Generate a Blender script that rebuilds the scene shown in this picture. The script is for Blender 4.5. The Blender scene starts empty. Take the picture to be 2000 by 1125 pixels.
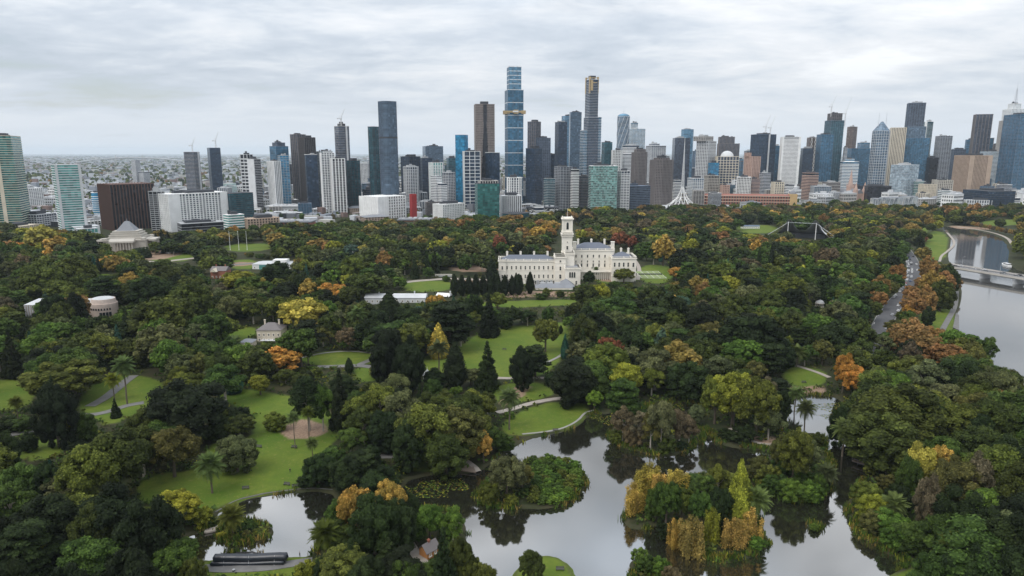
import bpy, math, random
import numpy as np
from mathutils import Vector
sc = bpy.context.scene
R_ = math.radians
# ------------------------------------------------------------------ camera, sky, sun, exposure
CAMH = 118.0; FPX = 1333.0; PITCH = R_(11.2)
cam = bpy.data.objects.new('camera', bpy.data.cameras.new('camera'))
sc.collection.objects.link(cam); sc.camera = cam
cam.data.sensor_width = 36; cam.data.lens = 36*FPX/2000
cam.data.clip_start = 1; cam.data.clip_end = 90000
cam.location = (0, 0, CAMH); cam.rotation_euler = (math.pi/2-PITCH, 0, 0)
SUN_EL, SUN_AZ = R_(48), R_(-125)
HAZE = 3.2e-5

def world():
    w = bpy.data.worlds.new('World'); sc.world = w; w.use_nodes = True
    nt = w.node_tree; nt.nodes.clear(); N = nt.nodes.new; L = nt.links.new
    out = N('ShaderNodeOutputWorld'); bg = N('ShaderNodeBackground')
    sky = N('ShaderNodeTexSky'); sky.sky_type = 'NISHITA'; sky.sun_disc = False
    sky.sun_elevation = SUN_EL; sky.sun_rotation = SUN_AZ
    sky.air_density = 1.2; sky.dust_density = 2
    tc = N('ShaderNodeTexCoord'); sep = N('ShaderNodeSeparateXYZ'); L(tc.outputs['Generated'], sep.inputs[0])
    def m(op, a, b=None, c=None):
        n = N('ShaderNodeMath'); n.operation = op
        for i, v in enumerate((a, b, c)):
            if v is None: continue
            if isinstance(v, (int, float)): n.inputs[i].default_value = v
            else: L(v, n.inputs[i])
        return n.outputs[0]
    zc = m('MAXIMUM', sep.outputs['Z'], 0.0)
    d = m('ADD', zc, 0.13)
    ux = m('DIVIDE', sep.outputs['X'], d); uy = m('DIVIDE', sep.outputs['Y'], d)
    cb = N('ShaderNodeCombineXYZ'); L(ux, cb.inputs[0]); L(uy, cb.inputs[1])
    def noise(scale, det, rough, sx, sy, off, dist=0.0):
        mp = N('ShaderNodeMapping'); L(cb.outputs[0], mp.inputs[0])
        mp.inputs['Scale'].default_value = (sx, sy, 1); mp.inputs['Location'].default_value = off
        n = N('ShaderNodeTexNoise'); n.inputs['Scale'].default_value = scale
        n.inputs['Detail'].default_value = det; n.inputs['Roughness'].default_value = rough
        n.inputs['Distortion'].default_value = dist
        L(mp.outputs[0], n.inputs[0]); return n.outputs[0]
    n1 = noise(1.25, 8, .6, .75, 1, (3.1, 1.7, 0), .3)
    n2 = noise(.42, 4, .5, .75, 1, (7.3, 4.2, 0), .2)
    n3 = noise(3.0, 7, .65, .8, 1, (1.3, 9.2, 0), .5)
    s = m('ADD', m('ADD', m('MULTIPLY', n1, .5), m('MULTIPLY', n2, .36)), m('MULTIPLY', n3, .19))
    cr = N('ShaderNodeValToRGB'); L(s, cr.inputs[0])
    e = cr.color_ramp.elements
    e[0].position = .43; e[0].color = (.45, .505, .575, 1)
    e[1].position = .63; e[1].color = (.80, .82, .845, 1)
    x = e.new(.485); x.color = (.52, .57, .635, 1)
    x = e.new(.525); x.color = (.605, .645, .695, 1)
    x = e.new(.57); x.color = (.68, .705, .74, 1)
    # towards the horizon the layers merge into an even pale veil
    hz = N('ShaderNodeMapRange'); L(zc, hz.inputs[0]); hz.inputs[1].default_value = 0.0; hz.inputs[2].default_value = .13
    hz.interpolation_type = 'SMOOTHSTEP'
    mx = N('ShaderNodeMix'); mx.data_type = 'RGBA'; L(hz.outputs[0], mx.inputs['Factor'])
    mx.inputs['A'].default_value = (.60, .645, .70, 1); L(cr.outputs[0], mx.inputs['B'])
    # overcast skies brighten steadily towards the zenith
    zr = N('ShaderNodeMapRange'); L(zc, zr.inputs[0]); zr.inputs[1].default_value = .10; zr.inputs[2].default_value = .75
    zr.inputs[3].default_value = 1.0; zr.inputs[4].default_value = 1.8
    vm = N('ShaderNodeVectorMath'); vm.operation = 'SCALE'; L(mx.outputs['Result'], vm.inputs[0]); L(zr.outputs[0], vm.inputs['Scale'])
    # thicker and thinner parts of the cloud deck overhead
    n4 = noise(2.0, 3, .5, .9, 1, (2.3, 5.1, 0), .4)
    tk = N('ShaderNodeMapRange'); L(n4, tk.inputs[0]); tk.inputs[1].default_value = .36; tk.inputs[2].default_value = .64; tk.inputs[3].default_value = .58; tk.inputs[4].default_value = 1.2
    tf = N('ShaderNodeMapRange'); L(zc, tf.inputs[0]); tf.inputs[1].default_value = .17; tf.inputs[2].default_value = .34
    tm = N('ShaderNodeMix'); tm.data_type = 'FLOAT'; L(tf.outputs[0], tm.inputs['Factor']); tm.inputs['A'].default_value = 1.0; L(tk.outputs[0], tm.inputs['B'])
    vm2 = N('ShaderNodeVectorMath'); vm2.operation = 'SCALE'; L(vm.outputs[0], vm2.inputs[0]); L(tm.outputs['Result'], vm2.inputs['Scale']); vm = vm2
    # thin breaks where the clear sky comes through
    sk = N('ShaderNodeVectorMath'); sk.operation = 'SCALE'; L(sky.outputs[0], sk.inputs[0]); sk.inputs['Scale'].default_value = .11
    gap = N('ShaderNodeMapRange'); L(s, gap.inputs[0]); gap.inputs[1].default_value = .36; gap.inputs[2].default_value = .44
    gap.inputs[3].default_value = .45; gap.inputs[4].default_value = .03
    m2 = N('ShaderNodeMix'); m2.data_type = 'RGBA'; L(gap.outputs[0], m2.inputs['Factor'])
    L(vm.outputs[0], m2.inputs['A']); L(sk.outputs[0], m2.inputs['B'])
    L(m2.outputs['Result'], bg.inputs[0]); bg.inputs[1].default_value = 1.0
    L(bg.outputs[0], out.inputs[0])
world()
sun = bpy.data.objects.new('sun', bpy.data.lights.new('sun', 'SUN'))
sc.collection.objects.link(sun); sun.data.energy = 1.5; sun.data.angle = R_(38); sun.data.color = (1, .95, .88)
_d = Vector((math.sin(-SUN_AZ)*math.cos(SUN_EL)*-1, -math.cos(SUN_AZ)*-1*math.cos(SUN_EL)*-1, math.sin(SUN_EL)))
_d = Vector((-math.cos(SUN_EL)*.62, -math.cos(SUN_EL)*.55, math.sin(SUN_EL)))
sun.rotation_euler = _d.to_track_quat('Z', 'Y').to_euler()
sc.view_settings.view_transform = 'Standard'; sc.view_settings.look = 'None'
sc.view_settings.exposure = 0.34; sc.view_settings.gamma = 1.0; sc.view_settings.use_curve_mapping = False
sc.render.engine = 'CYCLES'
sc.cycles.volume_bounces = 1; sc.cycles.max_bounces = 6; sc.cycles.diffuse_bounces = 2
sc.cycles.transparent_max_bounces = 8

# ------------------------------------------------------------------ picture point <-> place
CP, SP = math.cos(PITCH), math.sin(PITCH)
def ray(px, py):
    u = np.asarray(px, float)-1000; v = 562.5-np.asarray(py, float)
    return u, FPX*CP+v*SP, -FPX*SP+v*CP
def P(px, py, z=0.0):
    u, y, w = ray(px, py); t = (z-CAMH)/w
    return np.stack([u*t, y*t], -1)
def at(px, py, D):
    u, y, w = ray(px, py); t = D/y
    return float(u*t), float(CAMH+w*t)
def proj(x, y, z):
    dz = np.asarray(z)-CAMH
    dep = y*CP-dz*SP; up = y*SP+dz*CP
    return 1000+FPX*x/dep, 562.5-FPX*up/dep
def mpx(D, py=400):           # metres per photo pixel at distance D
    u, y, w = ray(1000, py); return D/float(y)

# ------------------------------------------------------------------ object helpers
COL = sc.collection
def tag(o, label=None, cat=None, group=None, kind=None):
    if label: o['label'] = label
    if cat: o['category'] = cat
    if group: o['group'] = group
    if kind: o['kind'] = kind
    return o
def empty(name, loc=(0, 0, 0), rz=0.0, label=None, cat=None, group=None):
    o = bpy.data.objects.new(name, None); COL.objects.link(o)
    o.location = loc; o.rotation_euler = (0, 0, rz); o.empty_display_size = .5
    return tag(o, label, cat, group)
def mesh_np(name, V, Q, mats, T=None, matidx=None, smooth=False, attrs=None):
    V = np.asarray(V, np.float32).reshape(-1, 3)
    Q = np.asarray(Q, np.int32).reshape(-1, 4) if Q is not None and len(Q) else np.zeros((0, 4), np.int32)
    T = np.asarray(T, np.int32).reshape(-1, 3) if T is not None and len(T) else np.zeros((0, 3), np.int32)
    me = bpy.data.meshes.new(name)
    me.vertices.add(len(V)); me.vertices.foreach_set('co', V.ravel())
    nl = Q.size+T.size; me.loops.add(nl)
    me.loops.foreach_set('vertex_index', np.concatenate([Q.ravel(), T.ravel()]))
    me.polygons.add(len(Q)+len(T))
    st = np.concatenate([np.arange(len(Q))*4, Q.size+np.arange(len(T))*3]).astype(np.int32)
    me.polygons.foreach_set('loop_start', st)
    if matidx is not None: me.polygons.foreach_set('material_index', np.asarray(matidx, np.int32))
    me.polygons.foreach_set('use_smooth', np.full(len(Q)+len(T), smooth, bool))
    for m in (mats if isinstance(mats, (list, tuple)) else [mats]): me.materials.append(m)
    if attrs:
        for k, a in attrs.items():
            a = np.asarray(a, np.float32)
            if a.ndim == 1:
                at_ = me.attributes.new(k, 'FLOAT', 'POINT'); at_.data.foreach_set('value', a)
            else:
                at_ = me.attributes.new(k, 'FLOAT_COLOR', 'POINT'); at_.data.foreach_set('color', a.ravel())
    me.update(calc_edges=True); me.validate()
    return me
def link(name, me, parent=None, loc=None, rz=0, kind=None):
    o = bpy.data.objects.new(name, me); COL.objects.link(o)
    if parent is not None: o.parent = parent
    if loc is not None: o.location = loc
    if rz: o.rotation_euler = (0, 0, rz)
    if kind: o['kind'] = kind
    return o
class MB:
    """collects shapes, then becomes one mesh"""
    def __init__(s): s.V = []; s.Q = []; s.T = []; s.n = 0
    def add(s, V, Q=None, T=None):
        V = np.asarray(V, float).reshape(-1, 3)
        if Q is not None and len(Q): s.Q.append(np.asarray(Q, int).reshape(-1, 4)+s.n)
        if T is not None and len(T): s.T.append(np.asarray(T, int).reshape(-1, 3)+s.n)
        s.V.append(V); s.n += len(V); return s
    def box(s, cx, cy, z0, sx, sy, sz, rz=0):
        x, y = sx/2, sy/2
        c = np.array([(-x, -y), (x, -y), (x, y), (-x, y)])
        if rz:
            a, b = math.cos(rz), math.sin(rz); c = c@np.array([(a, b), (-b, a)])
        c = c+(cx, cy)
        V = np.concatenate([np.c_[c, np.full(4, z0)], np.c_[c, np.full(4, z0+sz)]])
        return s.add(V, [(0, 3, 2, 1), (4, 5, 6, 7), (0, 1, 5, 4), (1, 2, 6, 5), (2, 3, 7, 6), (3, 0, 4, 7)])
    def prism(s, plan, z0, z1, top=1.0, cxy=None):
        p = np.asarray(plan, float); n = len(p); cxy = p.mean(0) if cxy is None else cxy; q = (p-cxy)*top+cxy
        V = np.concatenate([np.c_[p, np.full(n, z0)], np.c_[q, np.full(n, z1)], [[*p.mean(0), z0]], [[*q.mean(0), z1]]])
        i = np.arange(n); j = (i+1) % n
        s.add(V, np.c_[i, j, j+n, i+n], np.concatenate([np.c_[i+n, j+n, np.full(n, 2*n+1)], np.c_[j, i, np.full(n, 2*n)]]))
        return s
    def tube(s, a, b, r0, r1=None, n=6):
        r1 = r0 if r1 is None else r1
        a = np.array(a, float); b = np.array(b, float); d = b-a; L = np.linalg.norm(d); d /= L+1e-9
        h = np.array((0, 0, 1.)) if abs(d[2]) < .9 else np.array((1., 0, 0))
        e1 = np.cross(d, h); e1 /= np.linalg.norm(e1); e2 = np.cross(d, e1)
        t = np.arange(n)*2*math.pi/n; c = np.outer(np.cos(t), e1)+np.outer(np.sin(t), e2)
        i = np.arange(n); j = (i+1) % n
        V = np.concatenate([a+c*r0, b+c*r1, [a], [b]])
        return s.add(V, np.c_[i, i+n, j+n, j], np.concatenate([np.c_[i, j, np.full(n, 2*n)], np.c_[j+n, i+n, np.full(n, 2*n+1)]]))
    def dome(s, c, r, nu=12, nv=6, full=False):
        c = np.array(c, float); r = np.array(r if hasattr(r, '__len__') else (r, r, r), float)
        lo = -math.pi/2 if full else 0
        V = []
        for k in range(nv+1):
            ph = lo+(math.pi/2-lo)*k/nv
            for a in range(nu):
                th = 2*math.pi*a/nu; V.append(c+r*np.array((math.cos(ph)*math.cos(th), math.cos(ph)*math.sin(th), math.sin(ph))))
        Q = [(k*nu+a, k*nu+(a+1) % nu, (k+1)*nu+(a+1) % nu, (k+1)*nu+a) for k in range(nv) for a in range(nu)]
        return s.add(V, Q)
    def hip(s, x0, x1, y0, y1, z0, z1, inset):
        i = min(inset, (x1-x0)/2*.98, ) ; m = (y0+y1)/2
        V = [(x0, y0, z0), (x1, y0, z0), (x1, y1, z0), (x0, y1, z0), (x0+i, m, z1), (x1-i, m, z1)]
        return s.add(V, [(0, 1, 5, 4), (2, 3, 4, 5), (3, 2, 1, 0)], [(1, 2, 5), (3, 0, 4)])
    def gable(s, x0, x1, y0, y1, z0, z1):
        m = (y0+y1)/2
        V = [(x0, y0, z0), (x1, y0, z0), (x1, y1, z0), (x0, y1, z0), (x0, m, z1), (x1, m, z1)]
        return s.add(V, [(0, 1, 5, 4), (2, 3, 4, 5), (3, 2, 1, 0)], [(1, 2, 5), (3, 0, 4)])
    def mesh(s, name, mat, smooth=False):
        return mesh_np(name, np.concatenate(s.V), np.concatenate(s.Q) if s.Q else None, mat, np.concatenate(s.T) if s.T else None, smooth=smooth)
    def build(s, name, mat, parent=None, loc=None, rz=0, kind=None, smooth=False):
        if not s.V: return None
        return link(name, s.mesh(name, mat, smooth), parent, loc, rz, kind)
def copy_tree(o, parent=None):
    c = o.copy(); COL.objects.link(c)
    if parent is not None: c.parent = parent
    for ch in KIDS.get(o.name, list(o.children)): copy_tree(ch, c)
    return c
KIDS = {}
def children_cached(o):
    KIDS[o.name] = list(o.children)
    for c in o.children: children_cached(c)

# ------------------------------------------------------------------ materials
def nodes(m): return m.node_tree.nodes, m.node_tree.links
def mat(name, col, rough=.8, metal=0.0, var=.12, scale=.3, spec=.4, bump=0.0):
    """plain painted / stone / metal surface with soft weathering"""
    m = bpy.data.materials.new(name); m.use_nodes = True; N, L = nodes(m); b = N['Principled BSDF']
    b.inputs['Roughness'].default_value = rough; b.inputs['Metallic'].default_value = metal
    b.inputs['Specular IOR Level'].default_value = spec
    tc = N.new('ShaderNodeTexCoord'); n = N.new('ShaderNodeTexNoise'); L.new(tc.outputs['Object'], n.inputs[0])
    n.inputs['Scale'].default_value = scale; n.inputs['Detail'].default_value = 6; n.inputs['Roughness'].default_value = .65
    mx = N.new('ShaderNodeMix'); mx.data_type = 'RGBA'
    mr = N.new('ShaderNodeMapRange'); mr.inputs[1].default_value = .3; mr.inputs[2].default_value = .7
    L.new(n.outputs[0], mr.inputs[0]); L.new(mr.outputs[0], mx.inputs['Factor'])
    mx.inputs['A'].default_value = (*[c*(1-var) for c in col], 1); mx.inputs['B'].default_value = (*[min(1, c*(1+var)) for c in col], 1)
    L.new(mx.outputs['Result'], b.inputs['Base Color'])
    if bump:
        bp = N.new('ShaderNodeBump'); bp.inputs['Strength'].default_value = bump; L.new(n.outputs[0], bp.inputs['Height'])
        L.new(bp.outputs[0], b.inputs['Normal'])
    return m
def glass(name, col, metal=.22, rough=.2, var=.38, pw=4.0, ph=3.6):
    """curtain wall: every pane has its own tint, some have blinds drawn"""
    m = bpy.data.materials.new(name); m.use_nodes = True; N, L = nodes(m); b = N['Principled BSDF']
    b.inputs['Roughness'].default_value = rough; b.inputs['Metallic'].default_value = metal
    tc = N.new('ShaderNodeTexCoord'); sp = N.new('ShaderNodeSeparateXYZ'); L.new(tc.outputs['Object'], sp.inputs[0])
    def mth(op, a, bb):
        n = N.new('ShaderNodeMath'); n.operation = op
        for i, v in enumerate((a, bb)):
            if isinstance(v, (int, float)): n.inputs[i].default_value = v
            elif v is not None: L.new(v, n.inputs[i])
        return n.outputs[0]
    u = mth('FLOOR', mth('DIVIDE', mth('ADD', sp.outputs[0], sp.outputs[1]), pw), None)
    v = mth('FLOOR', mth('DIVIDE', sp.outputs[2], ph), None)
    cb = N.new('ShaderNodeCombineXYZ'); L.new(u, cb.inputs[0]); L.new(v, cb.inputs[1])
    wn = N.new('ShaderNodeTexWhiteNoise'); wn.noise_dimensions = '2D'; L.new(cb.outputs[0], wn.inputs['Vector'])
    cr = N.new('ShaderNodeValToRGB'); L.new(wn.outputs['Value'], cr.inputs[0]); e = cr.color_ramp.elements
    e[0].position = 0; e[0].color = (*[c*(1-var) for c in col], 1)
    e[1].position = 1; e[1].color = (*[min(.7, c*1.5+.05) for c in col], 1)
    k = e.new(.93); k.color = (*[c*(1+var) for c in col], 1)
    ns = N.new('ShaderNodeTexNoise'); L.new(tc.outputs['Object'], ns.inputs[0]); ns.inputs['Scale'].default_value = .035; ns.inputs['Detail'].default_value = 3
    vm = N.new('ShaderNodeVectorMath'); vm.operation = 'SCALE'
    L.new(cr.outputs[0], vm.inputs[0]); L.new(mth('ADD', mth('MULTIPLY', ns.outputs[0], 1.3), .35), vm.inputs['Scale'])
    L.new(vm.outputs[0], b.inputs['Base Color'])
    return m
M = {}
for k, c in dict(navy=(.022, .042, .075), teal=(.02, .085, .11), blue=(.035, .12, .20), sky=(.10, .23, .34), green=(.035, .16, .15), mint=(.12, .33, .31),
                 black=(.018, .02, .027), bronze=(.13, .095, .08), slate=(.055, .07, .10), steel=(.085, .135, .19), azure=(.02, .20, .36), ice=(.30, .38, .44)).items():
    M[k] = glass('glass_'+k, c)
for k, c in dict(white=(.78, .78, .77), pale=(.58, .59, .60), grey=(.36, .37, .38), dark=(.05, .054, .064), brown=(.085, .078, .08), tan=(.44, .33, .25),
                 pink=(.48, .33, .27), cream=(.62, .55, .44), brick=(.30, .115, .075), copper=(.115, .062, .048), concrete=(.42, .40, .38), bluegrey=(.115, .15, .205),
                 red=(.34, .03, .03), ochre=(.50, .34, .16), stone=(.46, .43, .38), roofgrey=(.22, .23, .25), roofpale=(.50, .51, .52), roofred=(.27, .11, .08), taupe=(.17, .152, .150), mauve=(.27, .235, .22)).items():
    M['w_'+k] = mat('wall_'+k, c, scale=.08)
M['gold'] = mat('gold_cladding', (.50, .37, .20), rough=.45, metal=.35)
M['metal'] = mat('steel_paint', (.55, .57, .60), rough=.45, metal=.3)
M['craneline'] = mat('crane_paint', (.60, .60, .60), rough=.5)
M['white_paint'] = mat('white_render', (.82, .77, .68), rough=.75, var=.05, scale=.15)
M['window'] = mat('dark_window', (.03, .035, .04), rough=.15, spec=.6)
M['slate_roof'] = mat('slate_roof', (.12, .135, .17), rough=.6, scale=1.2)
# ------------------------------------------------------------------ shapes of the land (photo points laid on the ground)
LAKE = [(780,938),(850,922),(925,925),(955,908),(985,888),(1012,862),(1060,849),(1108,841),(1133,827),(1148,811),(1205,804),(1290,790),(1340,782),(1385,800),(1420,830),
        (1480,845),(1535,845),(1530,800),(1545,775),(1590,768),(1640,775),(1658,800),(1655,845),(1668,872),(1690,900),(1715,925),(1680,938),(1662,965),(1657,1000),(1668,1032),(1695,1055),
        (1735,1082),(1780,1100),(1740,1121),(1735,1135),(1790,1150),(1850,1200),(1850,1420),(860,1420),(930,1180),(945,1128),(925,1095),(905,1060),(903,1000),(850,995),(790,985)]
POND = [(418,1003),(455,982),(500,969),(560,961),(610,956),(650,960),(668,985),(655,1020),(628,1060),(608,1088),(570,1089),(530,1087),(505,1081),(470,1079),(440,1085),(425,1093),(395,1096),(375,1072),(363,1048),(385,1040),(402,1036),(420,1022)]
LANDS = dict(
 pond_island=[(424,1046),(432,1058),(470,1063),(512,1056),(531,1040),(520,1028),(490,1018),(442,1018),(428,1030)],
 leafy_island=[(925,968),(945,945),(975,925),(1000,905),(1060,898),(1110,903),(1140,925),(1146,948),(1128,968),(1088,988),(1040,992),(1000,990),(950,985)],
 paper_island=[(1182,845),(1235,818),(1330,815),(1380,845),(1365,868),(1325,886),(1290,892),(1245,880),(1200,868)],
 autumn_island=[(1218,1025),(1228,985),(1255,950),(1330,935),(1400,925),(1470,945),(1485,1000),(1482,1040),(1497,1052),(1492,1072),(1455,1087),(1420,1096),(1392,1092),(1350,1080),(1318,1062),(1310,1040),(1282,1022),(1250,1032)],
 reed_island=[(1472,932),(1488,900),(1540,872),(1600,868),(1630,905),(1622,960),(1582,982),(1530,976),(1488,955)],
 neck=[(1340,795),(1420,822),(1480,842),(1550,840),(1612,850),(1618,872),(1540,885),(1480,876),(1420,870),(1402,858),(1375,838)],
 low_island=[(1232,1112),(1240,1090),(1262,1092),(1292,1108),(1328,1128),(1340,1170),(1240,1170)],
 round_lawn=[(1063+66*math.cos(a), 1150+67*math.sin(a)) for a in np.linspace(0, 2*math.pi, 28, endpoint=False)],
 tuft=[(1581,1027),(1591,1022),(1603,1028),(1592,1034)])
RIVER = [(1835,446),(1880,446),(1935,455),(1962,470),(1972,490),(1968,512),(1990,530),(2060,545),(2600,600),(2600,900),(2200,830),(2060,790),(1990,757),(1950,733),(1915,716),(1893,700),(1872,680),(1858,655),(1864,622),(1876,590),(1878,560),(1870,530),(1850,505),(1852,490),(1858,470),(1852,455)]
RIVLEFT = [(1835,446),(1790,441),(1740,437),(1740,433),(1800,436),(1880,446)]
LAWNS = [
 [(262,985),(285,935),(380,930),(402,900),(420,870),(500,868),(494,812),(455,798),(425,782),(436,762),(520,776),(580,786),(655,818),(672,850),(632,890),(606,950),(500,967),(430,995),(380,1000)],
 [(-60,748),(48,745),(64,775),(62,800),(-40,820)],[(36,868),(70,855),(132,865),(128,895),(40,914)],
 [(150,800),(190,745),(260,735),(330,755),(300,800),(210,845),(190,825)],
 [(575,703),(660,689),(725,690),(742,702),(724,722),(622,726)],[(690,728),(745,726),(740,752),(700,756)],
 [(822,712),(850,690),(900,682),(930,655),(975,640),(1060,640),(1112,632),(1102,700),(1062,742),(990,746),(900,752),(830,735)],
 [(975,800),(960,760),(1050,752),(1088,775),(1050,786)],[(975,832),(1050,795),(1142,788),(1145,808),(1120,837),(1018,852),(985,850)],
 [(1520,735),(1560,722),(1612,732),(1612,756),(1560,762)],
 [(780,556),(880,552),(890,572),(800,578)],[(905,596),(1165,589),(1165,600),(960,606)],
 [(1165,545),(1245,540),(1246,556),(1170,560)],[(1248,522),(1314,522),(1314,558),(1248,558)],
 [(445,512),(500,510),(500,530),(450,530)],[(440,478),(530,476),(530,492),(445,494)],[(290,500),(370,492),(380,512),(300,516)],
 [(1795,612),(1862,600),(1868,640),(1855,662),(1800,640)],[(1815,450),(1850,455),(1850,500),(1830,512),(1800,500)],
 [(1915,432),(1985,428),(2010,438),(1920,444)],[(395,1100),(440,1086),(530,1086),(610,1090),(620,1130),(400,1140)],
 [(445,650),(500,640),(500,662),(455,672)],[(560,665),(600,660),(600,690),(560,690)],[(1790,445),(1815,440),(1810,470),(1780,465)],
 [(1000,1083),(1130,1083),(1140,1230),(990,1230)],[(1440,440),(1515,440),(1515,456),(1440,456)],[(180,540),(225,540),(235,590),(190,590)],
 [(800,905),(850,903),(850,920),(800,922)], [(1725,1121),(1800,1116),(1830,1200),(1760,1180)]]
DIRT = [[(548,850),(560,835),(600,825),(640,840),(640,852),(600,866),(555,864)],[(975,800),(985,775),(1025,755),(1040,765),(1010,790)],
 [(1450,855),(1500,852),(1540,870),(1500,874)],[(1530,760),(1600,755),(1620,768),(1550,772)],[(880,522),(975,520),(975,532),(880,535)],
 [(160,487),(350,482),(360,505),(200,520)],[(395,518),(500,515),(500,523),(400,528)],[(1850,440),(1940,446),(1940,450),(1860,446)],[(950,575),(1130,574),(1140,584),(950,588)],
 [(900,548),(960,552),(955,562),(900,560)],[(1170,548),(1235,545),(1235,553),(1175,556)]]
def W(poly): return P([p[0] for p in poly], [p[1] for p in poly])
def inside(poly, x, y):
    p = np.asarray(poly, float); q = np.roll(p, -1, 0); r = np.zeros(np.shape(x), bool)
    for (x0, y0), (x1, y1) in zip(p, q):
        if y0 == y1: continue
        r ^= ((y0 > y) != (y1 > y)) & (x < (x1-x0)*(y-y0)/(y1-y0)+x0)
    return r
def sdist(poly, x, y):       # negative inside
    p = np.asarray(poly, float); q = np.roll(p, -1, 0); d = np.full(np.shape(x), 1e9)
    for a, b in zip(p, q):
        ab = b-a; t = np.clip(((x-a[0])*ab[0]+(y-a[1])*ab[1])/(ab@ab+1e-9), 0, 1)
        d = np.minimum(d, (x-a[0]-t*ab[0])**2+(y-a[1]-t*ab[1])**2)
    d = np.sqrt(d); return np.where(inside(p, x, y), -d, d)
def smooth_poly(p, it=2):
    p = np.asarray(p, float)
    for _ in range(it):
        q = np.roll(p, -1, 0); p = np.stack([p*.75+q*.25, p*.25+q*.75], 1).reshape(-1, 2)
    return p
wLAKE, wPOND, wRIV, wRIVL = smooth_poly(W(LAKE)), smooth_poly(W(POND)), smooth_poly(W(RIVER), 1), smooth_poly(W(RIVLEFT), 1)
wLANDS = {k: smooth_poly(W(v)) for k, v in LANDS.items()}
wLAWN = [smooth_poly(W(v), 1) for v in LAWNS]; wDIRT = [smooth_poly(W(v), 1) for v in DIRT]
def vnoise(x, y, s, seed=0):
    x = np.asarray(x, float)/s; y = np.asarray(y, float)/s; xi = np.floor(x); yi = np.floor(y)
    fx = x-xi; fy = y-yi; fx = fx*fx*(3-2*fx); fy = fy*fy*(3-2*fy)
    def h(a, b): v = np.sin(a*127.1+b*311.7+seed*74.7)*43758.5453; return v-np.floor(v)
    return (h(xi, yi)*(1-fx)+h(xi+1, yi)*fx)*(1-fy)+(h(xi, yi+1)*(1-fx)+h(xi+1, yi+1)*fx)*fy
def water_sd(x, y):
    wob = (vnoise(x, y, 5, 3)-.5)*1.4+(vnoise(x, y, 2.2, 5)-.5)*.6
    d = np.minimum(sdist(wLAKE, x, y), sdist(wPOND, x, y))
    for p in wLANDS.values(): d = np.maximum(d, -sdist(p, x, y))
    d = np.where((d > -4) & (d < 4), d+wob, d)
    return np.minimum(np.minimum(d, sdist(wRIV, x, y)), sdist(wRIVL, x, y))
def height(x, y, sd=None):
    x = np.asarray(x, float); y = np.asarray(y, float)
    if sd is None: sd = water_sd(x, y)
    f = np.clip(sd/30, 0, 1); f = f*f*(3-2*f)
    far = np.clip((1000-y)/300, 0, 1)
    land = .35+f*far*(2.2*vnoise(x, y, 70, 1)+.5*vnoise(x, y, 21, 2))
    return np.clip(sd*.7, -1.6, land)
WATERZ = -.32
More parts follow.
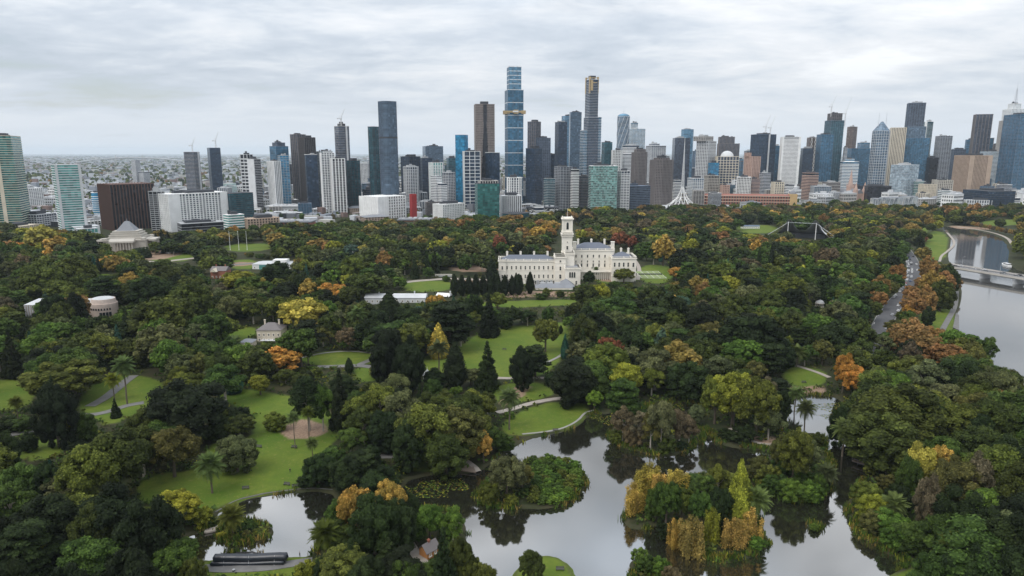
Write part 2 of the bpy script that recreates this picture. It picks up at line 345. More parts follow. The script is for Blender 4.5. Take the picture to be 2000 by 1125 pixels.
# ground sheet: fine near the lake, coarser away
def ground():
    g = .0046
    ys = 120*np.exp(np.arange(0, int(math.log(1500/120)/g)+1)*g); us = np.arange(-1.08, 1.0801, .0046)
    Yg, Ug = np.meshgrid(ys, us, indexing='ij'); X = (Yg*Ug).ravel(); Y = Yg.ravel()
    Z = height(X, Y); sd = water_sd(X, Y)
    edge = np.zeros(Yg.shape, bool); edge[-1] = True
    Z[edge.ravel()] = 0.0
    nr, nc = Yg.shape; i = np.arange(nr*nc).reshape(nr, nc)
    Q = np.stack([i[:-1, :-1], i[:-1, 1:], i[1:, 1:], i[1:, :-1]], -1).reshape(-1, 4)
    wob = (vnoise(X, Y, 4, 8)-.5)*1.6
    lawn = np.full(X.shape, -9.0)
    for p in wLAWN: lawn = np.maximum(lawn, -sdist(p, X, Y))
    dirt = np.full(X.shape, -9.0)
    for p in wDIRT: dirt = np.maximum(dirt, -sdist(p, X, Y))
    cov = np.zeros((len(X), 4), np.float32); cov[:, 0] = np.clip((lawn+wob)/1.2+.9, 0, 1); cov[:, 1] = np.clip((dirt+wob)/1.0+.5, 0, 1)
    cov[:, 2] = np.clip(1-np.abs(sd-.4)/1.0, 0, 1); cov[:, 3] = 1
    m = bpy.data.materials.new('garden_ground'); m.use_nodes = True; N, L = nodes(m); b = N['Principled BSDF']
    b.inputs['Roughness'].default_value = .9; b.inputs['Specular IOR Level'].default_value = .15
    a = N.new('ShaderNodeAttribute'); a.attribute_name = 'cover'; sp = N.new('ShaderNodeSeparateColor'); L.new(a.outputs['Color'], sp.inputs[0])
    tc = N.new('ShaderNodeTexCoord')
    def nz(s, d=5):
        n = N.new('ShaderNodeTexNoise'); n.inputs['Scale'].default_value = s; n.inputs['Detail'].default_value = d; n.inputs['Roughness'].default_value = .65
        L.new(tc.outputs['Object'], n.inputs[0]); return n.outputs[0]
    def mix(f, A, B):
        x = N.new('ShaderNodeMix'); x.data_type = 'RGBA'
        if isinstance(f, float): x.inputs['Factor'].default_value = f
        else: L.new(f, x.inputs['Factor'])
        for k, v in (('A', A), ('B', B)):
            if isinstance(v, tuple): x.inputs[k].default_value = (*v, 1)
            else: L.new(v, x.inputs[k])
        return x.outputs['Result']
    def rng(f, lo, hi):
        r = N.new('ShaderNodeMapRange'); r.inputs[1].default_value = lo; r.inputs[2].default_value = hi; L.new(f, r.inputs[0]); return r.outputs[0]
    grass = mix(rng(nz(.035), .35, .68), (.066, .128, .012), (.165, .19, .030))
    grass = mix(rng(nz(.3), .3, .75), grass, (.082, .125, .018))
    grass = mix(rng(nz(.9, 6), .57, .76), grass, (.21, .19, .06))
    under = mix(rng(nz(.09), .35, .65), (.022, .034, .012), (.05, .045, .022))
    dirt_ = mix(rng(nz(1.1), .3, .7), (.20, .125, .085), (.34, .25, .18))
    c = mix(sp.outputs[0], under, grass); c = mix(sp.outputs[1], c, dirt_); 
    x = N.new('ShaderNodeMath'); x.operation = 'MULTIPLY'; L.new(sp.outputs[2], x.inputs[0]); x.inputs[1].default_value = .55
    c = mix(x.outputs[0], c, (.06, .055, .035))
    L.new(c, b.inputs['Base Color'])
    bp = N.new('ShaderNodeBump'); bp.inputs['Strength'].default_value = .5; bp.inputs['Distance'].default_value = .3; L.new(nz(2.5), bp.inputs['Height']); L.new(bp.outputs[0], b.inputs['Normal'])
    me = mesh_np('ground', np.c_[X, Y, Z], Q, m, smooth=True, attrs={'cover': cov})
    tag(link('ground', me), kind='structure')
    yl = ys[-1]
    cm = bpy.data.materials.new('city_ground'); cm.use_nodes = True; N, L = nodes(cm); b = N['Principled BSDF']; b.inputs['Roughness'].default_value = .9
    tc = N.new('ShaderNodeTexCoord'); n = N.new('ShaderNodeTexNoise'); n.inputs['Scale'].default_value = .006; n.inputs['Detail'].default_value = 8; L.new(tc.outputs['Object'], n.inputs[0])
    cr = N.new('ShaderNodeValToRGB'); L.new(n.outputs[0], cr.inputs[0]); e = cr.color_ramp.elements
    e[0].position = .4; e[0].color = (.05, .065, .045, 1); e[1].position = .62; e[1].color = (.20, .20, .19, 1); L.new(cr.outputs[0], b.inputs['Base Color'])
    w = 1.08*yl
    V = [(-w, yl, 0), (w, yl, 0), (60000, yl, 0), (60000, 60000, 0), (-60000, 60000, 0), (-60000, yl, 0)]
    me = bpy.data.meshes.new('terrain'); me.from_pydata(V, [], [(0, 1, 2, 3, 4, 5)]); me.materials.append(cm)
    tag(link('terrain', me), kind='structure')
    V = [(-60000, -3000, -3), (60000, -3000, -3), (60000, yl, -3), (-60000, yl, -3)]
    me = bpy.data.meshes.new('terrain'); me.from_pydata(V, [], [(0, 1, 2, 3)]); me.materials.append(cm)
    tag(link('terrain', me), kind='structure')
ground()
def water_mat(name, body, refl, bump, scale):
    m = bpy.data.materials.new(name); m.use_nodes = True; N, L = nodes(m); N.remove(N['Principled BSDF']); out = N['Material Output']
    df = N.new('ShaderNodeBsdfDiffuse'); df.inputs[0].default_value = (*body, 1)
    gl = N.new('ShaderNodeBsdfGlossy'); gl.inputs['Roughness'].default_value = .045; gl.inputs[0].default_value = (1, 1, 1, 1)
    fr = N.new('ShaderNodeFresnel'); fr.inputs['IOR'].default_value = refl
    mx = N.new('ShaderNodeMixShader'); L.new(fr.outputs[0], mx.inputs[0]); L.new(df.outputs[0], mx.inputs[1]); L.new(gl.outputs[0], mx.inputs[2])
    tc = N.new('ShaderNodeTexCoord')
    n = N.new('ShaderNodeTexNoise'); n.inputs['Scale'].default_value = scale; n.inputs['Detail'].default_value = 4; L.new(tc.outputs['Object'], n.inputs[0])
    big = N.new('ShaderNodeTexNoise'); big.inputs['Scale'].default_value = .03; big.inputs['Detail'].default_value = 3; L.new(tc.outputs['Object'], big.inputs[0])
    rg = N.new('ShaderNodeMapRange'); rg.inputs[1].default_value = .45; rg.inputs[2].default_value = .65; rg.inputs[3].default_value = .15; rg.inputs[4].default_value = 1.0; L.new(big.outputs[0], rg.inputs[0])
    st = N.new('ShaderNodeMath'); st.operation = 'MULTIPLY'; st.inputs[1].default_value = bump; L.new(rg.outputs[0], st.inputs[0])
    bp = N.new('ShaderNodeBump'); bp.inputs['Distance'].default_value = .05; L.new(st.outputs[0], bp.inputs['Strength']); L.new(n.outputs[0], bp.inputs['Height'])
    L.new(bp.outputs[0], gl.inputs['Normal']); L.new(mx.outputs[0], out.inputs[0]); return m
def sheet(name, pts, z, m):
    me = bpy.data.meshes.new(name); me.from_pydata([(x, y, z) for x, y in pts], [], [tuple(range(len(pts)))]); me.materials.append(m)
    return tag(link(name, me), kind='structure')
lo, hi = wLAKE.min(0), wLAKE.max(0)
lm = water_mat('lake_water', (.016, .016, .011), 4.2, .12, 1.6)
sheet('lake', [(lo[0], 125), (hi[0], 125), (hi[0], hi[1]), (lo[0], hi[1])], WATERZ, lm)
lo2, hi2 = wPOND.min(0), wPOND.max(0)
sheet('pond', [(lo2[0]-1, lo2[1]-1), (min(hi2[0]+1, lo[0]), lo2[1]-1), (min(hi2[0]+1, lo[0]), hi2[1]+1), (lo2[0]-1, hi2[1]+1)], WATERZ, lm)
rm = water_mat('river_water', (.05, .05, .048), 2.6, .6, .5)
rp = P([1700, 2650], [1000, 1000]); 
sheet('river', [(hi[0]+1, 330), (1500, 330), (1500, 1250), (hi[0]+1, 1250)], WATERZ, rm)

# ------------------------------------------------------------------ roads and paths draped on the ground
def densify(pts, step):
    out = [pts[0]]
    for a, b in zip(pts[:-1], pts[1:]):
        n = max(1, int(np.linalg.norm(b-a)/step))
        for i in range(1, n+1): out.append(a+(b-a)*i/n)
    return np.array(out)
def chaikin(p, it=3):
    p = np.asarray(p, float)
    for _ in range(it):
        q = np.stack([p[:-1]*.75+p[1:]*.25, p[:-1]*.25+p[1:]*.75], 1).reshape(-1, 2); p = np.vstack([p[:1], q, p[-1:]])
    return p
ROADS = []
def strip_pts(px, off0, off1, step=2.0):
    c = densify(chaikin(P([p[0] for p in px], [p[1] for p in px])), step)
    t = np.gradient(c, axis=0); t /= np.linalg.norm(t, axis=1)[:, None]+1e-9; nrm = np.c_[-t[:, 1], t[:, 0]]
    return c, nrm, off0, off1
def strip(name, px, width, m, z=.16, off=0.0, zmax=True, thick=.35):
    c, nrm, _, _ = strip_pts(px, 0, 0)
    a = c+nrm*(off+width/2); b = c+nrm*(off-width/2); mid = c+nrm*off
    h = np.maximum(np.maximum(height(a[:, 0], a[:, 1]), height(b[:, 0], b[:, 1])), height(mid[:, 0], mid[:, 1]))
    h = np.maximum(h, .2)+z
    n = len(c); V = np.concatenate([np.c_[a, h], np.c_[b, h], np.c_[a, h-thick-z], np.c_[b, h-thick-z]])
    i = np.arange(n-1); j = i+1
    Q = np.concatenate([np.c_[i, i+n, j+n, j], np.c_[i, j, j+2*n, i+2*n], np.c_[i+n, i+3*n, j+3*n, j+n]])
    if off == 0: ROADS.append((c, width/2))
    o = link(name, mesh_np(name, V, Q, m)); tag(o, kind='structure'); return o
asph = mat('path_asphalt', (.16, .155, .15), rough=.9, scale=.25, var=.2)
roadm = mat('road_asphalt', (.085, .085, .09), rough=.85, scale=.15, var=.18)
gravel = mat('path_gravel', (.34, .30, .26), rough=.95, scale=.6, var=.15)
kerbm = mat('kerb_concrete', (.28, .27, .25), rough=.9)
linem = mat('road_paint', (.75, .75, .73), rough=.7)
PATHS = [([(-30,868),(40,855),(85,850),(110,838),(150,822),(200,818),(250,800),(282,795)], 4.0, asph),
 ([(176,802),(205,785),(225,768),(240,755),(248,748),(262,738)], 5.0, asph),
 ([(425,762),(410,765),(380,768)], 4, asph),
 ([(620,726),(660,725),(700,722),(735,728),(760,740)], 4.5, asph),([(700,722),(735,705),(760,700)], 4, asph),
 ([(560,715),(600,702),(640,694),(690,690),(740,697)], 1.6, kerbm),
 ([(965,746),(1010,747),(1060,746),(1090,748)], 3.2, gravel),([(970,812),(1000,805),(1040,793),(1090,784),(1120,783)], 3.4, gravel),
 ([(1020,850),(1060,846),(1100,839),(1130,823),(1141,808),(1160,803)], 1.0, kerbm),
 ([(395,1112),(450,1117),(520,1113),(570,1104),(610,1098)], 3.4, asph),
 ([(700,905),(740,898),(770,897)], 3.5, asph),([(905,900),(925,912),(935,922)], 2.2, gravel),
 ([(800,1070),(812,1090),(830,1110),(850,1140)], 3.2, gravel),([(1555,722),(1590,733),(1620,745)], 2.6, gravel),
 ([(1730,905),(1740,925),(1745,950),(1780,962)], 4, gravel),([(400,1038),(425,1034),(440,1024)], 2.4, gravel),
 ([(1425,840),(1460,862),(1500,872),(1540,868)], 1.6, gravel),
 ([(1868,570),(1866,600),(1852,625),(1838,650),(1825,670)], 3.5, asph),([(1850,455),(1868,475),(1850,492),(1838,500),(1835,512)], 2.6, gravel),
 ([(1870,443),(1930,452),(1968,464),(1978,480)], 4, gravel),
 ([(180,500),(230,512),(300,517),(370,508),(450,500)], 9, gravel),([(360,540),(420,525),(500,518),(600,512)], 7, asph),
 ([(760,560),(830,552),(900,548),(970,550)], 8, gravel),([(1240,512),(1250,530),(1245,552)], 4, gravel),
 ([(1000,742),(1085,708),(1105,690)], 1.8, kerbm)]
for px, w, m_ in PATHS: strip('path', px, w, m_)
ROADPX = [(1700,700),(1712,665),(1722,640),(1736,612),(1754,590),(1775,570),(1784,545),(1784,520),(1776,500),(1764,487),(1752,479),(1740,474),(1715,470)]
strip('road', ROADPX, 11.5, roadm, z=.15)
for off in (-6.0, 6.0): strip('kerb', ROADPX, .5, kerbm, z=.27, off=off)
strip('road_marking', ROADPX, .35, linem, z=.156, off=-1.2, thick=.0)
strip('road_marking', ROADPX, .35, linem, z=.156, off=5.2, thick=.0)
strip('kerb', [(421,1001),(455,980),(500,967),(560,959),(612,954),(650,958)], .35, asph, z=.02)
# ------------------------------------------------------------------ foliage
def leaf_mat(name, attr=False):
    m = bpy.data.materials.new(name); m.use_nodes = True; N, L = nodes(m); b = N['Principled BSDF']
    b.inputs['Roughness'].default_value = .7; b.inputs['Specular IOR Level'].default_value = .14
    if attr: oc = N.new('ShaderNodeAttribute'); oc.attribute_name = 'hue'; src = oc.outputs['Color']
    else: oc = N.new('ShaderNodeObjectInfo'); src = oc.outputs['Color']
    a = N.new('ShaderNodeAttribute'); a.attribute_name = 'tint'
    tc = N.new('ShaderNodeTexCoord'); n = N.new('ShaderNodeTexNoise'); n.inputs['Scale'].default_value = .22; n.inputs['Detail'].default_value = 4; L.new(tc.outputs['Object'], n.inputs[0])
    mr = N.new('ShaderNodeMapRange'); mr.inputs[1].default_value = .3; mr.inputs[2].default_value = .7; mr.inputs[3].default_value = .75; mr.inputs[4].default_value = 1.3; L.new(n.outputs[0], mr.inputs[0])
    x = N.new('ShaderNodeMath'); x.operation = 'MULTIPLY'; L.new(mr.outputs[0], x.inputs[0]); L.new(a.outputs['Fac'], x.inputs[1])
    hs = N.new('ShaderNodeHueSaturation'); L.new(src, hs.inputs['Color']); L.new(x.outputs[0], hs.inputs['Value'])
    hr = N.new('ShaderNodeMapRange'); hr.inputs[1].default_value = .5; hr.inputs[2].default_value = 1.6; hr.inputs[3].default_value = .508; hr.inputs[4].default_value = .490; L.new(a.outputs['Fac'], hr.inputs[0]); L.new(hr.outputs[0], hs.inputs['Hue'])
    L.new(hs.outputs[0], b.inputs['Base Color'])
    tr = N.new('ShaderNodeBsdfTranslucent'); L.new(hs.outputs[0], tr.inputs[0]); ms = N.new('ShaderNodeMixShader'); ms.inputs[0].default_value = .18
    L.new(b.outputs[0], ms.inputs[1]); L.new(tr.outputs[0], ms.inputs[2]); L.new(ms.outputs[0], N['Material Output'].inputs[0])
    return m
LEAF = leaf_mat('foliage'); LEAFA = leaf_mat('foliage_mixed', True)
BARK = mat('bark', (.10, .08, .06), rough=.95, scale=1.2); PALEBARK = mat('pale_bark', (.38, .34, .29), rough=.9, scale=.8)
PALMBARK = mat('palm_bark', (.13, .105, .08), rough=.95, scale=2)
H0 = 18.0
def sph(rng, n):
    v = rng.normal(size=(n, 3)); return v/np.linalg.norm(v, axis=1)[:, None]
def lobes_for(kind, rng):
    L = []
    if kind in ('broad', 'fig', 'autumn', 'shrub'):
        R = {'broad': 8.0, 'fig': 9.0, 'autumn': 7.5, 'shrub': 9.0}[kind]
        cz, sh = {'broad': (10.6, 7.0), 'fig': (8.4, 9.0), 'autumn': (10.2, 7.6), 'shrub': (7.0, 9.5)}[kind]
        n = {'broad': 46, 'fig': 64, 'autumn': 50, 'shrub': 40}[kind]
        asym = rng.uniform(.85, 1.15, 2); ph = rng.uniform(0, 6.3, 3)
        for i in range(n):
            z = 1-2*((i+.5)/n)*(.97 if kind in ('fig', 'shrub') else .84); th = i*2.399+rng.uniform(-.3, .3); r = math.sqrt(max(0, 1-z*z))
            d = np.array((r*math.cos(th), r*math.sin(th), z+rng.uniform(-.08, .08)))
            bump = 1+.13*math.sin(2*th+ph[0])+.08*math.sin(3*th+ph[1])+rng.uniform(-.14, .10)
            lr = R*rng.uniform(.15, .30)*(1.0 if z > 0 else .9)
            k = .84*bump
            L.append((np.array((d[0]*R*k*asym[0], d[1]*R*k*asym[1], cz+d[2]*sh*.80*bump)), np.array((lr, lr, lr*.85))))
        L.append((np.array((0, 0, cz)), np.array((R*.62, R*.62, sh*.66))))
    elif kind == 'gum':
        for i in range(26):
            a = i*2.399+rng.uniform(-.4, .4); rr = 7.0*math.sqrt((i+.5)/26)*rng.uniform(.75, 1.15); z = 15.5-5.8*(rr/7.5)**1.6+rng.uniform(-2.2, 1.0)
            lr = rng.uniform(1.2, 2.5); L.append((np.array((rr*math.cos(a), rr*math.sin(a), z)), np.array((lr, lr, lr*.72))))
        for i in range(10):
            a = rng.uniform(0, 6.28); rr = rng.uniform(2, 5.5); lr = rng.uniform(1.2, 2); L.append((np.array((rr*math.cos(a), rr*math.sin(a), rng.uniform(5.5, 9))), np.array((lr, lr, lr*.8))))
    elif kind == 'cedar':
        for k in range(6):
            z = 5+k*2.3; rr0 = 8.5-.75*k if k else 6
            for i in range(8):
                a = i*.785+k*.5+rng.uniform(-.2, .2); rr = rr0*rng.uniform(.45, 1); lr = rng.uniform(1.8, 2.8)
                L.append((np.array((rr*math.cos(a), rr*math.sin(a), z+rng.uniform(-.5, .5))), np.array((lr, lr, lr*.38))))
    elif kind == 'conifer':
        for k in range(13):
            z = 1.8+k*1.2; rr = 4.6*(1-(k/13.2)**1.25)
            n = max(3, int(8*(1-k/15)))
            for i in range(n):
                a = i*6.283/n+k*.9+rng.uniform(-.2, .2); lr = .55+rr*.27*rng.uniform(.8, 1.25); q = rr*rng.uniform(.55, .95)
                L.append((np.array((q*math.cos(a), q*math.sin(a), z+rng.uniform(-.4, .4)-q*.12)), np.array((lr, lr, lr*.8))))
        L.append((np.array((0, 0, 16.7)), np.array((.7, .7, 1.6))))
    elif kind in ('cypress', 'cone'):
        R = 3.0 if kind == 'cypress' else 6.0
        for k in range(15):
            t = k/15; z = 1.2+k*1.1
            rr = R*(math.sin(min(1, (t+.12)*1.9)*math.pi/2))*(1-t**2.2)*.95 if kind == 'cypress' else R*(1-t**1.15)*min(1, .55+t*4)
            n = 6
            for i in range(n):
                a = i*6.283/n+k*.7+rng.uniform(-.2, .2); lr = .45+rr*.42*rng.uniform(.75, 1.2)
                L.append((np.array((rr*.62*math.cos(a), rr*.62*math.sin(a), z+rng.uniform(-.3, .3))), np.array((lr, lr, lr*1.5))))
        L.append((np.array((0, 0, 16.6)), np.array((.6, .6, 1.5))))
    elif kind == 'poplar':
        for i in range(14):
            a = rng.uniform(0, 6.28); rr = rng.uniform(0, 5.2); h = rng.uniform(9, 14.5)*(1-.012*rr*rr)
            for k in range(5):
                t = k/5; lr = 1.65*(1-t*.5)*rng.uniform(.8, 1.2); L.append((np.array((rr*math.cos(a)*(1+t*.15), rr*math.sin(a)*(1+t*.15), 1.5+h*t)), np.array((lr, lr, lr*1.45))))
    return L
CORE = {}
def core_geo(nu, nv):
    if (nu, nv) not in CORE:
        V = []; 
        for k in range(nv+1):
            ph = -math.pi/2+math.pi*k/nv
            for a in range(nu): V.append((math.cos(ph)*math.cos(6.2832*a/nu), math.cos(ph)*math.sin(6.2832*a/nu), math.sin(ph)))
        Q = [(k*nu+a, k*nu+(a+1) % nu, (k+1)*nu+(a+1) % nu, (k+1)*nu+a) for k in range(nv) for a in range(nu)]
        CORE[(nu, nv)] = (np.array(V), np.array(Q))
    return CORE[(nu, nv)]
DENS = dict(broad=1, fig=1.1, autumn=.95, shrub=.9, gum=.85, cedar=.9, conifer=.9, cypress=.8, cone=.9, poplar=.9)
def crown_arrays(kind, seed, ncard, size):
    rng = np.random.default_rng(seed); Ls = lobes_for(kind, rng)
    C = np.array([c for c, r in Ls]); R = np.array([r for c, r in Ls])
    w = (R[:, 0]*R[:, 2])**1.0; w = w/w.sum()
    n = int(ncard*DENS[kind]*2.2); li = rng.choice(len(Ls), n, p=w); d = sph(rng, n)
    d[:, 2] = np.where(d[:, 2] < -.35, -d[:, 2], d[:, 2])
    sp_ = {'poplar': (.6, 1.45), 'autumn': (.8, 1.2)}.get(kind, (.86, 1.16)); p = C[li]+d*R[li]*rng.uniform(*sp_, n)[:, None]
    keep = np.ones(n, bool)
    for j in range(len(Ls)):
        q = (p-C[j])/(R[j]*.88); keep &= ~(((q**2).sum(1) < 1) & (li != j))
    p, d, li = p[keep][:ncard], d[keep][:ncard], li[keep][:ncard]; n = len(p)
    nn = d*.9+sph(rng, n)*.75; nn[:, 2] += .5
    nn /= np.linalg.norm(nn, axis=1)[:, None]
    t = np.cross(nn, sph(rng, n)); t /= np.linalg.norm(t, axis=1)[:, None]+1e-9; b = np.cross(nn, t)
    if kind == 'cypress': t = t*.6+np.array((0, 0, .9))
    s = size*rng.uniform(.6, 1.35, n)[:, None]
    V = np.stack([p-t*s*.62, p+b*s*.40+nn*s*.08, p+t*s*.62, p-b*s*.40+nn*s*.08], 1).reshape(-1, 3)
    Q = np.arange(n*4).reshape(-1, 4)
    lt = rng.uniform(.62, 1.4, len(Ls)); tint = np.repeat(lt[li]*rng.uniform(.55, 1.5, n), 4)
    V0, Q0 = core_geo(*((8, 5) if ncard > 1500 else (6, 4)))
    CV = []; CQ = []; CT = []; off = len(V)
    for j, (c, r) in enumerate(Ls):
        k = {'gum': .7, 'poplar': .55, 'autumn': .8}.get(kind, .86)
        v = c+V0*r*k*(1+rng.uniform(-.09, .09, (len(V0), 1))); CV.append(v); CQ.append(Q0+off); off += len(V0); CT.append(np.full(len(V0), lt[j]*.85))
    V = np.concatenate([V]+CV); Q = np.concatenate([Q]+CQ); tint = np.concatenate([tint]+CT)
    return V, Q, tint, Ls
def trunk_mb(kind, Ls, rng, pale=False):
    t = MB(); top = {'gum': 12, 'poplar': 6, 'shrub': 3, 'cypress': 12, 'conifer': 15, 'cone': 10}.get(kind, 9)
    r = {'cypress': .35, 'conifer': .4, 'shrub': .3, 'gum': .45}.get(kind, .6)
    a = np.array((0, 0, -1.0)); b = np.array((rng.uniform(-.3, .3), rng.uniform(-.3, .3), top*.45)); c = np.array((rng.uniform(-.6, .6), rng.uniform(-.6, .6), top))
    t.tube(a, b, r*1.3, r, 7); t.tube(b, c, r, r*.4, 6)
    if kind in ('broad', 'fig', 'gum', 'autumn', 'cedar', 'poplar'):
        for j in rng.choice(len(Ls), min(len(Ls), 9 if kind == 'gum' else 6), replace=False):
            q = Ls[j][0]; s = b+(c-b)*rng.uniform(0, .8); m = (s+q)/2+np.array((0, 0, -.6)); t.tube(s, m, r*.42, r*.26, 5); t.tube(m, q, r*.26, r*.1, 5)
    return t
NAMES = dict(broad='broadleaf_tree', fig='dense_evergreen_tree', gum='eucalyptus_tree', autumn='autumn_tree', cedar='cedar_tree', conifer='conifer_tree', cypress='cypress_tree', cone='conical_tree', poplar='poplar_clump', shrub='shrub', palm='palm_tree')
NV = dict(broad=5, fig=4, gum=4, autumn=4, cedar=2, conifer=2, cypress=2, cone=2, poplar=3, shrub=4)
MESH = {}
for ki, kind in enumerate(NV):
    for v in range(NV[kind]):
        for lod, (nc, sz) in enumerate(((5200, .62), (2300, .95), (620, 1.75))):
            small = {'cypress': .5, 'conifer': .75, 'shrub': .9}.get(kind, 1); szk = sz*{'cypress': .75, 'conifer': .85, 'poplar': .8}.get(kind, 1)
            V, Q, tint, Ls = crown_arrays(kind, 1000*ki+v*7, int(nc*small), szk)
            bark = PALEBARK if kind in ('gum', 'poplar') else BARK
            rng = np.random.default_rng(ki*31+v)
            if lod < 2:
                MESH[kind, v, lod] = (mesh_np('crown', V, Q, LEAF, attrs={'tint': tint}), trunk_mb(kind, Ls, rng).mesh('trunk', bark))
            else:
                tb = MB(); tb.tube((0, 0, -1), (0, 0, 9), .6, .3, 5); Vt = np.concatenate(tb.V); Qt = np.concatenate(tb.Q)+len(V); Tt = np.concatenate(tb.T)+len(V)
                mi = np.r_[np.zeros(len(Q)), np.ones(len(Qt)+len(Tt))]
                MESH[kind, v, 2] = (mesh_np('tree', np.concatenate([V, Vt]), np.concatenate([Q, Qt]), [LEAF, bark], Tt, mi, attrs={'tint': np.r_[tint, np.ones(len(Vt))]}),)
# palms: a slim trunk and arching feather fronds
def frond_mesh(name, L=4.6, nleaf=15, droop=1.0):
    mb = MB(); px = np.linspace(0, 1, 9); x = L*px*(1-.18*px*droop); z = L*(.42*px-.80*px**2*droop)
    pts = np.c_[x, np.zeros(9), z]
    for a, b in zip(pts[:-1], pts[1:]): mb.add([a-(0, .05, 0), a+(0, .05, 0), b+(0, .04, 0), b-(0, .04, 0)], [(0, 1, 2, 3)])
    for i in range(nleaf):
        t = .12+.88*i/(nleaf-1); xx = np.interp(t, px, x); zz = np.interp(t, px, z); w = 1.05*math.sin(math.pi*min(1, t*.82+.14))+.15
        for s in (-1, 1):
            mb.add([(xx-.17, 0, zz), (xx+.17, 0, zz), (xx+.55, s*w, zz-.30*w), (xx+.38, s*w*.9, zz-.33*w)], [(0, 1, 2, 3)])
    me = mb.mesh(name, LEAF); a = me.attributes.new('tint', 'FLOAT', 'POINT'); a.data.foreach_set('value', np.random.default_rng(4).uniform(.8, 1.25, len(me.vertices)).astype(np.float32)); return me
FROND = [frond_mesh('frond', 4.6, 15, 1.0), frond_mesh('frond', 4.3, 15, .55), frond_mesh('frond', 4.4, 15, 1.5)]
DEAD = frond_mesh('frond', 3.2, 10, 2.4)
def palm_crown_mesh():
    V = []; Q = []; off = 0; rng = np.random.default_rng(5)
    for i in range(48):
        me = FROND[i % 3]; v = np.zeros(len(me.vertices)*3, np.float32); me.vertices.foreach_get('co', v); v = v.reshape(-1, 3)
        q = np.array([list(p.vertices) for p in me.polygons]); el = rng.uniform(-.55, 1.1); az = i*2.399
        c, s = math.cos(el), math.sin(el); v = v@np.array([(c, 0, s), (0, 1, 0), (-s, 0, c)]); c, s = math.cos(az), math.sin(az); v = v@np.array([(c, s, 0), (-s, c, 0), (0, 0, 1)])
        V.append(v); Q.append(q+off); off += len(v)
    V = np.concatenate(V); return mesh_np('crown', V, np.concatenate(Q), LEAF, attrs={'tint': rng.uniform(.75, 1.25, len(V))})
PALMCROWN = palm_crown_mesh()
def palm_trunk(h, shag=False):
    mb = MB(); n = 8
    for i in range(n): mb.tube((.12*math.sin(i), 0, -.5+h*i/n), (.12*math.sin(i+1), 0, -.5+h*(i+1)/n), .34-.012*i if not shag else .45+.5*i/n, .32-.012*i if not shag else .4+.55*i/n, 8)
    mb.dome((0, 0, h-.4), (.62, .62, .9), 8, 4, True); return mb.mesh('trunk', PALMBARK)
PT = {h: palm_trunk(h) for h in (5, 9, 13)}; PTS = palm_trunk(8, True)

# ------------------------------------------------------------------ labels for plants
LM = [((1110, 520), 'the white mansion'), ((250, 478), 'the domed stone memorial'), ((520, 1010), 'the small pond'), ((1040, 1020), 'the main lake'), ((140, 610), 'the curved white building'),
      ((515, 655), 'the cream cottage'), ((1765, 560), 'the curving road'), ((1930, 620), 'the river'), ((1010, 690), 'the sloping lawn'), ((1280, 545), 'the tennis court'), ((1575, 455), 'the tent roof'),
      ((540, 860), 'the large lawn'), ((490, 1100), 'the black inflatable tubes'), ((835, 1065), 'the orange hut'), ((235, 770), 'the forked path'), ((770, 590), 'the long grey roof'), ((880, 572), 'the white pavilion'),
      ((1060, 815), 'the lakeside lawn'), ((1360, 1000), 'the autumn island'), ((1550, 920), 'the reedy island'), ((1280, 840), 'the bare-treed island'), ((1060, 945), 'the leafy island'), ((1600, 800), 'the upper pool'),
      ((1600, 594), 'the domed rotunda'), ((530, 518), 'the flat-roofed white house'), ((1940, 530), 'the road bridge'), ((1730, 900), 'the footbridge'), ((620, 710), 'the small round lawn'), ((460, 470), 'the flagpoles'),
      ((1350, 400), 'the white spire'), ((1100, 415), 'the patterned roof'), ((650, 430), 'the low brick roofs'), ((945, 420), 'the green glass office'), ((125, 440), 'the pale green tower'), ((1750, 395), 'the angular pale building'),
      ((1945, 437), 'the sports oval'), ((420, 535), 'the red gabled cottage'), ((1480, 448), 'the bowling green'), ((30, 780), 'the left lawn'), ((1450, 650), 'the dark central wood'), ((1850, 800), 'the right-hand wood'), ((200, 1000), 'the lower left thicket'),
      ((880, 850), 'the wood above the lake'), ((330, 600), 'the left wood'), ((1550, 520), 'the wood beside the road')]
CNAME = {}
PAL = dict(vdark=(.012, .019, .006), dark=(.020, .034, .009), mid=(0.045, 0.079, 0.014), green=(0.072, 0.125, 0.018), darkolive=(.046, .062, .012), olive=(.088, .108, .018), brownolive=(.088, .088, .022), greyolive=(0.087, 0.101, 0.039),
           yellowgreen=(0.203, 0.210, 0.024), bright=(0.134, 0.202, 0.022), yellow=(.37, .31, .06), gold=(.36, .235, .05), orange=(.34, .18, .036), rust=(.215, .125, .042), red=(0.200, 0.072, 0.036), bluegreen=(0.026, 0.075, 0.051), brown=(.105, .085, .045), pink=(0.450, 0.324, 0.198), bluegrey=(.045, .080, .055), tawny=(0.212, 0.157, 0.039), fresh=(0.114, 0.157, 0.048))
CADJ = dict(vdark='very dark green', dark='dark green', mid='mid green', green='fresh green', darkolive='dark olive', olive='olive', brownolive='brownish olive', greyolive='grey olive', yellowgreen='yellow green', bright='bright green', yellow='yellow', gold='golden',
            orange='orange', rust='russet', red='red', bluegreen='blue green', brown='brown', pink='pale pink', bluegrey='blue grey', tawny='tawny', fresh='pale green')
SHP = dict(broad='rounded tree', fig='dense domed tree', gum='open-crowned eucalyptus', autumn='autumn tree', cedar='flat-tiered cedar', conifer='spiky conifer', cypress='narrow cypress', cone='cone-shaped tree', poplar='feathery upright clump', shrub='low shrub', palm='palm')
PLANTS = []
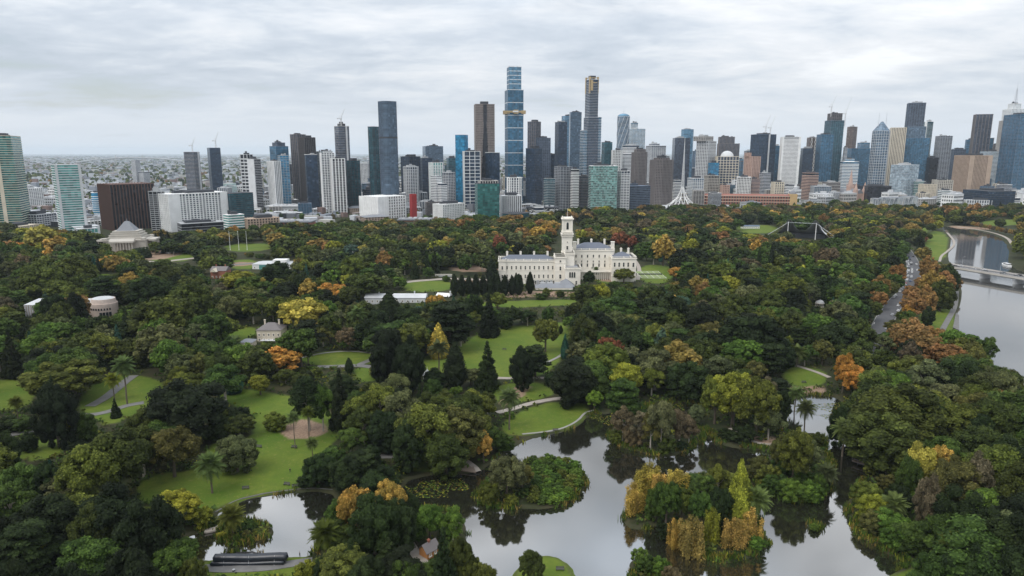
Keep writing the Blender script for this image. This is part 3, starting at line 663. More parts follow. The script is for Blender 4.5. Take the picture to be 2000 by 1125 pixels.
def reg_label(o, px, py, kind, cname, hpx):
    best = min(LM, key=lambda l: ((l[0][0]-px)**2+(1.7*(l[0][1]-py))**2))
    dx, dy = px-best[0][0], (py-best[0][1])*1.7
    rel = ('left of' if dx < 0 else 'right of') if abs(dx) > abs(dy) else ('behind' if dy < 0 else 'in front of')
    PLANTS.append((o, px, py, kind, cname, hpx, rel, best[1]))
ORD = ['first', 'second', 'third', 'fourth', 'fifth', 'sixth', 'seventh', 'eighth', 'ninth', 'tenth', 'eleventh', 'twelfth', 'thirteenth', 'fourteenth', 'fifteenth', 'sixteenth', 'seventeenth', 'eighteenth', 'nineteenth', 'twentieth']
ORD += [t+'-'+o for t in ('twenty', 'thirty', 'forty', 'fifty') for o in ORD[:9]]
def finish_labels():
    from collections import defaultdict
    g = defaultdict(list)
    for p in PLANTS: g[(p[3], p[4], p[6], p[7])].append(p)
    for (kind, cname, rel, lm), L in g.items():
        base = f'{CADJ[cname]} {SHP[kind]}'
        if len(L) == 1: L[0][0]['label'] = f'{base} {rel} {lm}'; continue
        L.sort(key=lambda p: p[1])
        if len(L) == 2:
            for p, s in zip(L, ('left', 'right')): p[0]['label'] = f'{s}-hand {base} of two {rel} {lm}'
            continue
        L.sort(key=lambda p: p[2])
        rows = [L] if len(L) <= 8 else [L[i::1] for i in (0,)] 
        if len(L) > 8:
            k = 2 if len(L) <= 16 else 3; cut = [len(L)*i//k for i in range(k+1)]; rows = [L[cut[i]:cut[i+1]] for i in range(k)]
        rn = {1: [''], 2: ['farther ', 'nearer '], 3: ['far ', 'middle ', 'near ']}[len(rows)]
        for r, nm in zip(rows, rn):
            r.sort(key=lambda p: p[1])
            for i, p in enumerate(r):
                pos = 'leftmost' if i == 0 else 'rightmost' if i == len(r)-1 else ORD[min(i, 55)]+' from left'
                p[0]['label'] = f'{pos} {nm}{base} {rel} {lm}'
COUNT = {}
OVER = []
ORNG = random.Random(11)
FOOT = [(*([at(px_, 480, D_)[0], D_]), r_) for px_, D_, r_ in ((1575, 950, 56), (253, 838, 50), (1030, 612, 52), (1083, 612, 60), (1108, 620, 40), (1170, 630, 52), (1220, 622, 48), (150, 488, 22), (195, 486, 24), (90, 488, 22), (522, 430, 20), (770, 545, 26), (735, 545, 20), (810, 545, 20), (1600, 540, 12))]      # (x, y, r) of everything already standing
def tree(px, ytop, ybase, wpx, kind, cname, x=None, y=None, Hm=None, Wm=None, group=None, zg=None):
    if x is None:
        x, y = P(px, ybase); x, y = float(x), float(y)
        _, zt = at(px, ytop, y); Hm = zt; Wm = wpx*y/float(ray(px, ytop)[1])
    z = float(height(np.array([x]), np.array([y]))[0]) if zg is None else zg; z = max(z, -.5)
    Hm = max(1.2, Hm-z)
    rng = ORNG; c = PAL[cname]; j = rng.uniform(.82, 1.2); col = (c[0]*j*rng.uniform(.92, 1.1), c[1]*j, c[2]*j*rng.uniform(.9, 1.1), 1)
    n = COUNT.get(kind, 0); COUNT[kind] = n+1
    nm = NAMES[kind]; cat = 'shrub' if kind == 'shrub' else 'tree'
    grp = group or {'shrub': 'shrubs and low bushes of the gardens', 'palm': 'palms of the gardens'}.get(kind, 'trees of the gardens')
    hp = proj(x, y, z)[1]-proj(x, y, z+Hm)[1]
    if kind == 'palm':
        s = Wm/6.7; th = min(PT, key=lambda h: abs(h-(Hm/s-2.0))); 
        root = empty(nm, (x, y, z), rng.uniform(0, 6), cat='palm', group=grp)
        t = link('trunk', PT[th], root); zc = (Hm-1.9*s); t.scale = (s*.9, s*.9, zc/th)
        if y < 300 or n < 8:
            for i in range(60):
                el = [1.2, .85, .5, .2, -.15, -.5][i*6//60]+rng.uniform(-.12, .12)
                f = link('frond', FROND[(0, 1, 2)[i % 3]], root, (0, 0, zc)); f.rotation_euler = (0, -el, i*2.399); f.scale = (s, s, s); f.color = col
        else:
            f = link('crown', PALMCROWN, root, (0, 0, zc)); f.scale = (s, s, s); f.color = col
        reg_label(root, px if px else float(proj(x, y, z)[0]), float(proj(x, y, z+Hm*.5)[1]), kind, cname, hp); return root
    v = rng.randrange(NV[kind])
    R = {'broad': 9.2, 'fig': 10.3, 'autumn': 8.8, 'shrub': 10.2, 'gum': 8.6, 'cedar': 9.5, 'conifer': 5.2, 'cypress': 3.0, 'cone': 5.9, 'poplar': 6.2}[kind]
    sx, sz = Wm/2/R, Hm/{'shrub': 17.0}.get(kind, 18.2)
    big = max(sx, sz)
    lod = 0 if y < 330 and big > .45 else 1 if y < 640 else 2
    if y < 330 and big < .3: lod = 1
    ppx, ppy = proj(x, y, z+Hm*.5)
    rz = rng.uniform(0, 6.28)
    if lod == 2:
        o = bpy.data.objects.new(nm, MESH[kind, v, 2][0]); COL.objects.link(o); o.location = (x, y, z); o.rotation_euler = (0, 0, rz); o.scale = (sx, sx*rng.uniform(.9, 1.1), sz); o.color = col
        tag(o, None, cat, grp)
    else:
        o = empty(nm, (x, y, z), rz, cat=cat, group=grp); o.scale = (sx, sx*rng.uniform(.9, 1.1), sz)
        a = link('trunk', MESH[kind, v, lod][1], o); b = link('crown', MESH[kind, v, lod][0], o); b.color = col
    reg_label(o, float(ppx), float(ppy), kind, cname, hp)
    FOOT.append((x, y, Wm/2)); return o

T = [ # px, ytop, ybase, width px, kind, colour
 # lower left
 (370,742,872,165,'fig','vdark'),(130,707,792,150,'broad','olive'),(118,745,882,88,'fig','vdark'),(285,797,890,90,'fig','darkolive'),(342,835,938,92,'broad','brownolive'),(465,848,928,86,'fig','greyolive'),
 (228,778,825,20,'conifer','dark'),(457,722,777,38,'cone','bluegreen'),(165,805,872,54,'fig','mid'),(510,733,780,44,'broad','yellowgreen'),(540,806,847,54,'shrub','olive'),(422,713,747,38,'autumn','pink'),
 (235,840,985,130,'broad','darkolive'),(190,862,1010,120,'broad','olive'),(48,905,1010,90,'fig','mid'),(15,842,935,70,'fig','dark'),(110,965,1110,150,'fig','vdark'),(220,950,1100,140,'fig','vdark'),(300,978,1140,130,'fig','vdark'),
 (352,958,1030,84,'broad','yellowgreen'),(345,1062,1150,100,'broad','mid'),(25,1010,1150,110,'fig','vdark'),(150,1100,1260,110,'fig','vdark'),(45,1105,1290,110,'fig','vdark'),(270,1070,1280,150,'fig','vdark'),(435,815,870,50,'fig','dark'),(450,810,860,50,'gum','mid'),
 (60,845,890,40,'shrub','dark'),(20,815,850,60,'shrub','dark'),(50,812,850,50,'shrub','mid'),(195,985,1120,90,'broad','darkolive'),(100,905,1000,60,'broad','dark'),(380,1085,1160,50,'shrub','olive'),
 # left middle
 (550,680,738,86,'autumn','orange'),(605,728,848,90,'gum','dark'),(632,740,850,50,'gum','mid'),(668,720,850,48,'conifer','vdark'),(683,698,741,18,'cypress','dark'),(590,583,657,84,'broad','yellow'),(632,625,664,52,'autumn','gold'),(650,555,600,72,'autumn','orange'),(625,545,590,50,'broad','olive'),
 (752,492,538,40,'autumn','rust'),(762,566,645,58,'cone','dark'),(765,628,690,110,'fig','mid'),(722,622,690,70,'fig','dark'),(758,652,765,74,'fig','vdark'),(802,656,775,76,'fig','vdark'),(680,640,690,50,'broad','brown'),(672,655,690,30,'broad','green'),
 (857,630,705,42,'cone','yellow'),(890,668,768,44,'cypress','vdark'),(952,666,768,48,'conifer','dark'),(1020,675,768,60,'fig','vdark'),(1045,676,745,66,'cedar','dark'),(1117,700,792,108,'fig','vdark'),(1137,676,722,42,'autumn','yellow'),(1185,655,722,46,'autumn','red'),(1210,668,722,36,'autumn','red'),
 (1160,763,802,38,'broad','bright'),(1178,690,770,40,'broad','dark'),(1065,622,692,54,'broad','olive'),(1140,612,692,66,'fig','darkolive'),(1103,650,706,18,'cone','bluegreen'),(955,572,660,40,'conifer','vdark'),(880,588,690,110,'cedar','vdark'),(900,600,680,60,'gum','dark'),(925,575,640,40,'broad','dark'),
 (1095,635,655,10,'cypress','dark'),(690,500,570,60,'broad','olive'),(720,535,590,80,'broad','darkolive'),(420,610,690,80,'broad','mid'),(330,575,680,130,'fig','darkolive'),(300,540,620,90,'fig','dark'),(380,550,640,80,'fig','darkolive'),
 (150,500,575,90,'fig','darkolive'),(90,510,590,90,'fig','olive'),(195,502,545,10,'cypress','vdark'),(88,485,515,14,'cypress','dark'),(85,440,500,66,'broad','yellow'),(115,462,502,60,'autumn','gold'),(60,470,500,60,'autumn','orange'),(25,468,495,60,'autumn','rust'),(220,500,530,60,'autumn','orange'),(245,505,535,40,'autumn','rust'),
 (540,510,560,70,'fig','dark'),(600,530,590,60,'fig','dark'),(612,560,600,32,'fig','dark'),(480,560,600,60,'broad','olive'),(470,530,575,70,'broad','yellowgreen'),(435,500,535,50,'broad','mid'),
 # wood above the lake
 (700,765,850,70,'gum','olive'),(745,740,850,80,'gum','olive'),(790,755,870,90,'gum','greyolive'),(835,775,905,110,'gum','olive'),(890,770,880,100,'gum','darkolive'),(930,765,840,80,'broad','olive'),(800,820,920,90,'fig','dark'),(870,840,925,110,'fig','darkolive'),(925,800,880,80,'broad','olive'),(755,800,890,80,'fig','dark'),
 (920,720,760,50,'broad','greyolive'),(745,712,745,60,'broad','olive'),(850,722,765,60,'fig','dark'),(960,835,885,60,'broad','mid'),(985,850,880,50,'shrub','mid'),(945,845,905,44,'autumn','gold'),(900,860,915,60,'broad','brownolive'),
 (685,830,900,60,'gum','mid'),(680,890,965,84,'fig','dark'),(625,885,950,70,'fig','dark'),(650,870,920,60,'gum','mid'),(720,870,930,60,'fig','dark'),(600,925,950,40,'shrub','dark'),
 (700,945,1070,84,'autumn','gold'),(765,935,1050,70,'autumn','gold'),(735,960,1100,110,'fig','dark'),(780,970,1090,80,'fig','dark'),(668,975,1060,70,'broad','mid'),(840,985,1060,60,'broad','green'),(885,985,1070,52,'gum','green'),(868,1030,1180,56,'conifer','dark'),(900,1050,1150,60,'broad','darkolive'),(760,1050,1130,60,'conifer','dark'),
 (690,1060,1150,60,'fig','dark'),(600,1095,1150,50,'shrub','yellowgreen'),(625,1100,1150,30,'shrub','mid'),(640,1085,1150,60,'fig','dark'),(800,960,1040,60,'fig','dark'),(815,1020,1070,40,'broad','mid'),(720,1085,1190,90,'fig','dark'),(800,1090,1190,70,'shrub','mid'),(920,1090,1160,50,'broad','olive'),(950,1105,1180,50,'broad','olive'),(1038,1075,1150,54,'broad','darkolive'),
 # leafy island
 (990,890,975,70,'broad','greyolive'),(955,940,985,50,'shrub','olive'),(1020,910,960,50,'broad','brownolive'),
 # bare-treed island
 (1215,790,868,54,'gum','brown'),(1250,795,872,56,'gum','brown'),(1290,768,885,66,'gum','greyolive'),(1325,790,880,54,'gum','brown'),(1345,815,868,40,'gum','brown'),(1270,800,880,50,'gum','brownolive'),(1235,830,872,40,'shrub','brown'),(1300,850,886,40,'shrub','darkolive'),(1205,840,866,34,'shrub','olive'),(1330,860,880,30,'shrub','dark'),
 # autumn island
 (1262,878,975,60,'poplar','yellow'),(1238,925,1005,50,'poplar','gold'),(1285,905,990,50,'poplar','gold'),(1320,898,960,50,'poplar','yellow'),(1345,985,1082,62,'poplar','tawny'),(1318,995,1065,36,'poplar','gold'),(1385,972,1060,46,'poplar','yellowgreen'),(1430,985,1070,56,'poplar','tawny'),(1462,975,1060,44,'poplar','gold'),
 (1440,893,1035,60,'cone','yellowgreen'),(1300,940,1030,56,'broad','mid'),(1280,950,1020,46,'fig','mid'),(1370,920,1005,60,'gum','mid'),(1400,900,990,50,'gum','olive'),(1330,950,1020,50,'broad','olive'),(1365,960,1040,44,'broad','mid'),
 (1475,1048,1072,46,'shrub','green'),(1405,950,1040,50,'fig','dark'),(1300,1020,1050,40,'shrub','dark'),(1345,925,960,50,'shrub','mid'),(1420,925,955,50,'broad','olive'),
 # reedy island
 (1548,840,950,74,'broad','olive'),(1530,850,930,50,'broad','brownolive'),(1580,855,930,50,'gum','greyolive'),(1500,905,945,44,'shrub','olive'),(1510,925,965,50,'shrub','mid'),(1545,935,975,60,'shrub','green'),(1585,940,978,50,'shrub','green'),(1610,910,955,30,'shrub','dark'),(1480,890,930,50,'shrub','brownolive'),(1565,915,955,50,'shrub','mid'),(1525,890,930,50,'shrub','mid'),(1600,925,970,34,'shrub','mid'),
 # neck between the pools
 (1430,725,835,90,'broad','yellowgreen'),(1475,740,855,90,'broad','olive'),(1500,790,862,60,'gum','greyolive'),(1395,735,830,60,'broad','olive'),(1520,760,830,44,'fig','dark'),(1450,830,865,50,'shrub','dark'),(1550,840,870,40,'shrub','olive'),(1360,790,830,40,'broad','greyolive'),(1420,838,860,40,'shrub','dark'),(1590,845,875,40,'shrub','darkolive'),
 # far pool shore and right wood
 (1645,692,770,46,'autumn','orange'),(1667,714,782,54,'autumn','orange'),(1408,620,680,26,'cone','yellow'),(1462,612,725,132,'fig','dark'),(1520,650,720,50,'broad','olive'),(1740,748,885,190,'fig','darkolive'),(1690,752,850,110,'fig','darkolive'),(1790,770,880,100,'fig','dark'),(1640,790,870,60,'fig','dark'),(1630,625,700,90,'fig','dark'),(1700,790,890,90,'fig','darkolive'),
 (1685,640,680,44,'autumn','orange'),(1770,625,705,80,'autumn','rust'),(1800,650,720,80,'autumn','rust'),(1842,668,740,80,'autumn','rust'),(1890,670,740,60,'broad','brownolive'),(1820,640,690,50,'autumn','rust'),(1745,655,700,50,'autumn','rust'),(1895,648,705,46,'gum','mid'),(1925,655,715,40,'gum','mid'),(1870,690,760,70,'broad','olive'),(1940,722,785,90,'fig','dark'),(1965,760,850,90,'autumn','rust'),(1995,770,850,60,'autumn','gold'),
 (1905,750,850,80,'broad','olive'),(1840,740,830,90,'gum','greyolive'),(1720,720,790,70,'broad','greyolive'),(1760,700,780,70,'broad','olive'),(1900,800,900,100,'fig','dark'),(1960,850,960,100,'fig','dark'),(1790,870,980,64,'autumn','yellow'),(1830,865,970,60,'autumn','gold'),(1770,890,990,60,'fig','mid'),(1935,870,990,120,'broad','olive'),(1990,900,1050,110,'broad','darkolive'),(1820,905,1050,60,'cone','brownolive'),(1800,930,1060,50,'autumn','brown'),
 (1690,940,990,60,'shrub','olive'),(1700,965,1020,70,'shrub','yellowgreen'),(1740,1000,1050,80,'shrub','green'),(1780,1020,1080,90,'shrub','mid'),(1702,995,1040,50,'shrub','brownolive'),(1745,1030,1075,56,'shrub','green'),(1750,945,1010,60,'fig','dark'),(1870,960,1100,110,'fig','dark'),(1900,890,1010,70,'autumn','brown'),(1960,1000,1150,130,'fig','dark'),(1880,1060,1180,110,'fig','dark'),(1990,1070,1200,120,'fig','dark'),(1820,1075,1160,90,'shrub','mid'),(1930,1060,1140,70,'broad','mid'),(1735,925,965,44,'shrub','brownolive'),
 (1838,1000,1100,100,'fig','mid'),(1700,905,925,34,'shrub','olive'),
 (1778,556,600,34,'autumn','rust'),(1810,502,556,40,'autumn','rust'),(1818,530,590,50,'autumn','tawny'),(1835,545,610,50,'fig','darkolive'),(1806,560,625,40,'autumn','rust'),(1850,515,580,44,'fig','dark'),(1772,596,630,26,'autumn','orange'),(1810,600,640,30,'fig','dark'),
 # low island and tuft
 (1250,1068,1105,34,'shrub','green'),(1262,1085,1118,44,'shrub','mid'),(1290,1088,1128,46,'shrub','green'),(1310,1105,1150,40,'shrub','brown'),(1591,1022,1034,22,'shrub','green'),
 # pond side
 (400,990,1030,40,'shrub','yellowgreen'),(410,1005,1028,30,'shrub','mid'),
 (110,574,650,56,'fig','dark'),(150,570,652,60,'fig','vdark'),(85,598,640,30,'shrub','dark'),(125,590,660,50,'broad','darkolive'),(75,628,665,40,'autumn','red'),(230,500,545,50,'autumn','tawny'),(320,505,540,50,'fig','darkolive'),(180,470,505,50,'fig','dark'),(340,470,500,40,'gum','darkolive'),(205,475,500,24,'broad','olive'),(305,472,496,26,'broad','olive'),
 (1000,600,640,40,'broad','dark'),(1030,603,640,40,'gum','dark'),(1070,600,632,30,'fig','mid'),(960,600,640,40,'broad','mid'),(1125,590,625,40,'broad','darkolive'),(985,610,645,40,'fig','dark'),(1180,560,590,40,'broad','dark'),(1215,558,588,36,'broad','darkolive'),(1260,560,590,40,'broad','mid'),(1290,562,592,36,'fig','dark'),(1320,556,590,40,'broad','darkolive'),(1200,548,566,24,'shrub','mid'),(1340,545,580,40,'fig','dark'),
 # around the mansion
 (1295,461,524,58,'autumn','gold'),(1212,453,488,38,'autumn','red'),(1235,462,490,30,'autumn','red'),(1320,520,552,36,'autumn','orange'),(1160,515,548,30,'gum','mid'),(1218,524,558,42,'broad','olive'),(1150,530,565,30,'broad','dark'),(1152,555,605,16,'poplar','brown'),(1067,562,585,22,'fig','olive'),(960,505,560,24,'cypress','vdark'),
 (1370,450,500,70,'fig','dark'),(1360,447,490,50,'broad','yellowgreen'),(1425,465,510,44,'broad','brown'),(1062,462,495,30,'fig','dark'),(1050,440,478,36,'autumn','gold'),(1030,455,490,34,'autumn','rust'),(905,455,510,50,'gum','darkolive'),(860,450,490,34,'fig','vdark'),(975,460,500,30,'autumn','red'),(1010,478,500,36,'broad','yellowgreen'),
 (1180,640,700,44,'fig','mid'),(1230,640,720,70,'gum','dark'),(1290,640,720,60,'cone','bluegrey'),(1300,570,660,110,'fig','dark'),(1200,580,650,110,'fig','mid'),(1370,590,680,90,'fig','vdark'),(1480,480,540,10,'cypress','dark'),(1505,475,530,10,'cypress','vdark'),(1475,470,510,34,'autumn','gold'),(1540,540,610,60,'broad','olive'),
]
for i, x in enumerate([888,902,916,930,944,958,972,986,1000,1013]): T.append((x, 534+(i % 3)*2, 584-(i//4), 19, 'cypress', 'vdark'))
T += [(1035,530,580,18,'cypress','vdark'),(1008,532,578,13,'cypress','dark'),(1017,536,578,12,'cypress','vdark'),(963,510,562,24,'cypress','vdark'),(1108,598,632,12,'cypress','vdark')]
PALMS = [(415,897,967,46),(38,780,835,22),(130,820,882,26),(225,735,790,26),(250,705,798,36),(97,1050,1135,32),(182,1100,1170,28),(603,676,722,26),(577,810,884,22),(605,800,872,22),(612,860,914,22),(858,672,738,34),(725,1013,1085,38),(638,1030,1100,50),
 (995,768,842,38),(1748,848,925,44),(1645,828,890,40),(1855,1058,1150,56),(1555,680,725,30),(1570,790,845,32),(1552,760,800,28),(455,998,1048,44),(1475,965,1040,44),(1612,915,965,34),(148,672,715,22),(160,675,718,22),(150,700,745,22),(190,680,740,18),(1740,975,1030,44),(1590,640,680,24),(700,605,665,30),(830,615,665,26),(460,660,700,24),(570,650,700,22),(1350,700,745,28),(700,1090,1150,40)]
for t_ in T: tree(*t_)
for i, (px, a, b, w) in enumerate(PALMS): tree(px, a, b, w, 'palm', ['fresh', 'olive', 'fresh', 'greyolive'][i % 4] if px not in (97, 182, 130, 225) else 'yellowgreen')

def cover_land(key, n, gap, h0, h1, cols, seed, cond=None):
    rng = random.Random(seed); p = wLANDS[key]; lo_, hi_ = p.min(0), p.max(0); pts = []
    for _ in range(4000):
        x, y = rng.uniform(lo_[0], hi_[0]), rng.uniform(lo_[1], hi_[1])
        if len(pts) >= n: break
        if sdist(p, np.array([x]), np.array([y]))[0] > -1.2 or any(math.hypot(x-a, y-b) < gap for a, b in pts): continue
        if cond and not cond(*proj(x, y, 0)): continue
        pts.append((x, y)); w = gap*rng.uniform(1.5, 2.0); tree(None, 0, 0, 0, 'shrub', rng.choice(cols), x=x, y=y, Hm=rng.uniform(h0, h1)+.4, Wm=w, zg=.35)
cover_land('leafy_island', 40, 3.0, 2.4, 4.0, ['green', 'green', 'mid', 'olive'], 2, lambda a, b: a > 1035)
cover_land('leafy_island', 12, 3.2, 1.6, 3.0, ['olive', 'mid', 'greyolive'], 3, lambda a, b: a < 1035)
cover_land('pond_island', 12, 2.2, .9, 2.0, ['olive', 'mid', 'yellowgreen', 'brownolive'], 4)
cover_land('autumn_island', 26, 3.2, 1.4, 3.2, ['green', 'mid', 'olive', 'yellowgreen'], 5)
cover_land('reed_island', 22, 3.2, 1.4, 3.0, ['green', 'mid', 'olive', 'mid'], 6)
for i_ in range(13): tree(1884+i_*8, 429+i_*1.7, 440+i_*1.9, 10, 'autumn', ['rust', 'brown', 'tawny'][i_ % 3])
# ------------------------------------------------------------------ the woods between
KEEP = [p for p in LAWNS[:13]]+[LAWNS[i] for i in (14, 15, 16, 17, 20, 21)]+[
 [(x, y) for x, y in LAKE if y < 1125]+[(1760, 1125), (945, 1125)], [(372,1040),(405,1030),(425,1010),(455,985),(500,971),(560,963),(640,965),(640,1020),(605,1090),(400,1095)],
 [(1878,450),(1940,460),(1968,480),(1970,515),(2100,530),(2100,770),(1990,740),(1930,700),(1900,660),(1872,650),(1880,590),(1888,500),(1870,470)],
 [(975,498),(1085,497),(1095,425),(1120,425),(1122,474),(1202,474),(1240,490),(1240,538),(1130,560),(1115,572),(1040,572),(980,540)],
 [(215,455),(240,430),(268,430),(290,455),(298,482),(212,484)],[(45,592),(75,592),(80,620),(50,620)],[(172,578),(225,580),(225,618),(180,612)],[(492,510),(566,508),(566,530),(492,532)],
 [(492,636),(548,634),(548,672),(500,670)],[(712,580),(830,575),(830,592),(715,600)],[(405,520),(440,515),(440,545),(405,545)],[(1590,585),(1610,585),(1610,600),(1590,600)],[(1546,440),(1604,440),(1612,470),(1552,464)],
 [(1715,638),(1714,625),(1745,588),(1770,560),(1774,505),(1758,484),(1772,482),(1788,515),(1788,560),(1760,596),(1738,638)],[(820,1045),(855,1045),(855,1088),(820,1088)],[(1248,520),(1310,520),(1310,555),(1248,555)],
 [(1000,1083),(1130,1083),(1130,1125),(1000,1125)],[(1665,895),(1740,912),(1740,932),(1665,915)],[(1868,515),(2010,520),(2010,552),(1868,535)],[(856,570),(882,570),(882,584),(856,584)],[(405,1080),(572,1080),(572,1125),(405,1125)],
 [(176,802),(200,780),(240,745),(268,735),(262,760),(210,800)],[(40,855),(110,832),(285,790),(285,805),(110,850),(40,868)],[(870,520),(975,518),(975,532),(870,535)],[(640,538),(665,538),(665,545),(640,545)],
 [(1820,445),(1870,447),(1850,510),(1830,515),(1820,500)],[(1870,440),(1975,452),(1975,462),(1870,452)],[(470,664),(495,664),(495,684),(470,684)],[(1447,440),(1512,440),(1512,456),(1447,456)],
 [(575,690),(660,686),(745,690),(760,705),(740,745),(690,745),(640,726),(570,715)],[(440,478),(500,478),(500,490),(440,490)]]
KEEP += [[(884,540),(1045,535),(1045,572),(884,578)]]
KEEPN = [np.array(k, float) for k in KEEP]
WOOD = [(-420,466),(0,466),(150,468),(200,480),(330,470),(430,466),(520,458),(640,450),(860,444),(1060,436),(1120,420),(1240,418),(1400,412),(1600,409),(1740,412),(1850,418),(1830,446),(1850,470),(1845,510),(1868,545),(1872,590),(1860,640),(1868,690),(1990,760),(2300,870),(2700,1300),(2500,1500),(-600,1500)]
WOODS = [WOOD, [(1850,440),(1850,412),(2100,409),(2300,430),(2010,446),(1900,441)], [(1982,450),(2200,452),(2500,560),(2020,534),(1984,500)]]
def fill():
    rng = np.random.default_rng(77)
    # candidates with spacing that follows the picture: big trees everywhere
    cand = []
    wps = [W(p) for p in WOODS]
    x0, x1 = -1250, 1350
    gx = 13.6
    ys = []; y = 168
    while y < 1480: ys.append(y); y += gx*(1+max(0, y-350)/1250)
    for y in ys:
        st = gx*(1+max(0, y-350)/1600)
        lim = min(1350, y*.84+15)
        for x in np.arange(-lim, lim, st): cand.append((x+rng.uniform(-.42, .42)*st, y+rng.uniform(-.42, .42)*st))
    c = np.array(cand); c = c[np.any([inside(wp, c[:, 0], c[:, 1]) for wp in wps], 0)]
    sd = water_sd(c[:, 0], c[:, 1]); c = c[sd > 1.2]
    bad = np.zeros(len(c), bool)
    for p in wLAWN: bad |= inside(p, c[:, 0], c[:, 1])
    for rc, hw in ROADS:
        for i in range(0, len(rc), 2): bad |= (c[:, 0]-rc[i, 0])**2+(c[:, 1]-rc[i, 1])**2 < (hw+.5)**2
    c = c[~bad]
    F = np.array(FOOT)
    # a few open glades stay as rough grass
    out = []
    for x, y in c:
        d = np.hypot(F[:, 0]-x, F[:, 1]-y)
        if (d < F[:, 2]*.55+2).any(): continue
        out.append((x, y))
    rng2 = random.Random(5); oa = np.array(out); zs = height(oa[:, 0], oa[:, 1]); KB = [(k[:, 0].min(), k[:, 0].max(), k[:, 1].min(), k[:, 1].max()) for k in KEEPN]
    for (x, y), zg in zip(out, zs):
        px, py = proj(x, y, 0.); n1 = float(vnoise(x, y, 60, 11)); n2 = float(vnoise(x, y, 35, 17)); r = rng2.random()
        near = py > 720; back = y > 780
        if 1700 < px < 1880 and 560 < py < 700: kind, c_ = ('autumn', 'rust') if r < .45 else ('broad', rng2.choice(['olive', 'mid', 'brownolive']))
        elif px > 1960 and 448 < py < 560: kind, c_ = 'broad', rng2.choice(['tawny', 'olive', 'yellowgreen', 'brownolive'])
        elif back:
            au = .21 if px > 1000 else .10
            if r < au: kind, c_ = 'autumn', rng2.choices(['rust', 'gold', 'orange', 'red', 'brown', 'yellow', 'tawny'], [4, .7, .2, .4, 5, .3, 9])[0]
            elif r < au+.30: kind, c_ = 'broad', rng2.choices(['olive', 'mid', 'brownolive', 'yellowgreen', 'greyolive', 'darkolive'], [4, 4, 3, 2, 2, 3])[0]
            elif r < au+.50: kind, c_ = 'fig', rng2.choices(['vdark', 'dark', 'darkolive', 'mid'], [2, 4, 4, 2])[0]
            elif r < .93: kind, c_ = 'gum', rng2.choices(['olive', 'greyolive', 'darkolive', 'brownolive', 'mid'], [4, 4, 3, 3, 2])[0]
            else: kind, c_ = 'conifer', 'vdark'
        else:
            au = .055 if py < 640 else .02
            if r < au: kind, c_ = 'autumn', rng2.choices(['rust', 'gold', 'brown', 'tawny', 'yellow'], [3, 1.5, 3, 4, .7])[0]
            elif r < .32: kind, c_ = 'fig', rng2.choices(['vdark', 'dark', 'darkolive', 'mid'], [3, 4, 4, 2])[0]
            elif r < .66: kind, c_ = 'broad', rng2.choices(['olive', 'mid', 'darkolive', 'green', 'yellowgreen', 'greyolive', 'brownolive'], [3, 4, 5, 2, .7, 1.5, 1.5])[0]
            elif r < .88: kind, c_ = 'gum', rng2.choices(['darkolive', 'greyolive', 'olive', 'mid', 'brownolive'], [4, 3, 3, 3, 1])[0]
            elif r < .94: kind, c_ = 'conifer', rng2.choice(['vdark', 'dark', 'dark', 'bluegreen'])
            else: kind, c_ = 'cedar', rng2.choice(['dark', 'vdark', 'bluegrey', 'mid', 'dark', 'vdark', 'mid', 'darkolive'])
        H = rng2.uniform(12, 22)*(.85+.35*n1); Wd = H*{'broad': 1.0, 'fig': 1.08, 'autumn': .95, 'gum': .95, 'conifer': .42, 'cedar': 1.0}[kind]*rng2.uniform(.85, 1.2)
        if back: H *= .92; Wd *= 1.25
        for trial in range(3):
            tx = [x, x-Wd*.42, x+Wd*.42, x-Wd*.3, x+Wd*.3, x]; tz = [H, H*.6, H*.6, H*.85, H*.85, H*.5]
            qx, qy = proj(np.array(tx), np.full(6, y), np.array(tz))
            hit = False
            a0, a1, b0, b1 = qx.min(), qx.max(), qy.min(), qy.max()
            for k, kb in zip(KEEPN, KB):
                if kb[0] > a1 or kb[1] < a0 or kb[2] > b1 or kb[3] < b0: continue
                if inside(k, qx, qy).any(): hit = True; break
            if not hit: break
            if trial == 2: kind = None; break
            H *= .5; Wd *= .62
            kind = 'shrub' if trial == 1 or H < 6 else kind
        if kind is None: continue
        lim_n = {'shrub': 290}.get(kind, 296)
        alt = {'broad': ('gum', 'autumn', 'fig'), 'fig': ('broad', 'cedar', 'gum'), 'gum': ('broad', 'cedar'), 'autumn': ('broad',), 'conifer': ('cone',), 'cedar': ('conifer',), 'shrub': ()}[kind]
        if COUNT.get(kind, 0) >= lim_n:
            OVER.append((x, y, H, Wd, kind, c_)); continue
        if kind == 'shrub': H = max(H, 1.6)
        tree(None, 0, 0, 0, kind, c_, x=x, y=y, Hm=H+float(zg), Wm=Wd, zg=float(zg))
    print('TREES', COUNT, 'OVER', len(OVER))
fill()
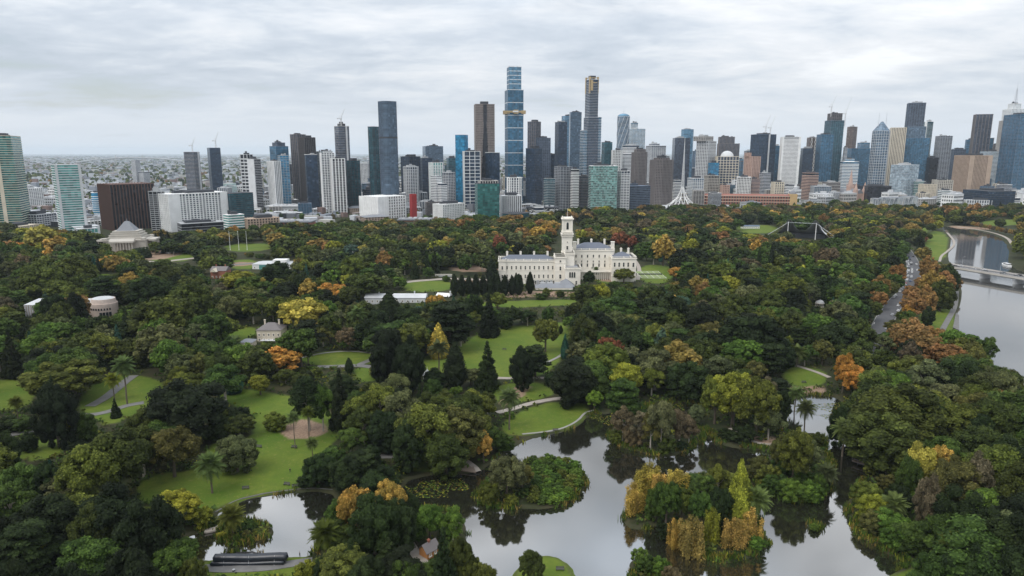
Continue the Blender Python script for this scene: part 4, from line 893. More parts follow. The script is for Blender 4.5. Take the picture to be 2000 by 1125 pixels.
# what is left of each kind stands farthest away and is joined into woods
def woods():
    cache = {}
    byk = {}
    for t_ in OVER: byk.setdefault(t_[4], []).append(t_)
    for kind, Ls in byk.items():
        Vs, Qs, Ts, Hs = [], [], [], []; off = 0
        for x, y, H, Wd, k, c_ in Ls:
            v = ORNG.randrange(2)
            if (kind, v) not in cache: cache[kind, v] = crown_arrays(kind, 900+v, 300, 2.3)[:3]
            V, Q, tint = cache[kind, v]; sx = Wd/19; a = ORNG.uniform(0, 6.28); ca, sa = math.cos(a), math.sin(a)
            W_ = V@np.array([(ca, sa, 0), (-sa, ca, 0), (0, 0, 1)])*(sx, sx, H/18)+(x, y, 0)
            Vs.append(W_); Qs.append(Q+off); off += len(V); Ts.append(tint); c = PAL[c_]; j = ORNG.uniform(.8, 1.2); Hs.append(np.tile((c[0]*j, c[1]*j, c[2]*j, 1), (len(V), 1)))
        me = mesh_np('wood', np.concatenate(Vs), np.concatenate(Qs), LEAFA, attrs={'tint': np.concatenate(Ts), 'hue': np.concatenate(Hs)})
        o = link(NAMES[kind].replace('_tree', '')+'_wood', me, kind='stuff'); tag(o, f'far-off wood of {SHP[kind]}s behind the nearer trees of the park', 'wood')
woods()
# undergrowth: tufts and ground plants that cover the soil under the trees
def undergrowth():
    rng = np.random.default_rng(3); V = []; Q = []; n = 15000
    y = 165+rng.random(n)**1.3*480; x = rng.uniform(-.86, .86, n)*y
    sd = water_sd(x, y); ok = (sd > 2.2)
    for p in wLAWN: ok &= ~inside(p, x, y)
    for rc, hw in ROADS:
        for i in range(0, len(rc), 2): ok &= (x-rc[i, 0])**2+(y-rc[i, 1])**2 > (hw+1.5)**2
    x, y = x[ok], y[ok]; z = height(x, y); n = len(x); m = 9
    c = np.repeat(np.c_[x, y, z], m, 0)+rng.normal(size=(n*m, 3))*(1.1, 1.1, .0)+np.c_[np.zeros(n*m), np.zeros(n*m), rng.uniform(.2, 1.5, n*m)]
    nn = sph(rng, n*m); nn[:, 2] = np.abs(nn[:, 2])+.4; nn /= np.linalg.norm(nn, axis=1)[:, None]; t = np.cross(nn, sph(rng, n*m)); t /= np.linalg.norm(t, axis=1)[:, None]; b = np.cross(nn, t); s = rng.uniform(.4, 1.0, (n*m, 1))
    V = np.stack([c-t*s, c+b*s*.6, c+t*s, c-b*s*.6], 1).reshape(-1, 3)
    pal = np.array([PAL[k] for k in ('mid', 'olive', 'dark', 'brownolive', 'green', 'yellowgreen')]); h = pal[np.repeat(rng.choice(6, n, p=[.28, .2, .25, .12, .1, .05]), m*4)]
    me = mesh_np('undergrowth', V, np.arange(len(V)).reshape(-1, 4), LEAFA, attrs={'tint': np.repeat(rng.uniform(.7, 1.3, n*m), 4), 'hue': np.c_[h, np.ones(len(h))]})
    tag(link('undergrowth', me), 'low leafy undergrowth covering the soil beneath the garden trees', 'undergrowth', kind='stuff')
undergrowth()

def reeds():
    rng = np.random.default_rng(12); n = 60000; lo_, hi_ = wLAKE.min(0), wLAKE.max(0); x = rng.uniform(wPOND.min(0)[0], hi_[0], n); y = rng.uniform(170, hi_[1], n); sd = water_sd(x, y); ok = (sd > -.9) & (sd < 1.9) & (vnoise(x, y, 9, 31) > .42) & (np.abs(x) < .82*y)
    for p in wLAWN: ok &= sdist(p, x, y) > 1.5
    x, y = x[ok][:5200], y[ok][:5200]; z = np.maximum(height(x, y), -.35); n = len(x); m = 7
    c = np.repeat(np.c_[x, y, z], m, 0)+rng.normal(size=(n*m, 3))*(.45, .45, 0); h = rng.uniform(.5, 1.9, (n*m, 1)); a = rng.uniform(0, 6.28, n*m); d = np.c_[np.cos(a), np.sin(a), np.zeros(n*m)]; w = rng.uniform(.12, .3, (n*m, 1)); lean = rng.normal(size=(n*m, 3))*(.35, .35, 0)
    up = np.array((0, 0, 1.)); V = np.stack([c-d*w, c+d*w, c+d*w*.4+up*h+lean, c-d*w*.4+up*h+lean], 1).reshape(-1, 3)
    pal = np.array([PAL[k] for k in ('green', 'olive', 'yellowgreen', 'tawny', 'mid')]); hue = pal[np.repeat(rng.choice(5, n, p=[.3, .25, .12, .13, .2]), m*4)]
    tag(link('reeds', mesh_np('reeds', V, np.arange(len(V)).reshape(-1, 4), LEAFA, attrs={'tint': np.repeat(rng.uniform(.6, 1.4, n*m), 4), 'hue': np.c_[hue, np.ones(len(hue))]})), 'reeds and water-edge plants fringing the lake shore and islands', 'reeds', kind='stuff')
    # floating leaves in the dark inlets
    q = W([(790, 940), (900, 932), (930, 960), (905, 985), (800, 985)]); q2 = W([(1560, 790), (1640, 785), (1655, 830), (1620, 820)]); q3 = W([(1140, 810), (1330, 785), (1340, 800), (1190, 830)]); V = []; n = 0
    x = rng.uniform(-80, 170, 60000); y = rng.uniform(220, 340, 60000); ok = (inside(q, x, y) | inside(q2, x, y) | inside(q3, x, y)) & (vnoise(x, y, 6, 41) > .5) & (water_sd(x, y) < -.3); x, y = x[ok][:2600], y[ok][:2600]; n = len(x); t = np.arange(6)*1.047
    r_ = rng.uniform(.15, .42, n); V = np.stack([x[:, None]+r_[:, None]*np.cos(t), y[:, None]+r_[:, None]*np.sin(t), np.full((n, 6), WATERZ+.02)], -1).reshape(-1, 3); i = np.arange(n)[:, None]*6
    Q = np.concatenate([i+np.array([0, 1, 2, 3]), i+np.array([0, 3, 4, 5])]); hue = pal[np.repeat(rng.choice(5, n), 6)]
    tag(link('lily_pads', mesh_np('lily_pads', V, Q, LEAFA, attrs={'tint': np.repeat(rng.uniform(.7, 1.3, n), 6), 'hue': np.c_[hue, np.ones(len(hue))]})), 'floating lily pads in the shaded inlets of the lake', 'lily pads', kind='stuff')
reeds()
# ------------------------------------------------------------------ towers
TF = []     # footprints (x, y, radius)
def rect(w, d): return np.array([(-w/2, -d/2), (w/2, -d/2), (w/2, d/2), (-w/2, d/2)])
def plan_of(kind, w, d):
    if kind == 'box': return rect(w, d)
    if kind == 'oct':
        c = min(w, d)*.22; return np.array([(-w/2+c, -d/2), (w/2-c, -d/2), (w/2, -d/2+c), (w/2, d/2-c), (w/2-c, d/2), (-w/2+c, d/2), (-w/2, d/2-c), (-w/2, -d/2+c)])
    if kind in ('round', 'ell'):
        t = np.linspace(0, 2*math.pi, 20, endpoint=False); e = .45 if kind == 'round' else 1
        return np.c_[w/2*np.sign(np.cos(t))*np.abs(np.cos(t))**e, d/2*np.sign(np.sin(t))*np.abs(np.sin(t))**e]
def perim(plan, step):
    out = []
    n = len(plan)
    for i in range(n):
        a, b = plan[i], plan[(i+1) % n]; L = np.linalg.norm(b-a); k = max(1, int(round(L/step))); ang = math.atan2(*(b-a)[::-1])
        for j in range(k): out.append((*(a+(b-a)*j/k), ang))
    return out
def block(root, plan, z0, z1, g='navy', w='white', fh=3.6, bh=.3, pier=0, pw=.6, out=.3, crown='plant', gap=None, corner=True, rooff=True, solid=None, rng=random):
    """glass core, projecting floor bands, vertical piers, parapet and plant room"""
    core = MB().prism(plan, z0, z1); core.build('glass_wall', M[g], root)
    W_ = M['w_'+w] if isinstance(w, str) else w
    ext = np.abs(plan).max(); cen = plan.mean(0); k = (ext+out)/ext
    if bh > 0:
        mb = MB(); nfl = int((z1-z0)/fh)
        for i in range(nfl):
            z = z0+i*fh; mb.prism(plan, z, z+fh*bh); mb.V[-1][:, :2] = (mb.V[-1][:, :2]-cen)*k+cen
        mb.build('floor_band', W_, root, kind='stuff')
    if pier > 0:
        mb = MB()
        for x, y, a in perim(plan, pier):
            mb.box(cen[0]+(x-cen[0])*k, cen[1]+(y-cen[1])*k, z0, pw, pw*.9, z1-z0+(1 if rooff else 0), a)
        mb.build('pier', W_, root, kind='stuff')
    if solid:     # blank concrete on one side: (side, fraction)
        mn, mxp = plan.min(0), plan.max(0)
        for sd, f in solid:
            mb = MB()
            if sd == 'l': mb.box(mn[0]-.1, (mn[1]+mxp[1])/2, z0, 1.6, (mxp[1]-mn[1])*f, z1-z0+.6)
            elif sd == 'r': mb.box(mxp[0]+.1, (mn[1]+mxp[1])/2, z0, 1.6, (mxp[1]-mn[1])*f, z1-z0+.6)
            elif sd == 'fl': mb.box(mn[0]+(mxp[0]-mn[0])*f/2, mn[1]-.1, z0, (mxp[0]-mn[0])*f, 1.6, z1-z0+.6)
            elif sd == 'fr': mb.box(mxp[0]-(mxp[0]-mn[0])*f/2, mn[1]-.1, z0, (mxp[0]-mn[0])*f, 1.6, z1-z0+.6)
            elif sd == 'fc': mb.box((mn[0]+mxp[0])/2, mn[1]-.1, z0, (mxp[0]-mn[0])*f, 1.6, z1-z0+.6)
            mb.build('concrete_core', W_, root)
    if rooff:
        rf = MB().prism(plan, z1-.2, z1+.6, 1.0); rf.V[-1][:, :2] = (rf.V[-1][:, :2]-cen)*((ext+out*1.1)/ext)+cen; rf.build('roof', W_, root)
    if crown == 'plant':
        sx, sy = np.ptp(plan[:, 0]), np.ptp(plan[:, 1]); pm = MB()
        pm.box(cen[0]+sx*rng.uniform(-.12, .12), cen[1], z1+.5, sx*rng.uniform(.35, .62), sy*.5, rng.uniform(2.5, 5))
        pm.box(cen[0]+sx*rng.uniform(-.3, .3), cen[1]+sy*.1, z1+.5, sx*.14, sy*.2, rng.uniform(3, 7))
        for _ in range(3): pm.box(cen[0]+sx*rng.uniform(-.38, .38), cen[1]+sy*rng.uniform(-.38, .38), z1+.5, sx*.07, sy*.07, rng.uniform(1, 2.5))
        pm.build('plant_room', M['w_dark'] if rng.random() < .6 else M['w_grey'], root)
def tower(label, x0, x1, yt, D, split=.35, k=1.0, shape='box', name='tower_block', cat='tower', steps=(), kw=None, **a):
    rng = random.Random(x0*7+yt)
    a.setdefault('rng', rng)
    xc, zt = at((x0+x1)/2, yt, D); w = (x1-x0)*D/float(ray(1000, yt)[1])
    psi = math.atan2(split, (1-split)*k); L = w/(k*math.sin(psi)+math.cos(psi)) if shape != 'ell' else w
    az = math.atan2(xc, D); yaw = psi-az
    root = empty(name, (xc, D, 0), yaw, label, cat, a.pop('group', 'towers of the city skyline'))
    crown = a.pop('crown', 'plant')
    block(root, plan_of(shape, L, L*k), -1, zt, crown=crown if not steps else None, **a)
    for st in steps:      # (x0, x1, ytop, overrides)
        sx0, sx1, sy = st[:3]; ov = dict(a); 
        if len(st) > 3: ov.update(st[3])
        xs, zs = at((sx0+sx1)/2, sy, D); ws = (sx1-sx0)*D/float(ray(1000, sy)[1]); Ls = ws/(k*math.sin(psi)+math.cos(psi))
        dx = (xs-xc); c, s = math.cos(-yaw), math.sin(-yaw); off = np.array((dx*c, dx*s))
        zb = zt+.6 if zs > zt else -1
        if zb < 0: off = off+np.array((0, -L*k*.12))
        block(root, plan_of(ov.pop('shape', shape), Ls, Ls*k*ov.pop('kk', 1))+off, zb, zs, crown='plant' if zb > 0 else None, **ov)
    TF.append((xc, D, w*.62)); pass
    return root, zt, L
def crane(px, ytop, D, zbase, label, lean=1, py=None, mast=None):
    x, z = at(px, ytop, D); r = empty('tower_crane', (x-lean*6, D-8, zbase), 0, label, 'crane', 'construction cranes on the towers')
    h = (z-zbase)
    m = MB(); t = 1.1; mh = h*.42
    for sx in (-1, 1):
        for sy in (-1, 1): m.tube((sx*t, sy*t, -3), (sx*t, sy*t, mh), .28, n=4)
    n = max(3, int(mh/4))
    for i in range(n):
        z0, z1 = mh*i/n, mh*(i+1)/n
        m.tube((-t, -t, z0), (t, -t, z1), .18, n=4); m.tube((t, t, z0), (-t, t, z1), .18, n=4)
    m.build('mast', M['craneline'], r)
    j = MB(); tip = np.array((lean*(6+h*.10), 0, h)); b = np.array((0, 0, mh+1)); j.tube(b+(0, .8, 0), tip, .3, .2, 4); j.tube(b-(0, .8, 0), tip, .3, .2, 4); j.tube(b+(0, 0, 1.6), tip, .25, .2, 4)
    for i in range(8):
        q = b+(tip-b)*(i+.5)/8; j.tube(q-(0, .7*(1-i/8), 0), q+(0, .7*(1-i/8), 1.2*(1-i/8)), .15, n=4)
    j.build('jib', M['craneline'], r)
    c = MB(); c.box(-lean*4, 0, mh, 7, 1.6, 1.2); c.box(-lean*7, 0, mh-1, 2.2, 2, 3); c.box(lean*1.6, -1.2, mh-.5, 1.6, 1.5, 2.2); c.build('counterweight', M['w_pale'], r)
    f = MB(); f.tube((-lean*3, 0, mh), (-lean*1.5, 0, mh+h*.17), .22, n=4); f.tube((-lean*1.5, 0, mh+h*.17), tip*.98, .1, n=4); f.tube((-lean*7, 0, mh+1), (-lean*1.5, 0, mh+h*.17), .14, n=4); f.build('tie_frame', M['craneline'], r)
def antenna(x, y, z, h, r, root_label, name='roof_antenna'):
    o = empty(name, (x, y, z), 0, root_label, 'antenna'); m = MB(); m.tube((0, 0, -1), (0, 0, h), r, r*.3, 6)
    m.build('mast', M['metal'], o)

# --- far left and St Kilda Road
tower('tall green glass apartment tower with cream balcony bands at the left edge of the view', -34, 33, 266, 1085, .75, k=.8, g='green', w='cream', fh=3.5, bh=.20, out=.7, crown='plant', solid=[('l', .12)])
tower('pale green glass apartment tower with white balcony bands, between left edge tower and brown office', 104, 152, 322, 965, .12, k=.8, g='mint', w='pale', fh=3.3, bh=.32, out=.7, steps=[(140, 188, 441, dict(kk=1.2))], solid=[('fl', .10), ('fr', .10)])
tower('brown office block with copper fins and a white zigzag left edge, behind the domed memorial', 198, 292, 359, 1085, .22, k=.8, g='black', w='copper', fh=3.8, bh=.0, pier=4.4, pw=1.3, out=.6, steps=[(212, 252, 362, dict(g='slate', w='dark', pw=.8, pier=4))], group='offices and apartments along the boulevard')
tower('long white apartment complex with recessed balconies beside the brown office', 313, 436, 377, 1075, .18, k=.45, g='slate', w='white', fh=3.1, bh=.40, pier=5, pw=1.7, out=1.0, group='offices and apartments along the boulevard', solid=[('fl', .18), ('fr', .1)])
tower('dark grey apartment slab adjoining the white complex on its left', 292, 318, 374, 1050, .8, k=2.2, g='black', w='grey', fh=3.1, bh=.3, pier=6, out=.6, group='offices and apartments along the boulevard')
tower('dark teal apartments with a white banded stair tower, right of the white complex', 433, 492, 377, 1120, .3, k=.6, g='teal', w='dark', fh=3.2, bh=.3, steps=[(450, 464, 378, dict(w='white', bh=.5, kk=1.0))], group='offices and apartments along the boulevard')
tower('small white and teal office building in front of the dark teal apartments', 437, 475, 419, 1015, .25, k=.8, g='mint', w='white', fh=3.6, bh=.42, group='offices and apartments along the boulevard')
tower('low tan office block with square windows beside the flagpoles', 475, 542, 426, 1035, .15, k=.5, g='black', w='tan', fh=3.6, bh=.42, pier=4.2, pw=1.8, group='offices and apartments along the boulevard')
tower('dark low office wing in front of the white apartment complex', 350, 436, 434, 1020, .1, k=.5, g='black', w='grey', fh=4, bh=.15, group='offices and apartments along the boulevard')
tower('cream old office building at the left edge behind the golden tree', -20, 66, 442, 1020, .4, k=.6, g='black', w='cream', fh=3.6, bh=.45, pier=3.4, pw=1.6, group='offices and apartments along the boulevard')
tower('grey apartment block behind the low buildings, just right of left edge tower', 38, 78, 368, 1500, .3, k=.7, g='slate', w='white', fh=3, bh=.45, pier=4, pw=1.3)
tower('low grey block with balconies left of the pale green tower', 50, 104, 418, 1120, .4, k=.6, g='slate', w='pale', fh=3.2, bh=.35, pier=5)
tower('blue banded round office drum behind the pale green tower', 179, 202, 376, 1330, shape='ell', g='azure', w='white', fh=4, bh=.3)
tower('white slim apartment tower standing alone above the western suburbs', 257, 272, 313, 1900, .45, k=1.1, g='slate', w='pale', fh=3, bh=.5, steps=[(270, 290, 336, {})])
tower('white low apartments between pale green tower and the memorial', 155, 212, 431, 1120, .3, k=.5, g='black', w='white', fh=3.2, bh=.35, pier=6, pw=2)
tower('teal glass low wing below the pale green tower', 150, 187, 446, 940, .1, k=.7, g='mint', w='pale', fh=3.4, bh=.35, pier=4)
r, zt, L = tower('unfinished concrete and glass tower, left one of the two in the western suburbs', 360, 388, 297, 1800, .6, g='slate', w='concrete', fh=3.4, bh=.18, steps=[], crown=None)
hoist = MB().box(L*.2, -L/2-1.5, 0, 3, 3, zt); hoist.build('hoist_mast', M['w_pale'], r)
crane(381, 268, 1800, zt, 'pale crane on the left unfinished tower in the western suburbs', 1)
r, zt, L = tower('dark blue unfinished tower, right one of the two in the western suburbs', 405, 429, 289, 1850, .2, k=1.2, g='navy', w='slate' if 0 else 'bluegrey', fh=3.4, bh=.15, crown=None)
crane(426, 257, 1850, zt, 'pale crane on the right unfinished tower in the western suburbs', 1)
# --- Southbank left
tower('slab with black zigzag openings in a white end wall, leftmost of the Southbank group', 470, 492, 302, 1480, .55, k=1, g='black', w='pale', fh=7, bh=.35, pier=9, pw=1.2)
tower('narrow tower with a blank pale end wall and dark banded side', 484, 508, 311, 1400, .5, k=1.6, g='black', w='pale', fh=3.3, bh=.2, solid=[('l', 1.0)])
tower('blue glass tower with stepped dark crown behind the white ribbed slab', 527, 562, 286, 1520, .35, g='blue', w='slate' if 0 else 'bluegrey', fh=3.6, bh=.12, steps=[(532, 556, 279, dict(g='slate'))])
tower('white ribbed residential tower left of the blue glass slab', 523, 546, 315, 1410, .5, k=1.2, g='slate', w='white', fh=3.2, bh=.0, pier=4, pw=2.0)
tower('low blue glass topped apartment block beside the white ribbed tower', 543, 563, 304, 1430, .2, g='azure', w='grey', fh=3.3, bh=.25, pier=6)
tower('pinkish brown slender tower behind the dark brown ribbed one', 568, 595, 263, 1560, .45, g='slate', w='taupe', fh=3.4, bh=.2, pier=5, pw=1.6)
tower('dark brown ribbed tower in front of the pinkish one', 584, 614, 269, 1450, .35, g='black', w='brown', fh=3.4, bh=.15, pier=4, pw=1.3, out=.4)
tower('navy glass tower with a white striped core strip', 595, 619, 302, 1400, .1, k=1, g='navy', w='white', fh=3.4, bh=.0, steps=[(606, 613, 300, dict(bh=.5, kk=2.6))])
tower('white framed tower with open top, behind the twin grid towers', 617, 648, 296, 1480, .3, g='teal', w='pale', fh=3.3, bh=.2, pier=8, pw=1.4)
tower('white gridded apartment tower, taller of the twin pair', 625, 652, 299, 1370, .12, g='slate', w='white', fh=3.2, bh=.35, pier=4.4, pw=1.2, solid=[('l', .4)])
tower('white and black vertically striped tower, shorter of the twin pair', 646, 672, 310, 1350, .12, g='black', w='white', fh=3.2, bh=.2, pier=5.2, pw=2.0)
r, zt, L = tower('tall slim dark tower topped by raw concrete floors and a crane', 653, 681, 247, 1520, .3, g='slate', w='concrete', fh=3.6, bh=.12, steps=[(659, 674, 242, dict(g='black'))])
MB().box(L*.22, -L/2-1.4, 0, 3, 3, zt).build('hoist_mast', M['w_pale'], r)
crane(672, 212, 1520, zt, 'crane on top of the slim dark tower with concrete floors', 1)
tower('dark teal glass apartment block at the foot of the slim crane-topped tower', 677, 702, 314, 1400, .35, g='teal', w='dark', fh=3.2, bh=.25, pier=7)
tower('curved dark teal tower, shorter of the tall rounded pair', 717, 741, 248, 1370, .5, shape='round', g='teal', w='dark', fh=3.6, bh=.10, pier=6, pw=.4, crown=None)
r, zt, L = tower('tall rounded grey green glass tower, taller of the rounded pair', 736, 776, 199, 1310, .35, shape='round', g='steel', w='bluegrey', fh=3.6, bh=.10, pier=3.2, pw=.45, crown=None)
b = MB(); b.prism(plan_of('round', L*1.04, L*1.04), zt*.685, zt*.70); b.build('sky_terrace', M['w_dark'], r)
tower('white blank podium with a gridded dark side below the rounded pair', 704, 790, 383, 1270, .4, k=.8, g='black', w='white', fh=5, bh=.4, pier=6, pw=2.5, group='podium and low blocks of Southbank', solid=[('l', 1), ('fl', .35)], crown=None)
tower('slim red tower marker building in front of the podium', 801, 812, 380, 1250, .3, g='black', w='red', fh=5, bh=.2, pier=2, pw=1.6, crown=None)
tower('dark navy tower with flat pale cap right of the rounded pair', 783, 820, 306, 1620, .45, g='navy', w='dark', fh=3.6, bh=.15, pier=6, pw=.6)
tower('grey gridded apartment tower with round top, right of the rounded pair', 786, 819, 326, 1480, .3, shape='oct', g='slate', w='pale', fh=3.1, bh=.35, pier=5, pw=1.0)
tower('plain dark navy slab before the boxy grey blue office', 820, 844, 309, 1540, .2, g='navy', w='dark', fh=3.4, bh=.2)
tower('boxy grey blue office block on the skyline left of the bright teal tower', 825, 865, 286, 2000, .15, g='steel', w='bluegrey', fh=3.6, bh=.3)
tower('white and teal apartment tower behind the stepped white block', 838, 864, 318, 1450, .3, g='mint', w='white', fh=3.2, bh=.4, pier=6, pw=1.6)
tower('stepped blank white concrete block in the middle of Southbank', 841, 862, 344, 1360, .5, g='slate', w='white', fh=3.2, bh=.62, steps=[(848, 872, 358, {})])
tower('pale ribbed apartment slab between stepped white block and bright teal tower', 864, 888, 337, 1420, .5, g='slate', w='pale', fh=3.2, bh=.3, pier=4)
tower('white apartment block of many square windows at the edge of the park', 847, 906, 398, 1160, .3, k=.5, g='slate', w='white', fh=2.9, bh=.50, pier=3.6, pw=1.8)
tower('teal glass shoulder building left of the bright teal tower', 872, 892, 309, 1640, .2, g='teal', w='sky' if 0 else 'bluegrey', fh=3.6, bh=.15)
tower('bright blue glass slab tower left of the bronze tower', 889, 914, 264, 1500, .7, k=1.1, g='azure', w='bluegrey', fh=3.8, bh=.0, crown=None)
tower('blue glass tower with bold white grid frame', 904, 937, 296, 1430, .1, k=.9, g='navy', w='white', fh=7, bh=.14, pier=9, pw=1.0, out=.4)
tower('dark tower with white striped edge left of the gold-banded skyscraper', 948, 976, 298, 1440, .45, g='navy', w='white', fh=3.3, bh=.0, steps=[(950, 960, 299, dict(bh=.45, kk=1.6))])
# bronze tower with the dark hour-glass recess
r, zt, L = tower('tall bronze tower with a dark hourglass recess down its face', 926, 965, 205, 1600, .08, g='bronze', w='mauve', fh=3.8, bh=.3, pier=2.8, pw=1.1, crown=None)
h = MB(); n = 16
for i in range(n):
    z0, z1 = 20+(zt-20)*i/n, 20+(zt-20)*(i+1)/n; t = i/(n-1); w = L*(.46*(1-t)**1.4+.12 if t < .85 else .2)
    h.box(0, -L/2-.9, z0, w, .6, z1-z0)
h.build('dark_recess', M['black'], r); MB().box(0, 0, zt, L*.42, L*.5, 7).build('plant_room', M['w_dark'], r)
# the gold-banded skyscraper
x, zt = at(1004, 131, 1560); m_ = 1560/float(ray(1000, 250)[1])
r = empty('skyscraper', (x, 1560, 0), R_(12), 'tallest blue glass skyscraper with a gold starburst band', 'skyscraper', 'towers of the city skyline'); TF.append((x, 1560, 35))
W0 = 38*m_*.86; z1 = at(1004, 176, 1560)[1]; zb = at(1004, 219, 1560)[1]; W1 = 29*m_*.86
for w_, za, zc in ((W0, 0, z1), (W1, z1, zt)):
    p = plan_of('box', w_*.93, w_*.85); MB().prism(p, za, zc).build('glass_wall', M['sky'] if za else M['blue'], r)
    b = MB(); st = 27 if za == 0 else 9; z = zc
    while z > za+10: b.prism(p*1.015, z-1.1, z); z -= st
    b.build('white_band', M['w_white'], r, kind='stuff')
    b = MB()
    for x_, y_, a_ in perim(p, w_*.3): b.box(x_*1.008, y_*1.008, za, .5, .5, zc-za, a_)
    b.build('mullion', M['w_bluegrey'], r, kind='stuff')
g_ = MB()
for i, (ox, oy, hz) in enumerate(((-.48, -.3, 0), (.48, -.35, .5), (.5, .3, 0), (-.45, .35, .6), (0, -.5, .2))): g_.box(W0*ox, W0*oy, zb-5+hz, W0*.26, W0*.26, 7+i*.4)
g_.box(0, 0, zb-2, W0*1.1, W0*.98, 4); g_.build('gold_starburst', M['gold'], r)
s = MB(); s.box(-W0*.05, -W0*.68, zb-1.5, W0*.34, .5, 3); s.build('sign_panel', M['w_white'], r)
# the gold-crowned tower
x, zt = at(1156.5, 151, 1650); m_ = 1650/float(ray(1000, 250)[1])
r = empty('skyscraper', (x, 1650, 0), R_(18), 'slender tower with a gold crown and white banded shoulder wings', 'skyscraper', 'towers of the city skyline'); TF.append((x, 1650, 40))
W0 = 18*m_; zg = at(1156, 183, 1650)[1]; zs = at(1168, 229, 1650)[1]; zs2 = at(1140, 255, 1650)[1]
block(r, plan_of('box', W0, W0*1.2), 0, zt-6, g='navy', w='pale', fh=3.6, bh=.13, crown=None, out=.4)
block(r, plan_of('box', W0*.62, W0)+(W0*.72, W0*.1), 0, zs, g='blue', w='white', fh=3.6, bh=.25, crown=None, out=.7)
block(r, plan_of('box', W0*.6, W0)+(-W0*.72, W0*.1), 0, zs2, g='blue', w='white', fh=3.6, bh=.2, crown=None, out=.5)
block(r, plan_of('box', W0*1.16, W0*1.3)+(0, W0*.02), 0, at(1156, 230, 1650)[1], g='navy', w='pale', fh=3.6, bh=.10, crown=None, out=.4)
g_ = MB()
for sx in (-1, 1):
    for sy in (-1, 1): g_.prism(plan_of('box', W0*.14, W0*.2)+(sx*W0*.46, sy*W0*.5), zg, zt)
g_.box(0, -W0*.55, zt-14, W0*.6, W0*.2, 2); g_.box(0, W0*.1, zt-2, W0*.9, W0*.9, 1); g_.box(-W0*.3, -W0*.62, zg+6, W0*.25, W0*.12, zt-zg-14); g_.build('gold_crown', M['gold'], r)
MB().box(0, 0, zt-2, W0*.6, W0*.6, 5).build('plant_room', M['w_dark'], r)
# --- Southbank middle
tower('dark green glass office with bare concrete top floor at the park edge', 927, 975, 358, 1130, .12, k=.8, g='green', w='dark', fh=3.8, bh=.08, crown=None, steps=[(934, 972, 353, dict(g='black', w='concrete', bh=.3, pier=4, pw=1.2))])
tower('white vertically ribbed office beside the dark green glass one', 977, 1018, 382, 1165, .1, k=.8, g='black', w='pale', fh=3.8, bh=.0, pier=3.4, pw=1.8)
tower('rounded dark teal glass base building below the ribbed white office', 978, 1037, 416, 1125, shape='ell', k=.7, g='teal', w='dark', fh=4, bh=.25, crown=None, name='office_building', cat='building')
tower('small white framed tower before the foot of the gold-banded skyscraper', 990, 1019, 347, 1320, .1, shape='oct', g='slate', w='white', fh=3.2, bh=.25, pier=4.6, pw=1.6)
tower('dark tower with brown side right of the gold-banded skyscraper', 1031, 1056, 238, 1750, .6, g='slate', w='taupe', fh=3.6, bh=.2, pier=6)
tower('very dark teal slab right of the gold-banded skyscraper', 1027, 1059, 290, 1520, .55, g='navy', w='dark', fh=3.6, bh=.12)
tower('grey blue ribbed slab overlapping the very dark teal one', 1047, 1075, 270, 1600, .1, g='slate', w='bluegrey', fh=3.6, bh=.15, pier=4)
tower('dark navy tower left of the pair of blue grey towers', 1084, 1108, 239, 1660, .3, g='navy', w='dark', fh=3.6, bh=.12)
tower('pale grey blue tower partly behind the light blue one', 1097, 1121, 227, 2000, .3, g='sky', w='bluegrey', fh=3.6, bh=.3)
tower('light steel blue glass tower left of the gold-crowned one', 1112, 1136, 220, 1850, .1, g='steel', w='bluegrey', fh=3.6, bh=.15)
tower('navy block low between dark navy tower and dark slab', 1068, 1090, 303, 1720, .3, g='navy', w='dark', fh=3.6, bh=.15)
tower('low teal apartment block in front of dark slab', 1062, 1084, 349, 1400, .4, g='teal', w='grey', fh=3.3, bh=.3)
tower('dark grey balcony block in the centre with grid front', 1083, 1117, 326, 1420, .35, g='slate', w='grey', fh=3.2, bh=.3, pier=7)
tower('white balcony striped apartment block beside the grey balcony block', 1115, 1131, 331, 1400, .3, g='black', w='white', fh=3.2, bh=.5)
tower('brown banded apartment block left of the mosaic glass block', 1130, 1149, 344, 1420, .3, g='slate', w='taupe', fh=3.2, bh=.4)
M['mosaic'] = glass('glass_mosaic', (.13, .27, .25), metal=.2, var=.65, pw=3.2, ph=3.0)
tower('broad block faced in a mosaic of green and white glass panels', 1150, 1206, 324, 1390, .1, k=.6, g='mosaic', w='white', fh=3.4, bh=.08, crown='plant')
tower('white slim apartment block right of the mosaic glass block', 1207, 1230, 334, 1400, .3, g='slate', w='white', fh=3.2, bh=.4, pier=6)
tower('dark teal office left of the white gridded block', 1175, 1196, 278, 1850, .3, g='teal', w='dark', fh=3.6, bh=.1)
tower('white gridded office with round cap', 1194, 1216, 294, 1760, .2, shape='oct', g='black', w='white', fh=4, bh=.4, pier=4, pw=1.5)
tower('white stepped terraced apartment building', 1208, 1250, 300, 1800, .3, g='slate', w='white', fh=3.4, bh=.5, steps=[(1216, 1248, 284, {})])
r, zt, L = tower('round topped office tower wrapped in diagonal pale struts', 1206, 1230, 228, 2200, shape='ell', g='steel', w='pale', fh=3.8, bh=.12, crown=None)
d_ = MB()
for i in range(9):
    for k_ in range(5):
        a0, a1 = i*.698+k_*.45, i*.698+(k_+1)*.45; z0, z1 = zt*.45+zt*.55*k_/5, zt*.45+zt*.55*(k_+1)/5
        d_.tube((math.cos(a0)*L/2*1.02, math.sin(a0)*L/2*1.02, z0), (math.cos(a1)*L/2*1.02, math.sin(a1)*L/2*1.02, z1), .7, n=4)
